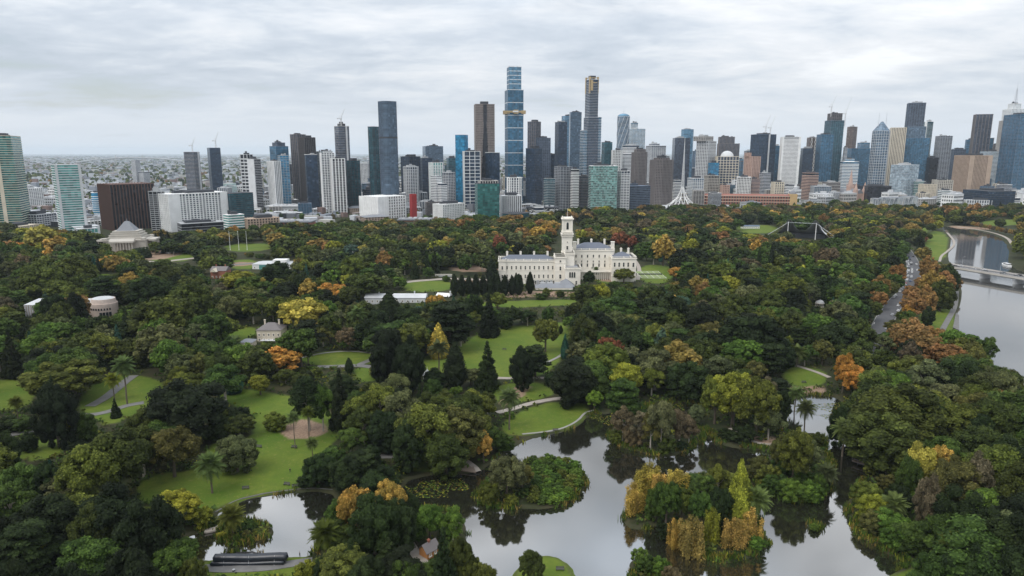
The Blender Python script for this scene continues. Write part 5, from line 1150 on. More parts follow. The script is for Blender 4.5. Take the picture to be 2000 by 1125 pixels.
d_.build('diagonal_strut', M['w_pale'], r, kind='stuff'); MB().dome((0, 0, zt), (L/2, L/2, 10), 14, 5).build('roof_dome', M['sky'], r); MB().tube((0, 0, zt), (0, 0, zt+34), .6, .2).build('mast', M['metal'], r)
r, zt, L = tower('pale tower with peaked blue roof and spike beside the strut-wrapped tower', 1230, 1260, 252, 2250, .45, g='sky', w='white', fh=3.8, bh=.35, pier=6, steps=[(1232, 1246, 240, dict(g='blue'))])
MB().tube((0, 0, zt), (-6, 0, zt+42), .6, .2).build('mast', M['metal'], r)
tower('wide grey white apartment cluster left of the dark slab', 1262, 1300, 285, 2050, .3, g='slate', w='pale', fh=3.4, bh=.42, pier=6, steps=[(1268, 1288, 281, {})])
tower('dark brown hotel tower with gridded windows behind the mansion tower', 1232, 1266, 298, 1640, .35, g='black', w='taupe', fh=3.4, bh=.45, pier=3.4, pw=1.5, steps=[(1238, 1262, 292, {})], shape='oct')
tower('broad brown gridded hotel with stepped sides left of the white spire', 1266, 1319, 313, 1520, .4, g='black', w='taupe', fh=3.4, bh=.45, pier=3.6, pw=1.6, steps=[(1275, 1310, 309, {})], shape='oct')
tower('dark blue grey banded office in front of the brown hotels', 1216, 1270, 363, 1440, .3, k=.6, g='slate', w='bluegrey', fh=3.6, bh=.3, steps=[(1228, 1246, 359, {})])
# --- further towers standing behind the front ranks
def background_towers():
    rng = random.Random(17); n = 0; walls = ['pale', 'white', 'grey', 'bluegrey', 'taupe', 'dark', 'cream', 'concrete']; gl = ['navy', 'slate', 'steel', 'blue', 'black', 'sky', 'teal']; L = []
    zones = [(478, 720, 318, 350), (790, 920, 318, 345), (1000, 1150, 312, 345), (1170, 1310, 300, 335), (1310, 1470, 295, 335), (1440, 1600, 312, 345), (1590, 1760, 300, 335), (1755, 1960, 298, 335)]
    for zi, (a, b, y0, y1) in enumerate(zones):
        k = int((b-a)/20); 
        for i in range(k):
            x = a+(b-a)*(i+rng.random()*.7)/k; w = rng.uniform(13, 26); D = rng.uniform(2320, 2800) if a > 950 else rng.uniform(1750, 2200)
            c = rng.choice(walls); g = rng.choice(gl); t, _, _ = tower('x', int(x), int(x+w), int(rng.uniform(y0, y1)), D, rng.uniform(.2, .6), g=g, w=c, fh=3.7, bh=rng.choice((.15, .3, .45)), pier=rng.choice((0, 5, 7)), group='towers behind the front ranks of the skyline'); L.append((x, t, c))
    nm = dict(pale='pale grey', white='white', grey='grey', bluegrey='blue grey', taupe='brownish', dark='dark', cream='cream', concrete='concrete'); L.sort(key=lambda q: q[0]); from collections import Counter; cn = Counter()
    for x, t, c in L: t['label'] = f'{ORD[cn[c]]} from left of the {nm[c]} towers half hidden behind the front skyline'; cn[c] += 1
background_towers()
# --- city centre
tower('dark navy slab left behind the white spire', 1314, 1348, 270, 2050, .15, g='slate', w='dark', fh=3.6, bh=.1)
tower('pale reflective glass tower above the dark navy slab', 1329, 1357, 253, 2350, .35, shape='oct', g='sky', w='bluegrey', fh=3.6, bh=.15)
tower('concrete tower with white gridded left face, right of the white spire', 1362, 1398, 276, 1960, .6, g='black', w='pale', fh=4, bh=.4, pier=5, pw=1.3, steps=[(1356, 1392, 267, dict(w='concrete'))])
tower('dark brown piered twin tower behind the cream rounded one', 1402, 1443, 281, 2150, .1, g='slate', w='taupe', fh=3.6, bh=.12, pier=4, pw=1.4, steps=[(1404, 1434, 268, {})])
r, zt, L = tower('cream gridded office with a barrel-vaulted top', 1398, 1442, 306, 1920, .12, g='slate', w='cream', fh=7, bh=.22, pier=8, pw=1.4, crown=None)
MB().dome((0, 0, zt), (L*.32, L*.32, 16), 14, 5).build('roof_vault', M['w_pale'], r)
tower('blue glass low block left of the cream vaulted office', 1384, 1404, 318, 1880, .3, g='azure', w='bluegrey', fh=3.6, bh=.2)
tower('pinkish concrete tower with small square windows', 1456, 1484, 306, 1880, .5, g='black', w='pink', fh=3.6, bh=.55, pier=5, pw=2.6, steps=[(1456, 1466, 299, {})])
r, zt, L = tower('wide dark blue glass tower with two cranes', 1468, 1515, 263, 2020, .45, g='navy', w='bluegrey', fh=3.8, bh=.1)
MB().box(0, -L/2-1, 0, 3.5, 3, zt).build('hoist_mast', M['w_pale'], r)
crane(1500, 222, 2020, zt-6, 'left crane over the wide dark blue tower', 1); crane(1509, 226, 2030, zt-6, 'right crane over the wide dark blue tower', 1)
tower('narrow blue tower between the crane topped one and the white gridded slab', 1512, 1524, 285, 2100, .3, g='blue', w='bluegrey', fh=3.6, bh=.2)
tower('broad white slab tower of fine horizontal bands', 1526, 1563, 268, 1980, .12, k=.7, g='slate', w='white', fh=3.7, bh=.5, pier=3, pw=1.0, solid=[('fl', .08), ('fr', .10)])
tower('dark blue glass block left of the honeycomb tower', 1565, 1588, 290, 2000, .2, g='navy', w='dark', fh=3.6, bh=.15)
r, zt, L = tower('brown tower wearing a white honeycomb net', 1577, 1596, 269, 2120, .3, g='bronze', w='brown', fh=3.6, bh=.2)
d_ = MB()
for s_ in (-1, 1):
    for k_ in range(9):
        z0, z1 = zt*.3+zt*.7*k_/9, zt*.3+zt*.7*(k_+1)/9
        for q in (-.25, .25): d_.tube((L*q+s_*L*.12*(1 if k_ % 2 else -1), -L/2-.5, z0), (L*q-s_*L*.12*(1 if k_ % 2 else -1), -L/2-.5, z1), .6, n=4)
d_.build('net_frame', M['w_white'], r, kind='stuff')
tower('blue glass tower, shorter shoulder of the tallest teal city tower', 1597, 1627, 263, 1980, .3, g='blue', w='teal' if 0 else 'bluegrey', fh=3.8, bh=.08, pier=7, pw=.5)
r, zt, L = tower('tall teal glass tower with raw brown top floors, under two cranes', 1613, 1647, 236, 2030, .35, g='teal', w='bluegrey', fh=3.8, bh=.1, pier=6, pw=.5, steps=[(1618, 1644, 222, dict(g='black', w='taupe', bh=.35))])
crane(1628, 186, 2030, zt+14, 'left crane on the tall teal city tower', 1); crane(1656, 190, 2035, zt-14, 'right crane beside the tall teal city tower', 1)
tower('slim brown grey tower above the blue grey cluster', 1656, 1674, 248, 2250, .6, g='bronze', w='taupe', fh=3.6, bh=.2)
tower('blue grey gridded office cluster left of the peaked tower', 1650, 1700, 290, 2120, .3, g='blue', w='bluegrey', fh=3.6, bh=.2, steps=[(1676, 1698, 279, dict(w='grey'))])
tower('blue and white striped office with rounded roofline', 1643, 1676, 316, 1900, .15, g='blue', w='white', fh=4, bh=.45, steps=[(1650, 1668, 311, {})])
tower('white narrow block behind the striped office', 1648, 1655, 288, 2000, .3, g='slate', w='pale', fh=3.6, bh=.4)
tower('small pale office at the feet of teal towers', 1430, 1462, 352, 1800, .2, g='slate', w='white', fh=3.6, bh=.4, pier=4)
# peaked tower with two masts
r, zt, L = tower('steel blue tower with pointed glass roof and two masts', 1703, 1740, 256, 1980, .4, shape='oct', g='steel', w='pale', fh=7.4, bh=.12, pier=6.2, pw=.7, crown=None)
MB().prism(plan_of('oct', L, L), zt, zt+26, .12).build('pointed_roof', M['steel'], r)
for s_ in (-.28, .3): MB().tube((L*s_, 0, zt), (L*s_, 0, zt+52), .8, .25).build('mast', M['metal'], r)
tower('beige tower with dark vertical stripes right of the peaked one', 1741, 1768, 250, 2050, .12, g='black', w='cream', fh=3.7, bh=.05, pier=4.2, pw=2.5, crown=None)
tower('tallest blue grey city tower with stepped shoulders', 1770, 1806, 248, 2080, .1, k=.9, g='steel', w='bluegrey', fh=3.8, bh=.08, pier=6, pw=.5, steps=[(1774, 1806, 202, dict(g='slate')), (1768, 1812, 270, dict(g='blue'))])
tower('slim white sided tower with teal glass right of the tallest blue grey one', 1806, 1822, 238, 2200, .5, g='teal', w='white', fh=3.7, bh=.15, solid=[('l', .5)])
tower('grey patterned office right of the slim white sided tower', 1830, 1858, 266, 2080, .3, g='slate', w='grey', fh=3.7, bh=.3, pier=6)
tower('dark square block between patterned office and tan hotel', 1812, 1832, 308, 2000, .3, g='black', w='dark', fh=3.7, bh=.1)
tower('blue grey gridded office left of the tan hotel', 1857, 1884, 292, 2150, .3, g='slate', w='bluegrey', fh=3.7, bh=.3, pier=5)
tower('small blue tower above the tan hotel', 1886, 1903, 273, 2250, .3, shape='oct', g='blue', w='bluegrey', fh=3.7, bh=.2)
tower('brown edged dark glass tower above the tan hotel', 1905, 1936, 224, 2120, .15, g='slate', w='taupe', fh=3.7, bh=.08, pier=9, pw=1.4, steps=[(1915, 1938, 270, dict(g='blue'))])
tower('tan hotel slab with a bronze gridded left face', 1871, 1932, 304, 1860, .42, k=.8, g='bronze', w='tan', fh=3.6, bh=.15, pier=4, pw=1.6, solid=[('fr', .18), ('fl', .2)])
tower('pale banded office behind the tan hotel', 1918, 1955, 296, 2050, .3, g='sky', w='white', fh=3.7, bh=.45)
tower('tan and brown gridded block with roof sign frames behind the pale office', 1936, 1956, 282, 2200, .3, g='black', w='taupe', fh=3.7, bh=.4, pier=4)
# right edge tower with lattice mast
r, zt, L = tower('grey granite tower with stepped glass crown and lattice mast at right edge', 1957, 2000, 236, 2020, .4, g='slate', w='concrete', fh=3.8, bh=.45, pier=3.6, pw=1.3, steps=[(1963, 1998, 214, dict(g='ice', w='white', bh=.25)), (1972, 1992, 203, dict(g='ice', w='white', bh=.25))])
zz = at(1982, 203, 2020)[1]; zm = at(1984, 160, 2020)[1]; mm = MB(); q = 3.6
for s_ in ((-1, -1), (1, -1), (1, 1), (-1, 1)): mm.tube((s_[0]*q, s_[1]*q, zz), (s_[0]*.7, s_[1]*.7, zz+(zm-zz)*.7), .5, n=4)
for i in range(7):
    z0 = zz+(zm-zz)*.1*i; w_ = q+(.7-q)*i/7+2.2; mm.box(0, 0, z0, w_*1.6, .7, .7); mm.box(0, 0, z0, .7, w_*1.6, .7)
mm.tube((0, 0, zz), (0, 0, zm), .7, .3); mm.build('lattice_mast', M['metal'], r)
tower('blue glass tower with slanted top at the right edge of the view', 1970, 2046, 224, 1900, .35, k=.8, g='blue', w='bluegrey', fh=3.8, bh=.28, pier=14, pw=.8)
# low and mid-rise landmarks of the centre
MID = [
 ('pale blue glass block with a concrete side left of the columned arcades', 1744, 1792, 322, 1760, dict(split=.6, g='ice', w='pale', fh=4, bh=.1)),
 ('long dark glass office with white lower front near the river bend', 1889, 1974, 372, 1560, dict(split=.55, k=1.4, g='navy', w='dark', fh=4, bh=.2)),
 ('white stone building with small windows below the long dark office', 1888, 1932, 391, 1530, dict(split=.1, k=.3, g='slate', w='pale', fh=4, bh=.45, pier=5, pw=2)),
 ('black glass low block right of the brick cathedral', 1688, 1738, 363, 1680, dict(split=.2, k=.6, g='black', w='dark', fh=4, bh=.05)),
 ('cream block of small windows right of the pale blue glass block', 1798, 1826, 360, 1690, dict(split=.5, g='black', w='cream', fh=3.8, bh=.5, pier=4, pw=2)),
 ('grey stone arcaded building behind the cream block', 1824, 1858, 352, 1720, dict(split=.3, k=1.3, g='black', w='stone', fh=4, bh=.4, pier=4, pw=1.8)),
 ('small white banded office right of the cream block', 1834, 1858, 372, 1620, dict(split=.3, g='teal', w='white', fh=4, bh=.5)),
 ('block patterned with dark hexagons on white', 1440, 1466, 346, 1700, dict(split=.05, g='black', w='white', fh=3.6, bh=.3, pier=3.4, pw=1.2)),
 ('red framed white apartment block right of the hexagon block', 1462, 1484, 350, 1700, dict(split=.3, g='slate', w='pink', fh=3.4, bh=.4)),
 ('pink banded office below the honeycomb tower', 1568, 1598, 338, 1780, dict(split=.45, g='black', w='pink', fh=3.8, bh=.5)),
 ('grey blue office below the pink banded one', 1585, 1622, 364, 1690, dict(split=.2, g='steel', w='grey', fh=3.8, bh=.2, pier=4)),
 ('grey concrete block left of the brick cathedral', 1608, 1640, 356, 1740, dict(split=.4, g='black', w='concrete', fh=3.8, bh=.4)),
 ('white office in front of dark blue crane tower', 1484, 1505, 338, 1850, dict(split=.4, g='slate', w='pale', fh=3.8, bh=.35)),
 ('small dark roofed grey office right of white spire', 1376, 1404, 343, 1700, dict(split=.3, g='black', w='stone', fh=3.8, bh=.35, pier=4)),
 ('white and blue panelled apartments right behind the white spire', 1344, 1374, 348, 1620, dict(split=.35, g='steel', w='white', fh=3.4, bh=.3, pier=5)),
 ('cream old building with arched top left of the red station', 1408, 1424, 362, 1660, dict(split=.3, g='black', w='pink', fh=4, bh=.5, pier=4, pw=2)),
 ('white banded low block left of the white spire', 1315, 1330, 352, 1600, dict(split=.3, g='slate', w='white', fh=3.4, bh=.45)),
 ('cream corner building with tower right of the hexagon block', 1508, 1530, 356, 1750, dict(split=.3, g='slate', w='cream', fh=4, bh=.45, pier=5, pw=2)),
 ('white department block below the white slab tower', 1528, 1560, 364, 1740, dict(split=.3, g='slate', w='white', fh=4, bh=.5)),
 ('dark teal fronted arcade roof right of the pale blue block', 1780, 1806, 354, 1750, dict(split=.3, g='green', w='pale', fh=4, bh=.3)),
 ('striped dark office right of the long dark office', 1962, 1990, 386, 1560, dict(split=.3, g='slate', w='white', fh=4, bh=.4)),
 ('white low block right of the ribbed white office', 1040, 1062, 405, 1330, dict(split=.3, g='slate', w='white', fh=4, bh=.5)),
]
for lab, x0, x1, yt, D, kw in MID: tower(lab, x0, x1, yt, D, name='office_building', cat='building', group='mid-rise blocks between the towers', **kw)

# ------------------------------------------------------------------ special structures of the city edge
def spire():
    x, zt = at(1338, 268, 1480); r = empty('lattice_spire', (x, 1480, 0), 0, 'white latticed spire rising from a spreading skirt of struts', 'spire')
    m = MB(); zk = at(1338, 345, 1480)[1]; zw = at(1338, 372, 1480)[1]; TF.append((x, 1480, 45))
    for a in range(6):
        c, s_ = math.cos(a*1.047), math.sin(a*1.047); m.tube((c*3.4, s_*3.4, zw), (c*.5, s_*.5, zt*.86), .55, .3, 4)
    for i in range(14):
        z0 = zw+(zt*.86-zw)*i/14; z1 = zw+(zt*.86-zw)*(i+1)/14; r0 = 3.4-2.9*i/14; r1 = 3.4-2.9*(i+1)/14
        for a in range(6): m.tube((r0*math.cos(a*1.047), r0*math.sin(a*1.047), z0), (r1*math.cos(a*1.047+1.047), r1*math.sin(a*1.047+1.047), z1), .35, .25, 4)
    m.build('lattice_shaft', M['w_pale'], r); MB().tube((0, 0, zt*.8), (0, 0, zt), .8, .25).build('mast', M['w_white'], r)
    sk = MB()
    for a in range(8):
        th = a*.785+.3; c, s_ = math.cos(th), math.sin(th); p = [(2, zw+8), (5, zw-2), (11, zw*.62), (24, zw*.3), (42, 1)]
        for (r0, z0), (r1, z1) in zip(p[:-1], p[1:]): sk.tube((r0*c, r0*s_, z0), (r1*c, r1*s_, z1), .8, n=5)
        th2 = th+.785; sk.tube((11*c, 11*s_, zw*.62), (26*math.cos(th+.39), 26*math.sin(th+.39), zw*.2), .55, n=4); sk.tube((11*math.cos(th2), 11*math.sin(th2), zw*.62), (26*math.cos(th+.39), 26*math.sin(th+.39), zw*.2), .55, n=4)
        sk.tube((11*c, 11*s_, zw*.62), (11*math.cos(th2), 11*math.sin(th2), zw*.62), .45, n=4)
    sk.build('skirt_strut', M['w_white'], r, kind='stuff'); MB().dome((0, 0, 0), (30, 30, 12), 16, 5).build('theatre_roof', M['w_taupe'], r)
spire()
def flat_hall(label, x0, x1, yt, D, depth, wall, roof, name='gallery_building', over=2.0):
    xa, zt = at(x0, yt, D); xb, _ = at(x1, yt, D); r = empty(name, ((xa+xb)/2, D+depth/2, 0), 0, label, 'building'); w = xb-xa
    MB().box(0, 0, -1, w, depth, zt-1).build('wall', M[wall], r); MB().box(0, 0, zt-2.0, w+over*2, depth+over*2, 2).build('roof_slab', M[roof], r)
    u = MB(); rng = random.Random(x0)
    for i in range(5): u.box(w*(-.35+.17*i), rng.uniform(-.2, .2)*depth, zt, w*.1, depth*rng.uniform(.15, .4), 1.6)
    u.build('roof_plant', M['w_roofpale'], r); wn = MB()
    for i in range(max(3, int(w/7))): wn.box(-w/2+3.5+i*7, -depth/2-.1, 2, 4, .3, zt*.4)
    wn.build('window', M['window'], r, kind='stuff'); TF.append(((xa+xb)/2, D+depth/2, w*.55)); return r, w, zt
flat_hall('long flat bluestone gallery with a pale floating roof behind the park trees', 1178, 1318, 405, 1430, 75, 'w_grey', 'w_roofpale', over=5)
flat_hall('pale low arts hall left of the bluestone gallery', 1098, 1175, 392, 1500, 60, 'w_pale', 'w_roofpale')
flat_hall('white shed roof between park edge and Southbank', 520, 585, 402, 1350, 50, 'w_pale', 'w_roofpale', name='hall_building')
flat_hall('long grey roofed barracks at the left park edge', 545, 606, 432, 1120, 30, 'w_brick', 'w_roofgrey', name='hall_building')
flat_hall('brick barracks with dark roof behind the central park trees', 778, 840, 428, 1190, 30, 'w_brick', 'w_roofgrey', name='hall_building')
flat_hall('white gymnasium roof right of the white windowed block', 905, 926, 420, 1180, 26, 'w_pale', 'w_roofpale', name='hall_building')
r, w, zt = flat_hall('dark hall wrapped in white web patterned panels', 1030, 1090, 405, 1330, 40, 'w_dark', 'w_dark', name='theatre_building')
d_ = MB(); rng = random.Random(8)
for i in range(70):
    x, z, a = rng.uniform(-w/2, w/2), rng.uniform(2, zt-3), rng.uniform(-1, 1)
    d_.tube((x, -20.4, z), (max(-w/2, min(w/2, x+6*math.cos(a))), -20.4, min(zt-1, max(1, z+6*math.sin(a)))), .5, n=4)
d_.build('white_web', M['w_white'], r, kind='stuff')
def station():
    xa, z = at(1376, 381, 1620); xb, _ = at(1560, 392, 1560); r = empty('railway_station', ((xa+xb)/2, 1600, 0), R_(-9), 'long red station building with arched windows and cream trim', 'building'); w = xb-xa+8
    MB().box(0, 0, -1, w, 26, z+1).build('wall', M['w_brick'], r); t = MB()
    for zz in (.35, .68, 1.0): t.box(0, 0, z*zz-.8, w+1, 27, .9)
    t.build('cream_course', M['w_cream'], r); wi = MB()
    for i in range(int(w/6)): 
        for zz in (.1, .42, .75): wi.box(-w/2+3+i*6, -13.1, z*zz, 3, .5, z*.18)
    wi.build('window', M['window'], r, kind='stuff'); MB().gable(-w/2, w/2, -13, 13, z, z+4).build('roof', M['w_roofred'], r)
    MB().box(w/2-8, -3, 0, 16, 22, z+5).build('corner_pavilion', M['w_ochre'], r); MB().dome((w/2-8, -3, z+5), (8, 8, 8), 12, 5).build('dome', M['w_roofgrey'], r); TF.append(((xa+xb)/2, 1600, w*.5))
station()
def cathedral():
    x, zt = at(1664, 330, 1720); r = empty('cathedral', (x, 1720, 0), R_(15), 'sandstone cathedral with a tall pointed central spire', 'cathedral'); m_ = .95; TF.append((x, 1720, 45))
    MB().box(0, 0, 0, 22, 70, 20).build('nave', M['w_pink'], r); g = MB().gable(-35, 35, -11, 11, 20, 31); 
    o = g.build('nave_roof', M['w_roofgrey'], r); o.rotation_euler = (0, 0, math.pi/2)
    MB().box(0, 0, 0, 46, 18, 20).build('transept', M['w_pink'], r); b = zt*.45
    MB().box(0, 0, 0, 12, 12, b).build('tower', M['w_pink'], r); MB().prism(plan_of('oct', 11, 11), b, zt, .03).build('spire', M['w_pink'], r)
    for sx in (-1, 1):
        MB().box(sx*13, -34, 0, 8, 8, 30).prism(plan_of('oct', 8, 8)+(sx*13, -34), 30, 48, .05).build('side_spire', M['w_pink'], r)
    p = MB()
    for sx in (-1, 1):
        for sy in (-1, 1): p.prism(plan_of('oct', 3, 3)+(sx*5.5, sy*5.5), b, b+10, .1)
    p.build('pinnacle', M['w_pink'], r, kind='stuff'); w = MB()
    for i in range(6): w.box(-11.1, -30+i*12, 6, .5, 4, 9); w.box(11.1, -30+i*12, 6, .5, 4, 9)
    w.box(0, -7.6, b*.6, 4, .4, b*.25); w.build('window', M['window'], r, kind='stuff')
cathedral()
def angular():
    m = bpy.data.materials.new('angular_cladding'); m.use_nodes = True; N, L = nodes(m); b = N['Principled BSDF']; b.inputs['Roughness'].default_value = .5
    tc = N.new('ShaderNodeTexCoord'); v = N.new('ShaderNodeTexVoronoi'); v.inputs['Scale'].default_value = .12; L.new(tc.outputs['Object'], v.inputs[0]); cr = N.new('ShaderNodeValToRGB'); L.new(v.outputs['Color'], cr.inputs[0])
    e = cr.color_ramp.elements; e[0].position = .2; e[0].color = (.16, .18, .20, 1); e[1].position = .8; e[1].color = (.55, .52, .48, 1); k = e.new(.5); k.color = (.34, .38, .40, 1); L.new(cr.outputs[0], b.inputs['Base Color'])
    for i, (x0, x1, yt, D) in enumerate(((1704, 1722, 388, 1500), (1722, 1762, 386, 1490), (1760, 1790, 384, 1510))):
        xa, zt = at(x0, yt, D); xb, _ = at(x1, yt, D); w = xb-xa; r = empty('cultural_building', ((xa+xb)/2, D, 0), R_((-10, 6, -14)[i]), ['leftmost', 'middle', 'rightmost'][i]+' of the angular triangle-patterned pale buildings by the river', 'building', 'angular patterned buildings')
        p = np.array([(-w/2, -12), (-w*.1, -15), (w/2, -9), (w*.45, 14), (0, 18), (-w/2, 12)]); bm = MB().prism(p, -1, zt, .97); bm.build('wall', m, r)
        MB().prism(p*.9, zt, zt+.8).build('roof', M['w_roofgrey'], r); s_ = MB()
        for j in range(9): s_.tube((-w/2+j*w/9, -14.5, 2), (-w/2+(j+(1 if j % 2 else -1))*w/9, -14.5, zt-1), .4, n=4)
        s_.build('glass_strut', M['metal'], r, kind='stuff'); TF.append(((xa+xb)/2, D, w*.6))
angular()
def bowl():
    x, z = at(1575, 446, 945); r = empty('music_bowl', (x, 955, 0), R_(-30), 'great grey tensile tent roof slung between two masts over dark stage', 'pavilion'); nu, nv = 24, 12; V = []
    for j in range(nv+1):
        for i in range(nu+1):
            u, v = i/nu*2-1, j/nv; peak = 17*math.exp(-((abs(u)-.45)/.2)**2)+7*(1-u*u); zz = (4+peak)*(1-v)**.8*(1 if abs(u) < .9 else .35)+1.5
            V.append((u*38*(1+.2*v), -14+v*40, zz))
    Q = [(j*(nu+1)+i, j*(nu+1)+i+1, (j+1)*(nu+1)+i+1, (j+1)*(nu+1)+i) for j in range(nv) for i in range(nu)]
    me = mesh_np('canopy', V, Q, M['w_roofpale'], smooth=True); link('canopy', me, r)
    for s_ in (-1, 1): MB().tube((s_*18, -15, 0), (s_*18, -15, 24), .6, .4).build('mast', M['w_white'], r)
    MB().box(0, 10, 0, 60, 22, 7).build('stage', M['w_dark'], r)
    c = MB(); c.tube((-18, -15, 23), (-50, -30, 0), .2, n=4); c.tube((18, -15, 23), (55, -28, 0), .2, n=4); c.tube((-18, -15, 23), (18, -15, 23), .2, n=4); c.build('cable', M['metal'], r)
    w_ = []
    for i in range(9):
        t = i/8; w_ += [(18+30*t, -15-10*t, 22*(1-t)**1.7+1.2), (18+34*t, 2-2*t, 17*(1-t)**1.7+.6)]
    link('side_sail', mesh_np('side_sail', w_, [(2*i, 2*i+2, 2*i+3, 2*i+1) for i in range(8)], M['w_pale'], smooth=True), r)
bowl()
# long suspension-like bridge on the western horizon
def westbridge():
    D = 7200; x0, z0 = at(150, 317, D); x1, _ = at(372, 319, D); zc = at(240, 308, D)[1]
    r = empty('horizon_bridge', ((x0+x1)/2, D, 0), 0, 'long high bridge with two pylons far away on the left horizon', 'bridge'); w = x1-x0; m = MB(); n = 24
    for i in range(n):
        f = lambda t: (zc-z0)*(1-(2*t-1)**2)+max(10, z0)
        a, b = i/n, (i+1)/n; m.tube((-w/2+w*a, 0, f(a)), (-w/2+w*b, 0, f(b)), 6, n=4); m.tube((-w/2+w*a, 0, 0), (-w/2+w*a, 0, f(a)), 4, n=4)
    m.build('deck', M['w_grey'], r)
    for px in (225, 277): xx = at(px, 300, D)[0]-(x0+x1)/2; MB().tube((xx, 0, 0), (xx, 0, at(px, 303, D)[1]), 5, 3, 5).build('pylon', M['w_concrete'], r)
westbridge()

# ------------------------------------------------------------------ low buildings between the towers and the park
HIP = [0, 0, 0, 1, 1, 0, 0, 0, 1]
def low_protos():
    out = []
    rng = random.Random(3)
    for w, g, rf in (('white', 'slate', 'roofpale'), ('pale', 'slate', 'roofgrey'), ('cream', 'black', 'roofpale'), ('tan', 'black', 'roofgrey'), ('brick', 'black', 'roofgrey'), ('grey', 'slate', 'roofpale'), ('concrete', 'navy', 'roofpale'), ('dark', 'teal', 'roofpale'), ('pink', 'black', 'roofred')):
        r = empty('low_building', (0, 0, -500)); 
        MB().box(0, 0, -1, 30, 22, 11).build('wall', M['w_'+w], r); wi = MB()
        for f in range(3):
            for i in range(8): wi.box(-13+i*3.7, -11.05, 1.2+f*3.1, 2.3, .25, 1.5)
            for i in range(5): wi.box(-15.05, -8+i*4, 1.2+f*3.1, .25, 2.2, 1.5); wi.box(15.05, -8+i*4, 1.2+f*3.1, .25, 2.2, 1.5)
        wi.build('window', M['window'], r, kind='stuff')
        if HIP[len(out)]: MB().hip(-15.6, 15.6, -11.6, 11.6, 10, 14, 9).build('roof', M['w_'+rf], r)
        else: MB().box(0, 0, 10, 30.8, 22.8, .6).box(4, 2, 10.6, 8, 6, 2).box(-8, -3, 10.6, 3, 4, 1.4).build('roof', M['w_'+rf], r)
        children_cached(r); out.append((r, w))
    return out
LOW = []
def low_city():
    protos = low_protos(); rng = random.Random(21); n = 0; F = np.array(TF); tries = 0; placed = []
    A = {'white': 'white', 'pale': 'pale grey', 'cream': 'cream', 'tan': 'tan', 'brick': 'red brick', 'grey': 'grey', 'concrete': 'concrete', 'dark': 'dark', 'pink': 'pinkish'}
    while n < 296 and tries < 9000:
        tries += 1; px = rng.uniform(-40, 2040); D = rng.uniform(1090 if px < 560 else 1200, 2300)
        if px > 1040 and D < 1440: continue
        if px > 1600 and D < 1530: continue
        if px < 1040 and D > 1600 and rng.random() < .6: continue
        x, _ = at(px, 400, D)
        if (np.hypot(F[:, 0]-x, F[:, 1]-D) < F[:, 2]+9).any(): continue
        if placed and (np.hypot(np.array(placed)[:, 0]-x, np.array(placed)[:, 1]-D) < 27).any(): continue
        h = rng.uniform(.7, 1.5) if D < 1500 else rng.uniform(.9, 3.0)
        if px < 560: h *= .8
        i = rng.choices(range(9), [6, 5, 3, 1.5, 1.2, 3, 3, 1.2, 1])[0]
        if h > 1.3 and HIP[i]: i = 0
        pr, w = protos[i]
        o = copy_tree(pr) if any(p[3] == i for p in LOW) else pr
        s_ = rng.uniform(.8, 1.5)
        o.location = (x, D, 0); o.rotation_euler = (0, 0, rng.choice((.25, .25, -.1, .5, 1.3))); o.scale = (s_, s_*rng.uniform(.7, 1.1), h)
        tag(o, None, 'building', 'low and mid-rise city buildings'); LOW.append((o, px, D, i, A[w], h)); placed.append((x, D)); n += 1
    for p, w in protos:
        if not any(q[0] == p for q in LOW): bpy.data.objects.remove(p)
    lmk = [(20, 'the tall green balcony tower'), (128, 'the pale green tower'), (245, 'the brown office block'), (374, 'the long white complex'), (495, 'the tan office'), (560, 'the white ribbed slab'), (640, 'the twin grid towers'), (755, 'the rounded tower pair'), (875, 'the white windowed block'),
           (950, 'the green glass office'), (1004, 'the gold-banded skyscraper'), (1100, 'the grey balcony block'), (1180, 'the mosaic glass block'), (1250, 'the brown hotels'), (1338, 'the white spire'), (1420, 'the cream vaulted office'), (1492, 'the wide crane-topped tower'), (1545, 'the white slab tower'), (1610, 'the tall teal tower'), (1664, 'the cathedral'),
           (1722, 'the peaked tower'), (1790, 'the tallest blue grey tower'), (1845, 'the patterned grey office'), (1900, 'the tan hotel'), (1985, 'the right-edge towers')]
    from collections import defaultdict
    g = defaultdict(list)
    for o, px, D, i, w, h in LOW:
        lx, ln = min(lmk, key=lambda l: abs(l[0]-px)); g[(w, 'near and left of' if px < lx else 'near and right of', ln, 'tall' if h > 1.7 else 'low')].append((D, px, o))
    for (w, rel, ln, hh), L in g.items():
        L.sort(key=lambda t: t[0]); b = f'{hh} {w} building {rel} {ln}'
        for k, (D, px, o) in enumerate(L):
            o['label'] = b if len(L) == 1 else (('nearest ' if k == 0 else 'farthest ' if k == len(L)-1 else ORD[k]+' nearest ')+b)
low_city()
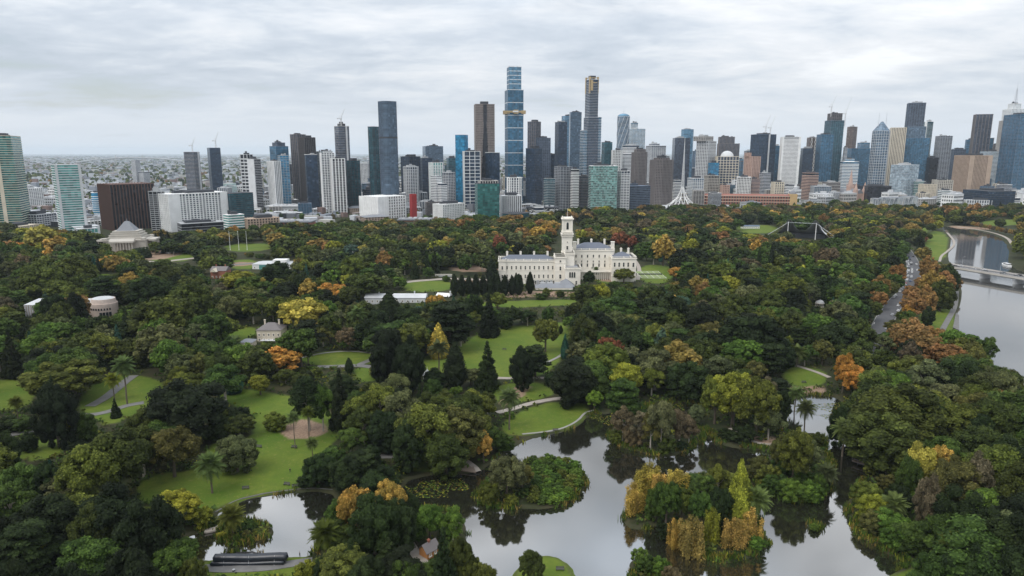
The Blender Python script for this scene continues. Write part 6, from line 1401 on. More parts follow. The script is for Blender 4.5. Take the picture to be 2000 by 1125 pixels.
def midrise():
    rng = random.Random(31); protos = []; pal = [('navy', 'pale'), ('slate', 'white'), ('teal', 'bluegrey'), ('steel', 'white'), ('black', 'concrete'), ('blue', 'bluegrey'), ('slate', 'cream'), ('navy', 'dark'), ('black', 'taupe'), ('mint', 'white')]
    for g, w in pal:
        r = empty('apartment_block', (0, 0, -500)); block(r, plan_of('box', 24, 20), -1, 40, g=g, w=w, fh=3.4, bh=rng.choice((.2, .35)), pier=rng.choice((0, 5, 6)), pw=.9, rng=rng); children_cached(r); protos.append(r)
    n = 0; tries = 0; used = set(); F = np.array(TF); Lp = [(q[0].location.x, q[0].location.y) for q in LOW]; mine = []
    nmw = ['pale grey', 'white', 'dark teal', 'white and steel', 'concrete', 'blue', 'cream', 'dark navy', 'brownish', 'mint and white']
    while n < 150 and tries < 6000:
        tries += 1; px = rng.uniform(440, 1975); D = rng.uniform(1300, 2250)
        if px > 1040 and D < 1500: continue
        if px > 1600 and D < 1600: continue
        x, _ = at(px, 400, D)
        if (np.hypot(F[:, 0]-x, F[:, 1]-D) < F[:, 2]*.8+13).any() or any(math.hypot(a-x, b-D) < 26 for a, b in mine) or any(math.hypot(a-x, b-D) < 20 for a, b in Lp): continue
        i = rng.randrange(10); o = protos[i] if i not in used else copy_tree(protos[i]); used.add(i); h = rng.uniform(.45, 1.25)*(1 if px > 600 else .6); zt = h*40
        _, qy = proj(x, D, zt)
        if qy < 330: h *= .6
        o.location = (x, D, 0); o.rotation_euler = (0, 0, rng.choice((.3, .25, -.15, .6))); s_ = rng.uniform(.75, 1.2); o.scale = (s_, s_, h); tag(o, None, 'building', 'mid-rise apartment blocks among the towers'); mine.append((x, D)); Q_.append((px, o, nmw[i])); n += 1
    from collections import Counter
    cn = Counter()
    for px, o, w in sorted(Q_, key=lambda q: q[0]): o['label'] = f'{ORD[cn[w]]} from left of the {w} mid-rise blocks at the feet of the towers'; cn[w] += 1
    for p in protos:
        if not any(q[1] == p for q in Q_): bpy.data.objects.remove(p)
    TF.extend((x, y, 13) for x, y in mine)
Q_ = []
midrise()
# suburbs stretching to the horizon
def suburbs():
    rng = np.random.default_rng(9); n = 20000
    D = 1130*np.exp(rng.random(n)**.9*math.log(26000/1130)); x = rng.uniform(-.86, .86, n)*D
    ok = ~((D < 2350) & (x > -.27*D)) | ((D > 1210) & (D < 1500) & (x < .03*D)); D, x = D[ok], x[ok]; n = len(D)
    F = np.array(TF); ok = np.ones(n, bool)
    for fx, fy, fr in TF: ok &= np.hypot(x-fx, D-fy) > fr+12
    D, x = D[ok], x[ok]; n = len(D)
    g = np.clip(D/2600, 1, 6); w = rng.uniform(9, 24, n)*g; d = rng.uniform(9, 20, n)*g*.8; h = rng.uniform(4, 9, n)*(1+.12*g)*np.where(rng.random(n) < .06, 2.2, 1); a = rng.uniform(-.5, 1.2, n)
    base = np.array([(-1, -1, 0), (1, -1, 0), (1, 1, 0), (-1, 1, 0), (-1, -1, 1), (1, -1, 1), (1, 1, 1), (-1, 1, 1)], float)*(.5, .5, 1)
    V = base[None]*np.stack([w, d, h], 1)[:, None]; c, s_ = np.cos(a), np.sin(a)
    X = V[..., 0]*c[:, None]-V[..., 1]*s_[:, None]+x[:, None]; Y = V[..., 0]*s_[:, None]+V[..., 1]*c[:, None]+D[:, None]
    V = np.stack([X, Y, V[..., 2]], -1).reshape(-1, 3); q = np.array([(4, 5, 6, 7), (0, 1, 5, 4), (1, 2, 6, 5), (2, 3, 7, 6), (3, 0, 4, 7)])
    Q = (np.arange(n)[:, None, None]*8+q[None]).reshape(-1, 4)
    pal = np.array([(.52, .54, .57), (.36, .38, .41), (.24, .26, .30), (.28, .24, .23), (.15, .16, .18), (.19, .13, .115), (.42, .41, .38)]); hue = np.c_[np.repeat(pal[rng.choice(7, n, p=[.30, .22, .16, .10, .09, .06, .07])], 8, 0), np.ones(n*8)]
    m = bpy.data.materials.new('suburb_roofs'); m.use_nodes = True; N, L = nodes(m); at_ = N.new('ShaderNodeAttribute'); at_.attribute_name = 'hue'; L.new(at_.outputs['Color'], N['Principled BSDF'].inputs['Base Color']); N['Principled BSDF'].inputs['Roughness'].default_value = .8
    tag(link('suburb_houses', mesh_np('suburb_houses', V, Q, m, attrs={'hue': hue})), 'mass of small houses and sheds stretching to the horizon', 'houses', kind='stuff')
    # street and park trees among them: rounded clumps
    n = 11000; D = 1190*np.exp(rng.random(n)**.8*math.log(24000/1190)); x = rng.uniform(-.86, .86, n)*D
    ok = ~((D < 1420) & (x > 150)); 
    for fx, fy, fr in TF: ok &= np.hypot(x-fx, D-fy) > fr*.9+3
    D, x = D[ok], x[ok]; n = len(D); g = np.clip(D/2000, 1, 9); r = rng.uniform(3.2, 7, n)*g*.9; h = rng.uniform(6, 12, n)*np.clip(g, 1, 1.6)
    V0, Q0 = core_geo(6, 3); Vn = V0[None]*(1+.25*rng.normal(size=(n, len(V0), 1)).clip(-1, 1)); V = Vn*np.stack([r, r, h*.6], 1)[:, None]+np.stack([x, D, h*.45], 1)[:, None]
    pal = np.array([PAL[k] for k in ('dark', 'olive', 'darkolive', 'mid', 'rust', 'brown')]); hue = np.c_[np.repeat(pal[rng.choice(6, n, p=[.2, .3, .25, .19, .02, .04])], len(V0), 0), np.ones(n*len(V0))]
    Q = (np.arange(n)[:, None, None]*len(V0)+Q0[None]).reshape(-1, 4)
    tag(link('suburb_trees', mesh_np('suburb_trees', V.reshape(-1, 3), Q, LEAFA, attrs={'hue': hue, 'tint': rng.uniform(.7, 1.3, n*len(V0))})), 'mass of street trees scattered among the distant houses', 'trees', kind='stuff')
suburbs()
# ------------------------------------------------------------------ the white mansion
WP = M['white_paint']
def parts_windows(root, xs, z, w, h, y, name='window', glass_m=None):
    key = (round(w, 2), round(h, 2))
    fm, gm, sm = WINM.get(key, (None, None, None))
    if fm is None:
        f = MB(); t = .22; f.box(-w/2, 0, 0, t, .3, h); f.box(w/2, 0, 0, t, .3, h); f.box(0, 0, h, w+t*1.6, .4, .28); f.box(0, -.05, -.22, w+t*2.4, .5, .22); f.box(0, .05, h*.5, w, .12, .07)
        fm = f.mesh('window', WP); gm = MB().box(0, .06, 0, w, .08, h).mesh('pane', M['window']); WINM[key] = (fm, gm, None)
    for x in xs:
        o = link(name, fm, root, (x, y, z)); link('pane', gm, o)
WINM = {}
def wing(root, x0, x1, y0, y1, z, rows=(), nwin=8, roofh=3.5, parapet=True, cornice=True, chimneys=0, zb=-2, roof=True, side=True):
    w, d = x1-x0, y1-y0; cx, cy = (x0+x1)/2, (y0+y1)/2
    MB().box(cx, cy, zb, w, d, z-zb).build('wall', WP, root)
    t = MB(); 
    if cornice: t.box(cx, cy, z-.9, w+1.3, d+1.3, .5); t.box(cx, cy, z-.4, w+.8, d+.8, .4)
    for r in rows: t.box(cx, cy, r[0]-1.1, w+.5, d+.5, .35)
    t.build('cornice', WP, root)
    if parapet:
        b = MB(); n = int(w/.9)
        for i in range(n+1):
            for yy in (y0, y1): b.box(x0+w*i/n, yy, z, .28, .28, 1.0)
        for i in range(int(d/.9)+1):
            for xx in (x0, x1): b.box(xx, y0+i*.9, z, .28, .28, 1.0)
        b.build('baluster', WP, root, kind='stuff'); r_ = MB()
        for yy in (y0, y1): r_.box(cx, yy, z+1.0, w+.4, .45, .25)
        for xx in (x0, x1): r_.box(xx, cy, z+1.02, .45, d+.3, .25)
        for i in range(int(w/7)+1):
            for yy in (y0, y1): r_.box(x0+w*i/max(1, int(w/7)), yy, z, .8, .8, 1.5); 
        r_.build('balustrade', WP, root)
    if roof: MB().hip(x0+.8, x1-.8, y0+.8, y1-.8, z+.05, z+roofh, d*.45).build('roof', M['slate_roof'], root)
    for (rz, rh, rw) in rows:
        parts_windows(root, [x0+w*(i+.5)/nwin for i in range(nwin)], rz, rw, rh, y0-.05)
    for i in range(chimneys):
        c = MB(); xx = x0+w*(i+.5)/chimneys; c.box(xx, cy+d*.3, z, 1.8, 1.3, roofh+1.6); c.box(xx, cy+d*.3, z+roofh+1.6, 2.2, 1.7, .4); c.tube((xx-.4, cy+d*.3, z+roofh+2), (xx-.4, cy+d*.3, z+roofh+2.8), .25, n=6); c.tube((xx+.4, cy+d*.3, z+roofh+2), (xx+.4, cy+d*.3, z+roofh+2.8), .25, n=6); c.build('chimney', WP, root)
def mansion():
    D0 = 598; X0, _ = at(1100, 500, D0)
    root = empty('white_mansion', (X0, D0, 0), 0, 'large white stucco mansion with grey slate roofs and square belvedere tower', 'mansion')
    X = lambda px, D, py=520: at(px, py, D)[0]-X0
    Z = lambda py, D: at(1100, py, D)[1]
    # left wing
    D = 606; zl = Z(509, D); wing(root, X(977, D), X(1084, D), D-D0, D-D0+16, zl, rows=[(Z(526, D), 3.1, 1.3), (Z(543, D), 3.1, 1.3)], nwin=12, roofh=4.2, chimneys=4)
    wing(root, X(974, D), X(988, D), D-D0-1.5, D-D0+17, zl+.3, rows=[(Z(526, D), 3.1, 1.4), (Z(543, D), 3.1, 1.4)], nwin=1, roof=False)
    # bluestone basement band
    MB().box((X(1040, D)+X(1084, D))/2, D-D0-.4, 0, X(1084, D)-X(1040, D), 1, Z(547, D)).build('basement_wall', M['w_grey'], root)
    parts_windows(root, [X(p, D) for p in (1046, 1055, 1064, 1073, 1081)], 2, 1.4, 3, D-D0-1.0)
    # junction pavilion
    D = 602; wing(root, X(1084, D), X(1105, D), D-D0, D-D0+14, Z(502, D), rows=[(Z(512, D), 1.6, 1.6), (Z(528, D), 3.4, 1.6), (Z(544, D), 3.6, 2.0)], nwin=1, roof=False)
    wing(root, X(1104, D), X(1122, D), D-D0+3, D-D0+18, Z(496, D), rows=[], roof=False)
    # front porch block with arched triple window
    D = 594; wing(root, X(1104, D), X(1134, D), D-D0, D-D0+20, Z(524, D), rows=[], roof=False); a = MB()
    for dx in (-2, 0, 2): a.box(X(1118, D)+dx, D-D0-.15, Z(542, D), 1.3, .4, 4.2); a.dome((X(1118, D)+dx, D-D0-.15, Z(542, D)+4.2), (.65, .2, .7), 10, 4)
    a.build('arched_window', M['window'], root); parts_windows(root, [X(1110, D), X(1126, D)], Z(556, D), 1.5, 3.4, D-D0-.05)
    MB().box(X(1118, D), D-D0+10, Z(524, D)+.05, X(1134, D)-X(1104, D)-2, 17, .2).build('flat_roof', M['w_roofgrey'], root)
    # main right block
    D = 628; wing(root, X(1119, D), X(1198, D), D-D0, D-D0+24, Z(488, D), rows=[(Z(503, D), 2.6, 1.4), (Z(512.5, D), 1.8, 1.2), (Z(521, D), 3.6, 1.5)], nwin=7, roofh=5.5, chimneys=3)
    zc = MB()
    for px in (1122, 1196):
        zc.box(X(px, D), D-D0+2, Z(488, D), 3, 3, 7); zc.box(X(px, D), D-D0+2, Z(488, D)+7, 3.6, 3.6, .5)
    zc.build('chimney', WP, root)
    # right wing
    D = 614; wing(root, X(1196, D), X(1240, D), D-D0, D-D0+22, Z(504, D), rows=[(Z(521, D), 3.8, 1.6), (Z(537, D), 3.4, 1.6)], nwin=5, roofh=4.5, chimneys=3)
    wing(root, X(1231, D), X(1242, D), D-D0-1.2, D-D0+23, Z(504, D)+.3, rows=[(Z(521, D), 3.8, 1.8), (Z(537, D), 3.4, 1.6)], nwin=1, roof=False)
    # arcade along the main block
    D = 622; x0, x1 = X(1134, D), X(1196, D); z = Z(530, D); c = MB(); n = 15
    for i in range(n+1): c.tube((x0+(x1-x0)*i/n, D-D0, 0), (x0+(x1-x0)*i/n, D-D0, z-.6), .35, n=8)
    c.build('column', WP, root, kind='stuff'); MB().box((x0+x1)/2, D-D0+2, z-.7, x1-x0+1, 6, .8).build('arcade_beam', WP, root); b = MB()
    for i in range(60): b.box(x0+(x1-x0)*i/59, D-D0-.8, z+.1, .2, .2, .9)
    b.box((x0+x1)/2, D-D0-.8, z+1, x1-x0, .3, .2); b.build('baluster', WP, root, kind='stuff')
    # belvedere tower
    D = 612; s0 = (X(1118, D)-X(1097, D))*.92; cx = X(1108, D); cy = D-D0+8; t = MB(); zt = Z(428, D)
    t.box(cx, cy, -1, s0, s0, Z(462, D)+1); t.box(cx, cy, Z(462, D), s0*.93, s0*.93, zt-Z(462, D)); t.build('tower', WP, root); k = MB()
    for z_, e in ((Z(495, D), 1.0), (Z(463, D), 1.8), (Z(459, D), 2.6), (Z(455, D), 1.2), (zt-1.2, 1.1), (zt-.6, 2.0)): k.box(cx, cy, z_, s0+e, s0+e, .7)
    for i in range(8):
        for s_ in (-1, 1): k.box(cx-s0/2+s0*(i+.5)/8, cy+s_*(s0/2+.5), Z(461, D)-.6, .45, .9, .8)
    for sx in (-1, 1):
        for sy in (-1, 1): k.box(cx+sx*s0*.43, cy+sy*s0*.43, Z(455, D), 1.5, 1.5, zt-Z(455, D)); k.box(cx+sx*s0*.46, cy+sy*s0*.46, zt, 1, 1, 1.8)
    k.box(cx, cy, zt, s0*.9, s0*.9, 1.1); k.build('tower_cornice', WP, root); w = MB()
    for dx, dy, sx, sy in ((0, -1, 2.0, .3), (0, 1, 2.0, .3), (-1, 0, .3, 2.0), (1, 0, .3, 2.0)):
        q = s0*.465; w.box(cx+dx*q, cy+dy*q, Z(449, D), sx, sy, 5.4); w.dome((cx+dx*q, cy+dy*q, Z(449, D)+5.4), (max(sx/2, .15), max(sy/2, .15), 1.0), 10, 4)
    w.build('belfry_opening', M['window'], root); parts_windows(root, [cx], Z(488, D), 1.8, 3.0, cy-s0/2-.05); parts_windows(root, [cx], Z(475, D), 1.0, 1.0, cy-s0/2-.05)
    FOOT.append((X0, D0+14, 20))
    xf, yf = X0+cx, D0+cy; zf = Z(408, D)
    fp = empty('flagpole', (xf, yf, zt+1.1), 0, 'thin pole flying a yellow flag on the mansion tower', 'flagpole'); MB().tube((0, 0, 0), (0, 0, zf-zt-1.1), .16, .08).build('pole', M['w_white'], fp)
    V = []; 
    for i in range(9): V += [(i*.42, .35*math.sin(i*.9), zf-zt-1.4-.12*i), (i*.42, .35*math.sin(i*.9), zf-zt-3.1-.18*i)]
    link('flag', mesh_np('flag', V, [(2*i, 2*i+2, 2*i+3, 2*i+1) for i in range(8)], mat('yellow_flag', (.55, .42, .12))), fp)
    # service wing in front
    D = 578; r = empty('service_building', (X(1083, D)+X0, D, 0), 0, 'low white service building with grey metal roofs below the mansion', 'building'); w_ = X(1118, D)-X(1045, D)
    za = Z(562, D); MB().box(0, 6, -1, w_, 14, za+1).build('wall', WP, r)
    MB().hip(-w_/2-.4, w_/2+.4, -1.2, 13.5, za, za+2.6, 6).build('roof', M['w_roofgrey'], r)
    MB().hip(w_*.12, w_/2+2, 2, 20, za+.5, za+6, 7).build('roof', M['w_roofgrey'], r); v = MB()
    for i in range(3): v.box(-w_*.3+i*w_*.2, 8, za+2.2, 5, 1.6, 1.2)
    v.build('skylight', M['w_roofpale'], r); parts_windows(r, [-w_*.42+i*w_*.14 for i in range(7)], .8, 1.2, 1.6, -1.05)
mansion()
# ------------------------------------------------------------------ the domed stone memorial
def memorial():
    D = 838; x, _ = at(253, 480, D); s = 1/float(mpx(D, 480)); r = empty('stone_memorial', (x, D, 0), R_(13), 'stepped stone war memorial with a grey pyramid roof and columned portico', 'memorial')
    k = mpx(D, 480); S = M['w_stone']; z = lambda py: at(253, py, D)[1]
    p = MB(); p.box(0, 0, -1, 88*k, 62, z(489)+1); p.box(0, 0, -1, 94*k, 72, z(496)+1); p.build('terrace', S, r)
    W_ = 74*k; MB().box(0, 0, z(489), W_, 36, z(467)-z(489)).build('wall', S, r); c = MB(); c.box(0, 0, z(467), W_+1.6, 38, 1.2); c.build('cornice', S, r)
    st = MB()
    for w_, d_, ya, yb in ((66, 32, 467, 461), (60, 29, 461, 456.5), (54, 26, 456.5, 452.5), (47, 24, 452.5, 449)): st.box(0, 0, z(ya)-.2, w_*k*.93, d_*.93, z(yb)-z(ya)); st.box(0, 0, z(yb)-1.0, w_*k*.93+.8, d_*.93+.8, .7)
    st.build('stepped_course', S, r); rb = 10.5
    rr = MB().prism(rect(rb*2, rb*1.8), z(449)-.3, z(432), .22); rr.build('pyramid_roof', M['w_roofgrey'], r); MB().tube((0, 0, z(432)), (0, 0, z(427)), .6, .15).build('finial', M['w_roofgrey'], r)
    for sy in (-1, 1):
        po = MB(); po.box(0, sy*24, z(469), 26, 12, 2); po.gable(-13.5, 13.5, sy*24-6, sy*24+6, z(467)+.1, z(467)+3.6); po.build('portico', S, r)
        co = MB()
        for i in range(8): co.tube((-11+i*3.15, sy*28.5, z(489)), (-11+i*3.15, sy*28.5, z(469)), .75, .65, 8)
        co.build('column', S, r, kind='stuff')
    for sx in (-1, 1):
        po = MB(); po.box(sx*(W_/2+5), 0, z(469), 9, 22, 2); po.build('portico', S, r); co = MB()
        for i in range(6): co.tube((sx*(W_/2+8), -9+i*3.6, z(489)), (sx*(W_/2+8), -9+i*3.6, z(469)), .75, .65, 8)
        co.build('column', S, r, kind='stuff')
    b = MB()
    for sx in (-1, 1):
        for sy in (-1, 1): b.box(sx*W_*.46, sy*17, z(467), 5, 5, 3.4)
    b.build('corner_block', S, r)
memorial()
# ------------------------------------------------------------------ smaller buildings in the park
def curved_building():
    D = 480; x, _ = at(150, 610, D); k = mpx(D, 600); z = lambda py: at(150, py, D)[1]; r = empty('curved_building', (x, D, 0), 0, 'cream curved museum building with a drum and pale roof among dark trees', 'building'); wl = mat('cream_pink_wall', (.56, .46, .40))
    cx = (198-150)*k; R = 25*k; n = 24; a = np.linspace(0, 2*math.pi, n, endpoint=False); pl = np.c_[cx+R*np.cos(a), R*.9*np.sin(a)+4]; h = z(593)
    MB().prism(pl, -1, h).build('drum_wall', wl, r); MB().prism((pl-(cx, 4))*.93+(cx, 4), h, h+3.2, .92, (cx, 4)).build('upper_drum', wl, r); MB().prism((pl-(cx, 4))*.80+(cx, 4), h+3.2, h+3.8, .8, (cx, 4)).build('drum_roof', M['w_roofpale'], r)
    for i in range(10):
        t = -math.pi/2-.9+i*.2; w = MB().box(0, 0, 0, .9, .5, 1.5); w.build('window', M['window'], r, (cx+R*1.0*math.cos(t), R*.9*math.sin(t)+4, h*.62), rz=t+math.pi/2)
    for i in range(4): t = -.75+i*.22-.6; MB().box(0, 0, 0, 1.6, .6, h*.5).build('doorway', M['window'], r, (cx+R*1.01*math.cos(t), R*.91*math.sin(t)+4, 0), rz=t+math.pi/2)
    xl = (48-150)*k; MB().box((xl+cx)/2, 8, -1, cx-xl, 16, h).build('wall', wl, r); f = MB()
    for i in range(26): f.box(xl+1+i*(cx-xl)*.8/26, -.25, 0, .7, .6, h-1.4)
    f.build('vertical_fin', M['w_pale'], r, kind='stuff'); MB().hip(xl, cx, -.5, 16.5, h-1, h+2.2, 6).build('roof', M['w_roofpale'], r)
curved_building()
def house(name, label, px0, px1, yt, ybase, wall, roof, depth=9, gab=True, chim=2, D=None, cat='house', rz=0, nw=5, stor=1):
    xa, D_ = P(px0, ybase); D = float(D_) if D is None else D; x0 = at(px0, yt, D)[0]; x1, z = at(px1, yt, D); w = x1-x0; r = empty(name, ((x0+x1)/2, D, 0), R_(rz), label, cat)
    zg = float(height(np.array([(x0+x1)/2]), np.array([D]))[0]); h = max(2.6, (z-zg)*.68); MB().box(0, depth/2, -1, w, depth, h+zg+1).build('wall', M[wall], r); H = h+zg
    (MB().gable if gab else MB().hip)(*((-w/2-.5, w/2+.5, -.5, depth+.5, H, max(H+1.2, z)) if gab else (-w/2-.5, w/2+.5, -.5, depth+.5, H, max(H+1.2, z), depth*.5))).build('roof', M[roof], r)
    for s_ in range(stor): parts_windows(r, [-w/2+w*(i+.5)/nw for i in range(nw)], zg+.9+s_*3.1, 1.0, 1.4, -.05)
    for i in range(chim): c = MB().box(-w*.3+i*w*.6, depth*.6, H, .9, .9, max(1.2, z-H)+1.3); c.box(-w*.3+i*w*.6, depth*.6, max(H+1.2, z)+1.2, 1.1, 1.1, .3); c.build('chimney', M[wall], r)
    FOOT.append(((x0+x1)/2, D+depth/2, w*.6)); return r, w, H
r, w, h = house('cottage', 'cream two-storey cottage with brown roof and chimneys amid the gardens', 500, 547, 634, 672, 'w_cream', 'w_taupe', 12, nw=5, stor=2, gab=False)
MB().box(0, -1.5, 2.8, w*.6, 3, .25).build('verandah', M['w_pale'], r)
house('hut', 'small cream hut with a pointed grey roof left of the cream cottage', 468, 492, 664, 684, 'w_cream', 'w_roofgrey', 7, gab=False, chim=0, nw=2, cat='hut')
r, w, h = house('cottage', 'red brick gabled cottage with cream trim', 410, 440, 522, 546, 'w_brick', 'w_taupe', 12, nw=4, chim=2)
MB().gable(-4, 4, -3, 3, 0, 3).build('front_gable', M['w_cream'], r, (-3, 0, h-.5), rz=math.pi/2)
r, w, h = house('modern_house', 'flat-roofed white house with a green glass corner', 492, 566, 512, 530, 'w_white', 'w_roofpale', 18, gab=False, chim=0, nw=8); MB().box(-w*.2, -.6, 0, 8, 2, h-.5).build('glass_corner', M['mint'], r); MB().box(w*.2, 8, h, 14, 10, 4).build('upper_storey', M['w_white'], r)
r, w, h = house('stable_building', 'long low building with pale grey metal roof amid dark trees', 712, 830, 577, 598, 'w_pale', 'w_roofpale', 16, gab=True, chim=3, nw=12)
r = empty('park_pavilion', (float(P(868, 585)[0]), float(P(868, 585)[1]), 0), R_(-15), 'small open pavilion with white metal roof by the cypress row', 'pavilion')
MB().gable(-6, 6, -5, 5, 3.6, 5.6).build('roof', M['w_white'], r)
for sx in (-1, 1):
    for sy in (-1, 1): MB().box(sx*5, sy*4, 0, .4, .4, 3.7).build('post', M['w_white'], r)
MB().box(0, 3.4, 0, 9, .3, 3.4).build('back_wall', M['w_pale'], r)
def rotunda():
    x, y = P(1600, 604); r = empty('domed_rotunda', (float(x), float(y), float(height(x, y))), 0, 'small round rest house with pale dome on columns in the dark wood', 'rotunda')
    MB().prism(plan_of('ell', 11, 11), 0, .6).build('base', M['w_stone'], r); MB().prism(plan_of('ell', 11, 11), 4.2, 5).build('ring_beam', M['w_stone'], r); MB().dome((0, 0, 5), (5, 5, 3.6), 20, 8).build('dome', M['w_grey'], r, smooth=True); r.scale = (.62, .62, .62)
    for i in range(10): MB().tube((4.6*math.cos(i*.628), 4.6*math.sin(i*.628), .6), (4.6*math.cos(i*.628), 4.6*math.sin(i*.628), 4.2), .28, n=8).build('column', M['w_stone'], r)
    MB().tube((0, 0, 8.5), (0, 0, 10), .25, .05).build('finial', M['w_stone'], r); FOOT.append((float(x), float(y), 8))
rotunda()
def hut():
    x, y = P(838, 1090); x, y = float(x), float(y); r = empty('timber_hut', (x, y, float(height(x, y))), R_(48), 'small orange weatherboard hut with grey gabled roof and red ventilator', 'hut'); om = mat('orange_boards', (.50, .23, .08))
    MB().box(0, 0, -.3, 4.4, 3.4, 2.9).build('wall', om, r); MB().gable(-2.2, 2.2, -1.7, 1.7, 2.6, 4.2).build('gable_wall', om, r)
    for s_ in (-1, 1):
        rf = MB(); rf.add([(-2.7, s_*2.2, 2.25), (2.7, s_*2.2, 2.25), (2.7, 0, 4.42), (-2.7, 0, 4.42), (-2.7, s_*2.2, 2.4), (2.7, s_*2.2, 2.4), (2.7, 0, 4.58), (-2.7, 0, 4.58)], [(0, 1, 2, 3), (4, 7, 6, 5), (0, 4, 5, 1), (1, 5, 6, 2), (3, 2, 6, 7), (0, 3, 7, 4)]); rf.build('roof_slope', M['w_taupe'], r)
    v = MB().box(0, 0, 4.3, .6, .6, .8); v.prism(rect(.9, .9), 5.1, 5.6, .1); v.build('ventilator', M['w_brick'], r)
    MB().box(2.22, 0, 0, .08, .9, 2.0).build('door', M['w_brown'], r); parts_windows(r, [-1, 1], 1.0, .7, .9, -1.72)
hut()
def gazebo():
    x, y = P(835, 752); x, y = float(x), float(y); r = empty('gazebo', (x, y, float(height(x, y))), 0, 'little gazebo with striped pointed roof half hidden above the lake wood', 'gazebo'); 
    MB().prism(plan_of('oct', 4.6, 4.6), 3.2, 6.2, .08).build('roof', M['w_roofpale'], r); MB().tube((0, 0, 6), (0, 0, 7.6), .12, .05).build('finial', M['w_white'], r)
    for i in range(6): MB().tube((2*math.cos(i*1.047), 2*math.sin(i*1.047), 0), (2*math.cos(i*1.047), 2*math.sin(i*1.047), 3.3), .12).build('post', M['w_white'], r)
gazebo()
house('boathouse', 'white lodge roof glimpsed between trees near the red autumn tree', 688, 702, 492, 512, 'w_white', 'w_white', 10, chim=0, nw=3, cat='house')
house('kiosk', 'low white kiosk roof by the river lawn', 1797, 1817, 416, 424, 'w_white', 'w_roofpale', 12, chim=0, nw=4, cat='kiosk')
house('clubhouse', 'long white and blue clubhouse beside the bowling green', 1450, 1484, 440, 447, 'w_white', 'w_bluegrey', 8, chim=0, nw=9, cat='clubhouse')
for px, py, lab in ((1660, 425, 'left white tent among the trees below the cathedral'), (1620, 422, 'low white marquee among trees at the centre right'), (1690, 421, 'small white marquee behind the river wood')):
    x, y = P(px, py+8); r = empty('marquee', (float(x), float(y), 0), .3, lab, 'marquee', 'white marquees near the river'); MB().box(0, 0, 0, 16, 10, 5).build('wall', M['w_white'], r); MB().hip(-8.5, 8.5, -5.5, 5.5, 5, 9, 5).build('roof', M['w_white'], r)
# court, flagpoles, terrace wall
def court():
    a, b, c, d = P(1254, 549), P(1302, 549), P(1300, 535), P(1258, 535); r = empty('tennis_court', (float(a[0]), float(a[1]), .0), 0, 'grass tennis court with white lines and net beside the mansion', 'tennis court'); w = float(b[0]-a[0]); l = float(d[1]-a[1]); gm = mat('court_grass', (.19, .24, .08))
    MB().box(w/2, l/2, .3+2.2, w, l, .25).build('surface', gm, r); ln = MB()
    for t in (0, .25, .5, .75, 1): ln.box(w*t, l/2, 2.77, .25, l, .02)
    for t in (0, .28, .72, 1): ln.box(w/2, l*t, 2.775, w, .35, .02)
    ln.build('court_line', M['w_white'], r); MB().box(w/2, l/2, 2.75, w, .12, 1.1).build('net', M['w_dark'], r)
court()
for i, px in enumerate((450, 467, 483)):
    x, y = P(px, 490); r = empty('flagpole', (float(x), float(y), 0), 0, ['left', 'middle', 'right'][i]+' of three tall white poles on the memorial lawn', 'flagpole', 'three flagpoles by the memorial'); MB().tube((0, 0, 0), (0, 0, 24), .3, .15, 8).build('pole', M['w_white'], r); MB().dome((0, 0, 24), .35, 8, 4, True).build('finial', M['w_white'], r); MB().prism(plan_of('ell', 2, 2), 0, 1.2).build('base', M['w_stone'], r)
def terrace():
    a, b = P(850, 545), P(882, 546); r = empty('balustrade_wall', (float(a[0]), float(a[1]), 0), 0, 'white balustraded terrace wall left of the mansion forecourt', 'wall'); w = float(b[0]-a[0]); MB().box(w/2, 0, -1, w, .8, 4.4).build('wall', M['w_grey'], r); q = MB()
    for i in range(24): q.box(w*i/23, 0, 3.4, .3, .3, 1)
    q.build('baluster', WP, r, kind='stuff'); MB().box(w/2, 0, 4.4, w+.5, .5, .3).build('rail', WP, r)
terrace()
# ------------------------------------------------------------------ river bridge with its traffic
def Pz(px, py, z): return P(px, py, z)
BA, BB = Pz(1868, 520, 6.5), Pz(1999, 541, 6.5)
def bridge():
    d = BB-BA; L = float(np.linalg.norm(d)); u = d/L; a0 = BA-u*12; Lb = L+150; ang = math.atan2(u[1], u[0]); r = empty('road_bridge', (float(a0[0]), float(a0[1]), 0), ang, 'concrete road bridge on oval piers crossing the river', 'bridge')
    MB().box(Lb/2, 0, 5.3, Lb, 17, 1.1).build('deck', M['w_stone'], r); MB().box(Lb/2, 0, 6.4, Lb, 13, .12).build('carriageway', roadm, r)
    MB().box(Lb/2, 0, 6.53, Lb, .25, .02).build('lane_line', linem, r)
    for s_ in (-1, 1):
        MB().box(Lb/2, s_*8.2, 6.4, Lb, .4, 1.0).build('parapet', M['w_concrete'], r); g = MB().box(Lb/2, s_*6.2, 4.2, Lb, .9, 1.2); g.build('girder', M['w_grey'], r)
    k = Lb/4.6
    for i in range(5):
        x = 42+i*31
        if x > Lb: break
        p = MB().prism(plan_of('ell', 4.2, 15)+(x, 0), -3, 4.3, .9, (x, 0)); p.build('pier', M['w_grey'], r); MB().box(x, 0, 3.6, 3.6, 15.5, .8).build('pier_cap', M['w_grey'], r)
    return r, a0, u, ang, Lb
BR, A0, U, BANG, LB = bridge()
def lamp(x, y, z, lab, h=9, rz=0):
    r = empty('street_lamp', (x, y, z), rz, lab, 'street lamp', 'street lamps along road and bridge'); MB().tube((0, 0, 0), (0, 0, h), .14, .08, 6).build('pole', M['w_grey'], r); MB().tube((0, 0, h), (1.8, 0, h+.4), .07, n=5).build('arm', M['w_grey'], r); MB().box(2, 0, h+.3, .9, .3, .18).build('lamp_head', M['w_pale'], r)
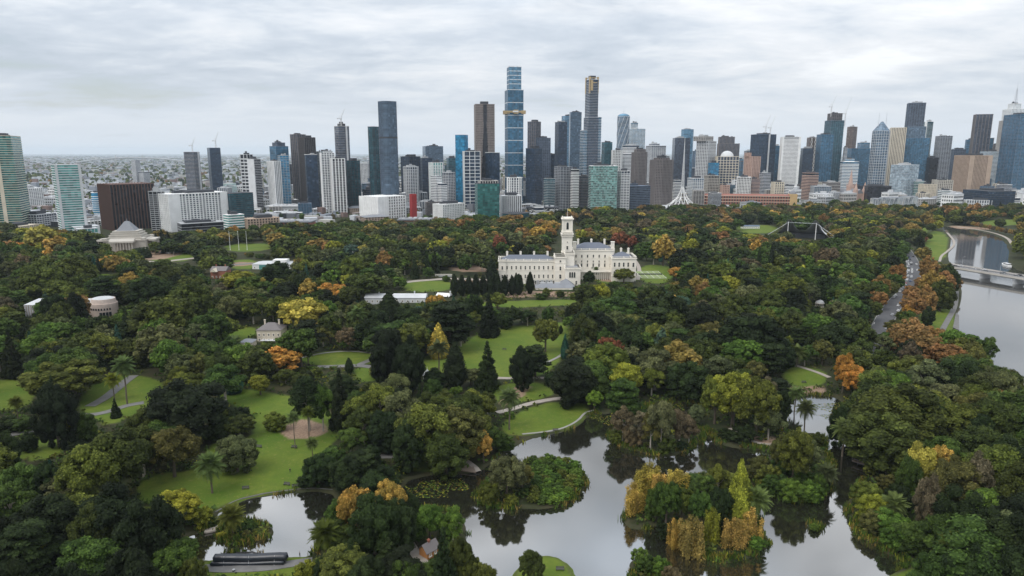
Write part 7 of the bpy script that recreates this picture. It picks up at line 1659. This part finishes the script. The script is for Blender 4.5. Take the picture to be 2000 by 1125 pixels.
for i, t in enumerate((12, 50, 88, 126)):
    p = A0+U*t+np.array((-U[1], U[0]))*7.8; lamp(float(p[0]), float(p[1]), 6.5, ORD[i]+' street lamp from the left on the far side of the bridge', 9, BANG)
# cars
CARM = {n: mat('car_paint_'+n, c, rough=.3, spec=.6, var=.03) for n, c in dict(white=(.75, .75, .75), silver=(.42, .43, .45), black=(.03, .03, .035), blue=(.04, .08, .2), red=(.4, .04, .03), grey=(.17, .18, .19)).items()}
TYRE = mat('tyre', (.02, .02, .02))
def car_proto(col):
    r = empty('car', (0, 0, -500), 0, cat='car'); L, W_, = 4.5, 1.8; y = W_/2
    prof = [(-2.25, .35), (-2.25, .85), (-1.9, 1.0), (-1.0, 1.02), (1.5, .98), (2.15, .85), (2.25, .6), (2.25, .35)]
    def ext(p, w0, name, m_, par):
        n = len(p); V = [(a, -w0, b) for a, b in p]+[(a, w0, b) for a, b in p]; me = bpy.data.meshes.new(name)
        me.from_pydata(V, [], [tuple(range(n)), tuple(range(2*n-1, n-1, -1))]+[(i, i+n, (i+1) % n+n, (i+1) % n) for i in range(n)]); me.materials.append(m_); me.update(); return link(name, me, par)
    ext(prof, y, 'body', CARM[col], r); c = ext([(-1.95, .98), (-1.5, 1.42), (.3, 1.44), (1.15, .98)], y*.86, 'window_band', M['window'], r); MB().box(-.6, 0, 1.42, 1.75, 1.42, .07).build('car_roof', CARM[col], r)
    for sx in (-1.4, 1.4):
        for sy in (-1, 1): MB().tube((sx, sy*(y-.2), .33), (sx, sy*(y+.03), .33), .33, n=10).build('wheel', TYRE, r)
    children_cached(r); return r
PROTO = {c: [car_proto(c), 0] for c in CARM}; CARS = []
def car(col, x, y, z, rz, where, key):
    p = PROTO[col]; o = p[0] if p[1] == 0 else copy_tree(p[0]); p[1] += 1; o.location = (x, y, z); o.rotation_euler = (0, 0, rz); tag(o, None, 'car', where[1]); CARS.append((o, col, where[0], key))
rng = random.Random(4)
rc = ROADS[[i for i, (c, h) in enumerate(ROADS) if abs(h-5.75) < .01][0]][0]
tn = np.gradient(rc, axis=0); tn /= np.linalg.norm(tn, axis=1)[:, None]; nr = np.c_[-tn[:, 1], tn[:, 0]]
seg = np.concatenate([[0], np.cumsum(np.linalg.norm(np.diff(rc, axis=0), axis=1))])
def onroad(s, off):
    i = int(np.searchsorted(seg, s)); i = min(i, len(rc)-2); p = rc[i]+nr[i]*off; h = max(float(height(p[0:1], p[1:2])[0]), .2)+.17; return float(p[0]), float(p[1]), h, math.atan2(tn[i, 1], tn[i, 0])
tot = seg[-1]
for off, lo_, hi_, gap in ((4.3, .30, .93, 9), (1.4, .45, .95, 10), (-3.2, .12, .95, 34), (-5.4, .22, .5, 18)):
    s = tot*lo_
    while s < tot*hi_:
        if rng.random() < .8: x, y, h, a = onroad(s, off); car(rng.choices(list(CARM), [6, 3, 2, 1, .7, 2])[0], x, y, h, a, ('on the curving road', 'cars on the curving road'), y)
        s += gap*rng.uniform(.8, 1.4)
for off, gap in ((-3, 14), (3, 19)):
    t = 14
    while t < LB-8:
        p = A0+U*t+np.array((-U[1], U[0]))*off; car(rng.choices(list(CARM), [6, 3, 2, 1, .7, 2])[0], float(p[0]), float(p[1]), 6.53, BANG+(math.pi if off > 0 else 0), ('crossing the river bridge', 'cars crossing the river bridge'), float(p[0])); t += gap*rng.uniform(.6, 1.6)
for px, py in ((520, 509), (560, 512), (640, 541), (1340, 565), (1346, 568), (330, 498)): x, y = P(px, py); car('white' if px != 640 else 'blue', float(x), float(y), float(height(x, y))+.3, .1, (f'parked near the {"mansion grounds" if px > 1000 else "memorial lawns"}', 'cars parked in the park'), float(x))
def car_labels():
    from collections import defaultdict
    g = defaultdict(list)
    for o, c, w, k in CARS: g[(c, w)].append((k, o))
    for (c, w), L in g.items():
        L.sort(key=lambda t: t[0])
        for i, (k, o) in enumerate(L):
            if len(L) == 1: o['label'] = f'only {c} car {w}'; continue
            if 'road' in w: q = 'nearest' if i == 0 else 'farthest' if i == len(L)-1 else ORD[min(i, 55)]+' nearest'
            else: q = 'leftmost' if i == 0 else 'rightmost' if i == len(L)-1 else ORD[min(i, 55)]+' from left'
            o['label'] = f'{q} of the {c} cars {w}'
car_labels()
# boat at the far bank and landing stage
def boat():
    x, y = Pz(1971, 519, WATERZ); r = empty('tour_boat', (float(x)-3, float(y), WATERZ), R_(80), 'white tour boat moored at the far bank beyond the bridge', 'boat'); h = MB(); h.add([(-7, -1.8, 0), (5, -1.8, 0), (8.5, 0, 0), (5, 1.8, 0), (-7, 1.8, 0), (-7, -2.1, 1.3), (5, -2.1, 1.3), (9, 0, 1.6), (5, 2.1, 1.3), (-7, 2.1, 1.3)], [(0, 1, 6, 5), (1, 2, 7, 6), (2, 3, 8, 7), (3, 4, 9, 8), (4, 0, 5, 9), (5, 6, 8, 9)], [(6, 7, 8)]); h.build('hull', M['w_white'], r)
    MB().box(-1, 0, 1.3, 9, 3.2, 1.5).build('cabin', M['w_white'], r); MB().box(-1, 0, 1.7, 9.1, 3.3, .7).build('window_band', M['window'], r); MB().box(-1, 0, 2.8, 9.8, 3.8, .15).build('cabin_roof', M['w_pale'], r)
boat()
def deck(name, lab, quad, z, m_):
    q = np.array([P(*p) for p in quad]); q = q if sum((b[0]-a[0])*(b[1]+a[1]) for a, b in zip(q, np.roll(q, -1, 0))) < 0 else q[::-1]; c = q.mean(0); r = empty(name, (float(c[0]), float(c[1]), 0), 0, lab, 'deck'); MB().prism(q-c, z-.35, z).build('platform', m_, r); p = MB()
    for a in (q-c): p.tube((a[0]*.94, a[1]*.94, -1.5), (a[0]*.94, a[1]*.94, z-.3), .2)
    p.build('pile', M['w_brown'], r)
planks = mat('timber_deck', (.22, .17, .13), rough=.9, scale=1.5)
deck('rowing_landing', 'long grey rowing landing on the left river bank', [(1861,640),(1873,645),(1873,616),(1867,611)], .3, asph)
deck('timber_deck', 'wooden viewing deck on the lake edge below the wood', [(892,920),(930,925),(918,898),(890,896)], .55, planks)
def foot_bridge():
    a, b = P(1666, 903), P(1738, 925); r = empty('footbridge', (float(a[0]), float(a[1]), 0), math.atan2(*(b-a)[::-1]), 'low timber footbridge with handrails over the dark inlet', 'footbridge'); L = float(np.linalg.norm(b-a)); n = int(L/.5); pl = MB().box(0, 0, 1.0, .44, 2.4, .12).mesh('plank', planks)
    for i in range(n): link('plank', pl, r, (.25+i*.5, 0, .012*(i % 3)))
    for s_ in (-1, 1):
        MB().box(L/2, s_*1.1, .7, L, .2, .3).build('beam', M['w_brown'], r); MB().box(L/2, s_*1.2, 2.0, L, .1, .1).build('handrail', M['w_taupe'], r); po = MB()
        for i in range(int(L/2)+1): po.box(i*2, s_*1.2, 1.0, .12, .12, 1.0)
        po.build('rail_post', M['w_taupe'], r)
    p = MB()
    for i in range(4): p.tube((L*(i+.5)/4, 0, -1.5), (L*(i+.5)/4, 0, .8), .2)
    p.build('pile', M['w_brown'], r)
foot_bridge()
# ------------------------------------------------------------------ inflatable tubes, benches, people and small things on the lawns
def inflatable():
    a, b = P(412, 1108), P(563, 1105); L = float(b[0]-a[0]); r = empty('inflatable_screen', (float(a[0]), float(a[1]), .35), math.atan2(*(b-a)[::-1]), 'black inflated tubes of a deflating cinema screen lying beside the path', 'inflatable'); bm = mat('black_vinyl', (.012, .016, .024), rough=.32, spec=.6, var=.3, bump=.3)
    def sausage(x0, x1, y, z, R):
        n, m_ = 34, 14; V = []
        for i in range(n+1):
            t = i/n; e = min(1, math.sqrt(max(0, 1-((abs(t-.5)-.47)/.03)**2)) if abs(t-.5) > .47 else 1); w = R*max(.05, e)*(1-.07*abs(math.sin(t*math.pi*6))**6-.03*math.sin(t*40))
            for k in range(m_): th = 2*math.pi*k/m_; V.append((x0+(x1-x0)*t, y+w*math.cos(th)*1.05, z+w*math.sin(th)*.92+.1*math.sin(t*9)))
        return V, [(i*m_+k, i*m_+(k+1) % m_, (i+1)*m_+(k+1) % m_, (i+1)*m_+k) for i in range(n) for k in range(m_)]
    for nm, (x0, x1, y, z, R) in dict(lower_tube=(-.3, L*.97, .0, .75, .78), upper_tube=(.3, L, .9, 2.0, 1.28)).items(): V, Q = sausage(x0, x1, y, z, R); link('air_tube', mesh_np('air_tube', V, Q, bm, smooth=True), r)
    MB().box(L/2, 2.2, -.2, L*.9, 1.6, 1.3).build('folded_fabric', bm, r); s_ = MB()
    for x in (L*.18, L*.5, L*.83): s_.tube((x, -.9, .05), (x, 0, 3.1), .05, n=4)
    s_.build('guy_rope', M['w_pale'], r)
    b_ = empty('litter_bin', (float(P(457, 1121)[0]), float(P(457, 1121)[1]), .3), 0, 'dark round litter bin on the path below the inflatable', 'bin'); MB().tube((0, 0, 0), (0, 0, 1.0), .35, .4, 10).build('body', M['w_dark'], b_); MB().tube((0, 0, 1.05), (0, 0, 1.15), .42, n=10).build('rim', M['w_grey'], b_)
inflatable()
def bench_proto():
    r = empty('park_bench', (0, 0, -500)); sl = MB().box(0, 0, 0, 1.8, .1, .05).mesh('slat', M['w_brown']); s_ = link('seat', MB().box(0, .02, .40, 1.8, .42, .03).mesh('seat', M['w_brown']), r)
    for i in range(4): link('slat', sl, r, (0, -.17+i*.12, .44))
    for i in range(3): o = link('slat', sl, r, (0, .30+.03*i, .6+i*.13)); o.rotation_euler = (R_(80), 0, 0)
    for sx in (-.8, .8): MB().box(sx, .05, 0, .08, .45, .42).box(sx, .32, .4, .08, .07, .55).build('leg', M['w_dark'], r)
    children_cached(r); return r
bp = bench_proto()
BEN = [(480, 958, 'bench on the large lawn nearest the palm'), (560, 950, 'left one of two close benches above the pond edge'), (577, 953, 'right one of two close benches above the pond edge'), (575, 883, 'bench beside the slim palms on the large lawn'), (506, 883, 'bench behind the grey olive dome tree'), (471, 1085, 'left bench on the lawn strip behind the inflatable'), (488, 1084, 'middle bench on the lawn strip behind the inflatable'), (503, 1086, 'right bench on the lawn strip behind the inflatable'), (985, 688, 'bench on the sloping lawn'), (1094, 1117, 'white bench on the round lawn by the lake'), (1085, 843, 'pale bench at the kerb of the lakeside lawn'), (1570, 752, 'pale bench by the upper pool lawn')]
for i, (px, py, lab) in enumerate(BEN):
    o = bp if i == 0 else copy_tree(bp); x, y = P(px, py); o.location = (float(x), float(y), float(height(x, y))); o.rotation_euler = (0, 0, random.Random(i).uniform(-.3, .3)+(math.pi if 470 < px < 505 and py > 1000 else 0)); o.scale = (1.3, 1.3, 1.2); tag(o, lab, 'bench', 'park benches')
def person(px, py, lab, cols, walk=.25, rz=0, arm=.2):
    x, y = P(px, py); z = float(height(x, y)); r = empty('person', (float(x), float(y), z+.02), rz, lab, 'person', 'people strolling in the gardens')
    J = [(0, 0, .92, .15), (0, 0, 1.15, .15), (0, 0, 1.40, .16), (0, .01, 1.53, .06), (0, .03, 1.60, .09), (0, .03, 1.70, .11), (0, .03, 1.78, .07),
         (.10, 0, .88, .11), (.11, walk, .50, .075), (.11, walk*.9, .08, .05), (.11, walk*.9+.16, .04, .045), (-.10, 0, .88, .11), (-.11, -walk*.5, .50, .075), (-.11, -walk*1.3, .10, .05), (-.11, -walk*1.3+.15, .04, .045),
         (.19, 0, 1.42, .065), (.24, -arm*.5, 1.15, .05), (.24, arm*.4, .92, .035), (.24, arm*.6, .84, .03), (-.19, 0, 1.42, .065), (-.24, arm*.5, 1.15, .05), (-.24, arm*1.3, .95, .035), (-.24, arm*1.5, .88, .03)]
    E = [(0, 1), (1, 2), (2, 3), (3, 4), (4, 5), (5, 6), (0, 7), (7, 8), (8, 9), (9, 10), (0, 11), (11, 12), (12, 13), (13, 14), (2, 15), (15, 16), (16, 17), (17, 18), (2, 19), (19, 20), (20, 21), (21, 22)]
    me = bpy.data.meshes.new('body'); me.from_pydata([j[:3] for j in J], E, []); o = link('body', me, r); sk = o.modifiers.new('skin', 'SKIN'); sk.use_smooth_shade = True; sb = o.modifiers.new('sub', 'SUBSURF'); sb.levels = sb.render_levels = 1
    for s_, j in zip(me.skin_vertices[0].data, J): s_.radius = (j[3], j[3])
    me.skin_vertices[0].data[0].use_root = True
    m = bpy.data.materials.new('clothed_body'); m.use_nodes = True; N, L = nodes(m); tc = N.new('ShaderNodeTexCoord'); sp = N.new('ShaderNodeSeparateXYZ'); L.new(tc.outputs['Object'], sp.inputs[0]); cr = N.new('ShaderNodeValToRGB'); cr.color_ramp.interpolation = 'CONSTANT'
    dv = N.new('ShaderNodeMath'); dv.operation = 'MULTIPLY'; dv.inputs[1].default_value = .5; L.new(sp.outputs[2], dv.inputs[0]); L.new(dv.outputs[0], cr.inputs[0]); e = cr.color_ramp.elements; e[0].color = (.02, .02, .02, 1); e[1].position = .05; e[1].color = (*cols[0], 1)
    for p, c in ((.46, cols[1]), (.745, (.45, .27, .18)), (.865, cols[2])): q = e.new(p); q.color = (*c, 1)
    L.new(cr.outputs[0], N['Principled BSDF'].inputs['Base Color']); me.materials.append(m)
person(567, 927, 'person in dark clothes walking across the large lawn', ((.03, .03, .04), (.02, .02, .025), (.03, .02, .015)), rz=.5)
person(586, 1089, 'person in black standing at the pond edge right of the inflatable', ((.02, .02, .03), (.03, .03, .03), (.04, .03, .02)), .08, 2.2)
person(1043, 749, 'person in pale top on the path below the sloping lawn', ((.05, .05, .07), (.6, .6, .6), (.05, .03, .02)), rz=1.5)
person(1094, 622, 'person in white near the hedge under the mansion garden', ((.1, .1, .12), (.7, .7, .7), (.04, .03, .02)), .1)
def netting():
    pts = [P(*p) for p in ((303, 934), (312, 943), (328, 942), (345, 934))]; c = pts[0]; r = empty('safety_netting', (float(c[0]), float(c[1]), .4), 0, 'strip of orange safety netting round the brownish olive tree', 'netting'); om = mat('orange_plastic', (.75, .13, .03), rough=.6); q = densify(chaikin(np.array(pts), 2), .8)-c; n = MB(); p = MB()
    for a, b in zip(q[:-1], q[1:]):
        for z in (.15, .4, .65, .9): n.tube((*a, z), (*b, z), .07, n=4)
        n.tube((*a, .05), (*b, .95), .04, n=4)
    for a in q[::4]: p.tube((*a, -.3), (*a, 1.1), .04, n=5)
    n.build('net', om, r); p.build('stake', M['w_dark'], r)
netting()
def mound():   # bark mulch mound under the eucalyptus
    pass
red = P(1094, 580); r = empty('market_umbrella', (float(red[0]), float(red[1]), 1.5), 0, 'small red square umbrella on the terrace under the mansion', 'umbrella'); MB().prism(rect(5, 5), 2.6, 3.6, .1).build('canopy', M['w_red'], r); MB().tube((0, 0, 0), (0, 0, 3.6), .08).build('pole', M['w_pale'], r)
for k_, (p, n) in PROTO.items():
    if n == 0: bpy.data.objects.remove(p)
finish_labels()
# ------------------------------------------------------------------ air: one even haze round the whole place
hz = MB().box(0, 14000, -4.5, 66000, 46000, 346); hm = bpy.data.materials.new('haze'); hm.use_nodes = True; N, L = nodes(hm); N.remove(N['Principled BSDF'])
pv = N.new('ShaderNodeVolumePrincipled'); pv.inputs['Color'].default_value = (.80, .90, 1, 1); pv.inputs['Density'].default_value = HAZE; pv.inputs['Anisotropy'].default_value = .0; L.new(pv.outputs[0], N['Material Output'].inputs['Volume'])
tag(hz.build('haze', hm), kind='stuff')
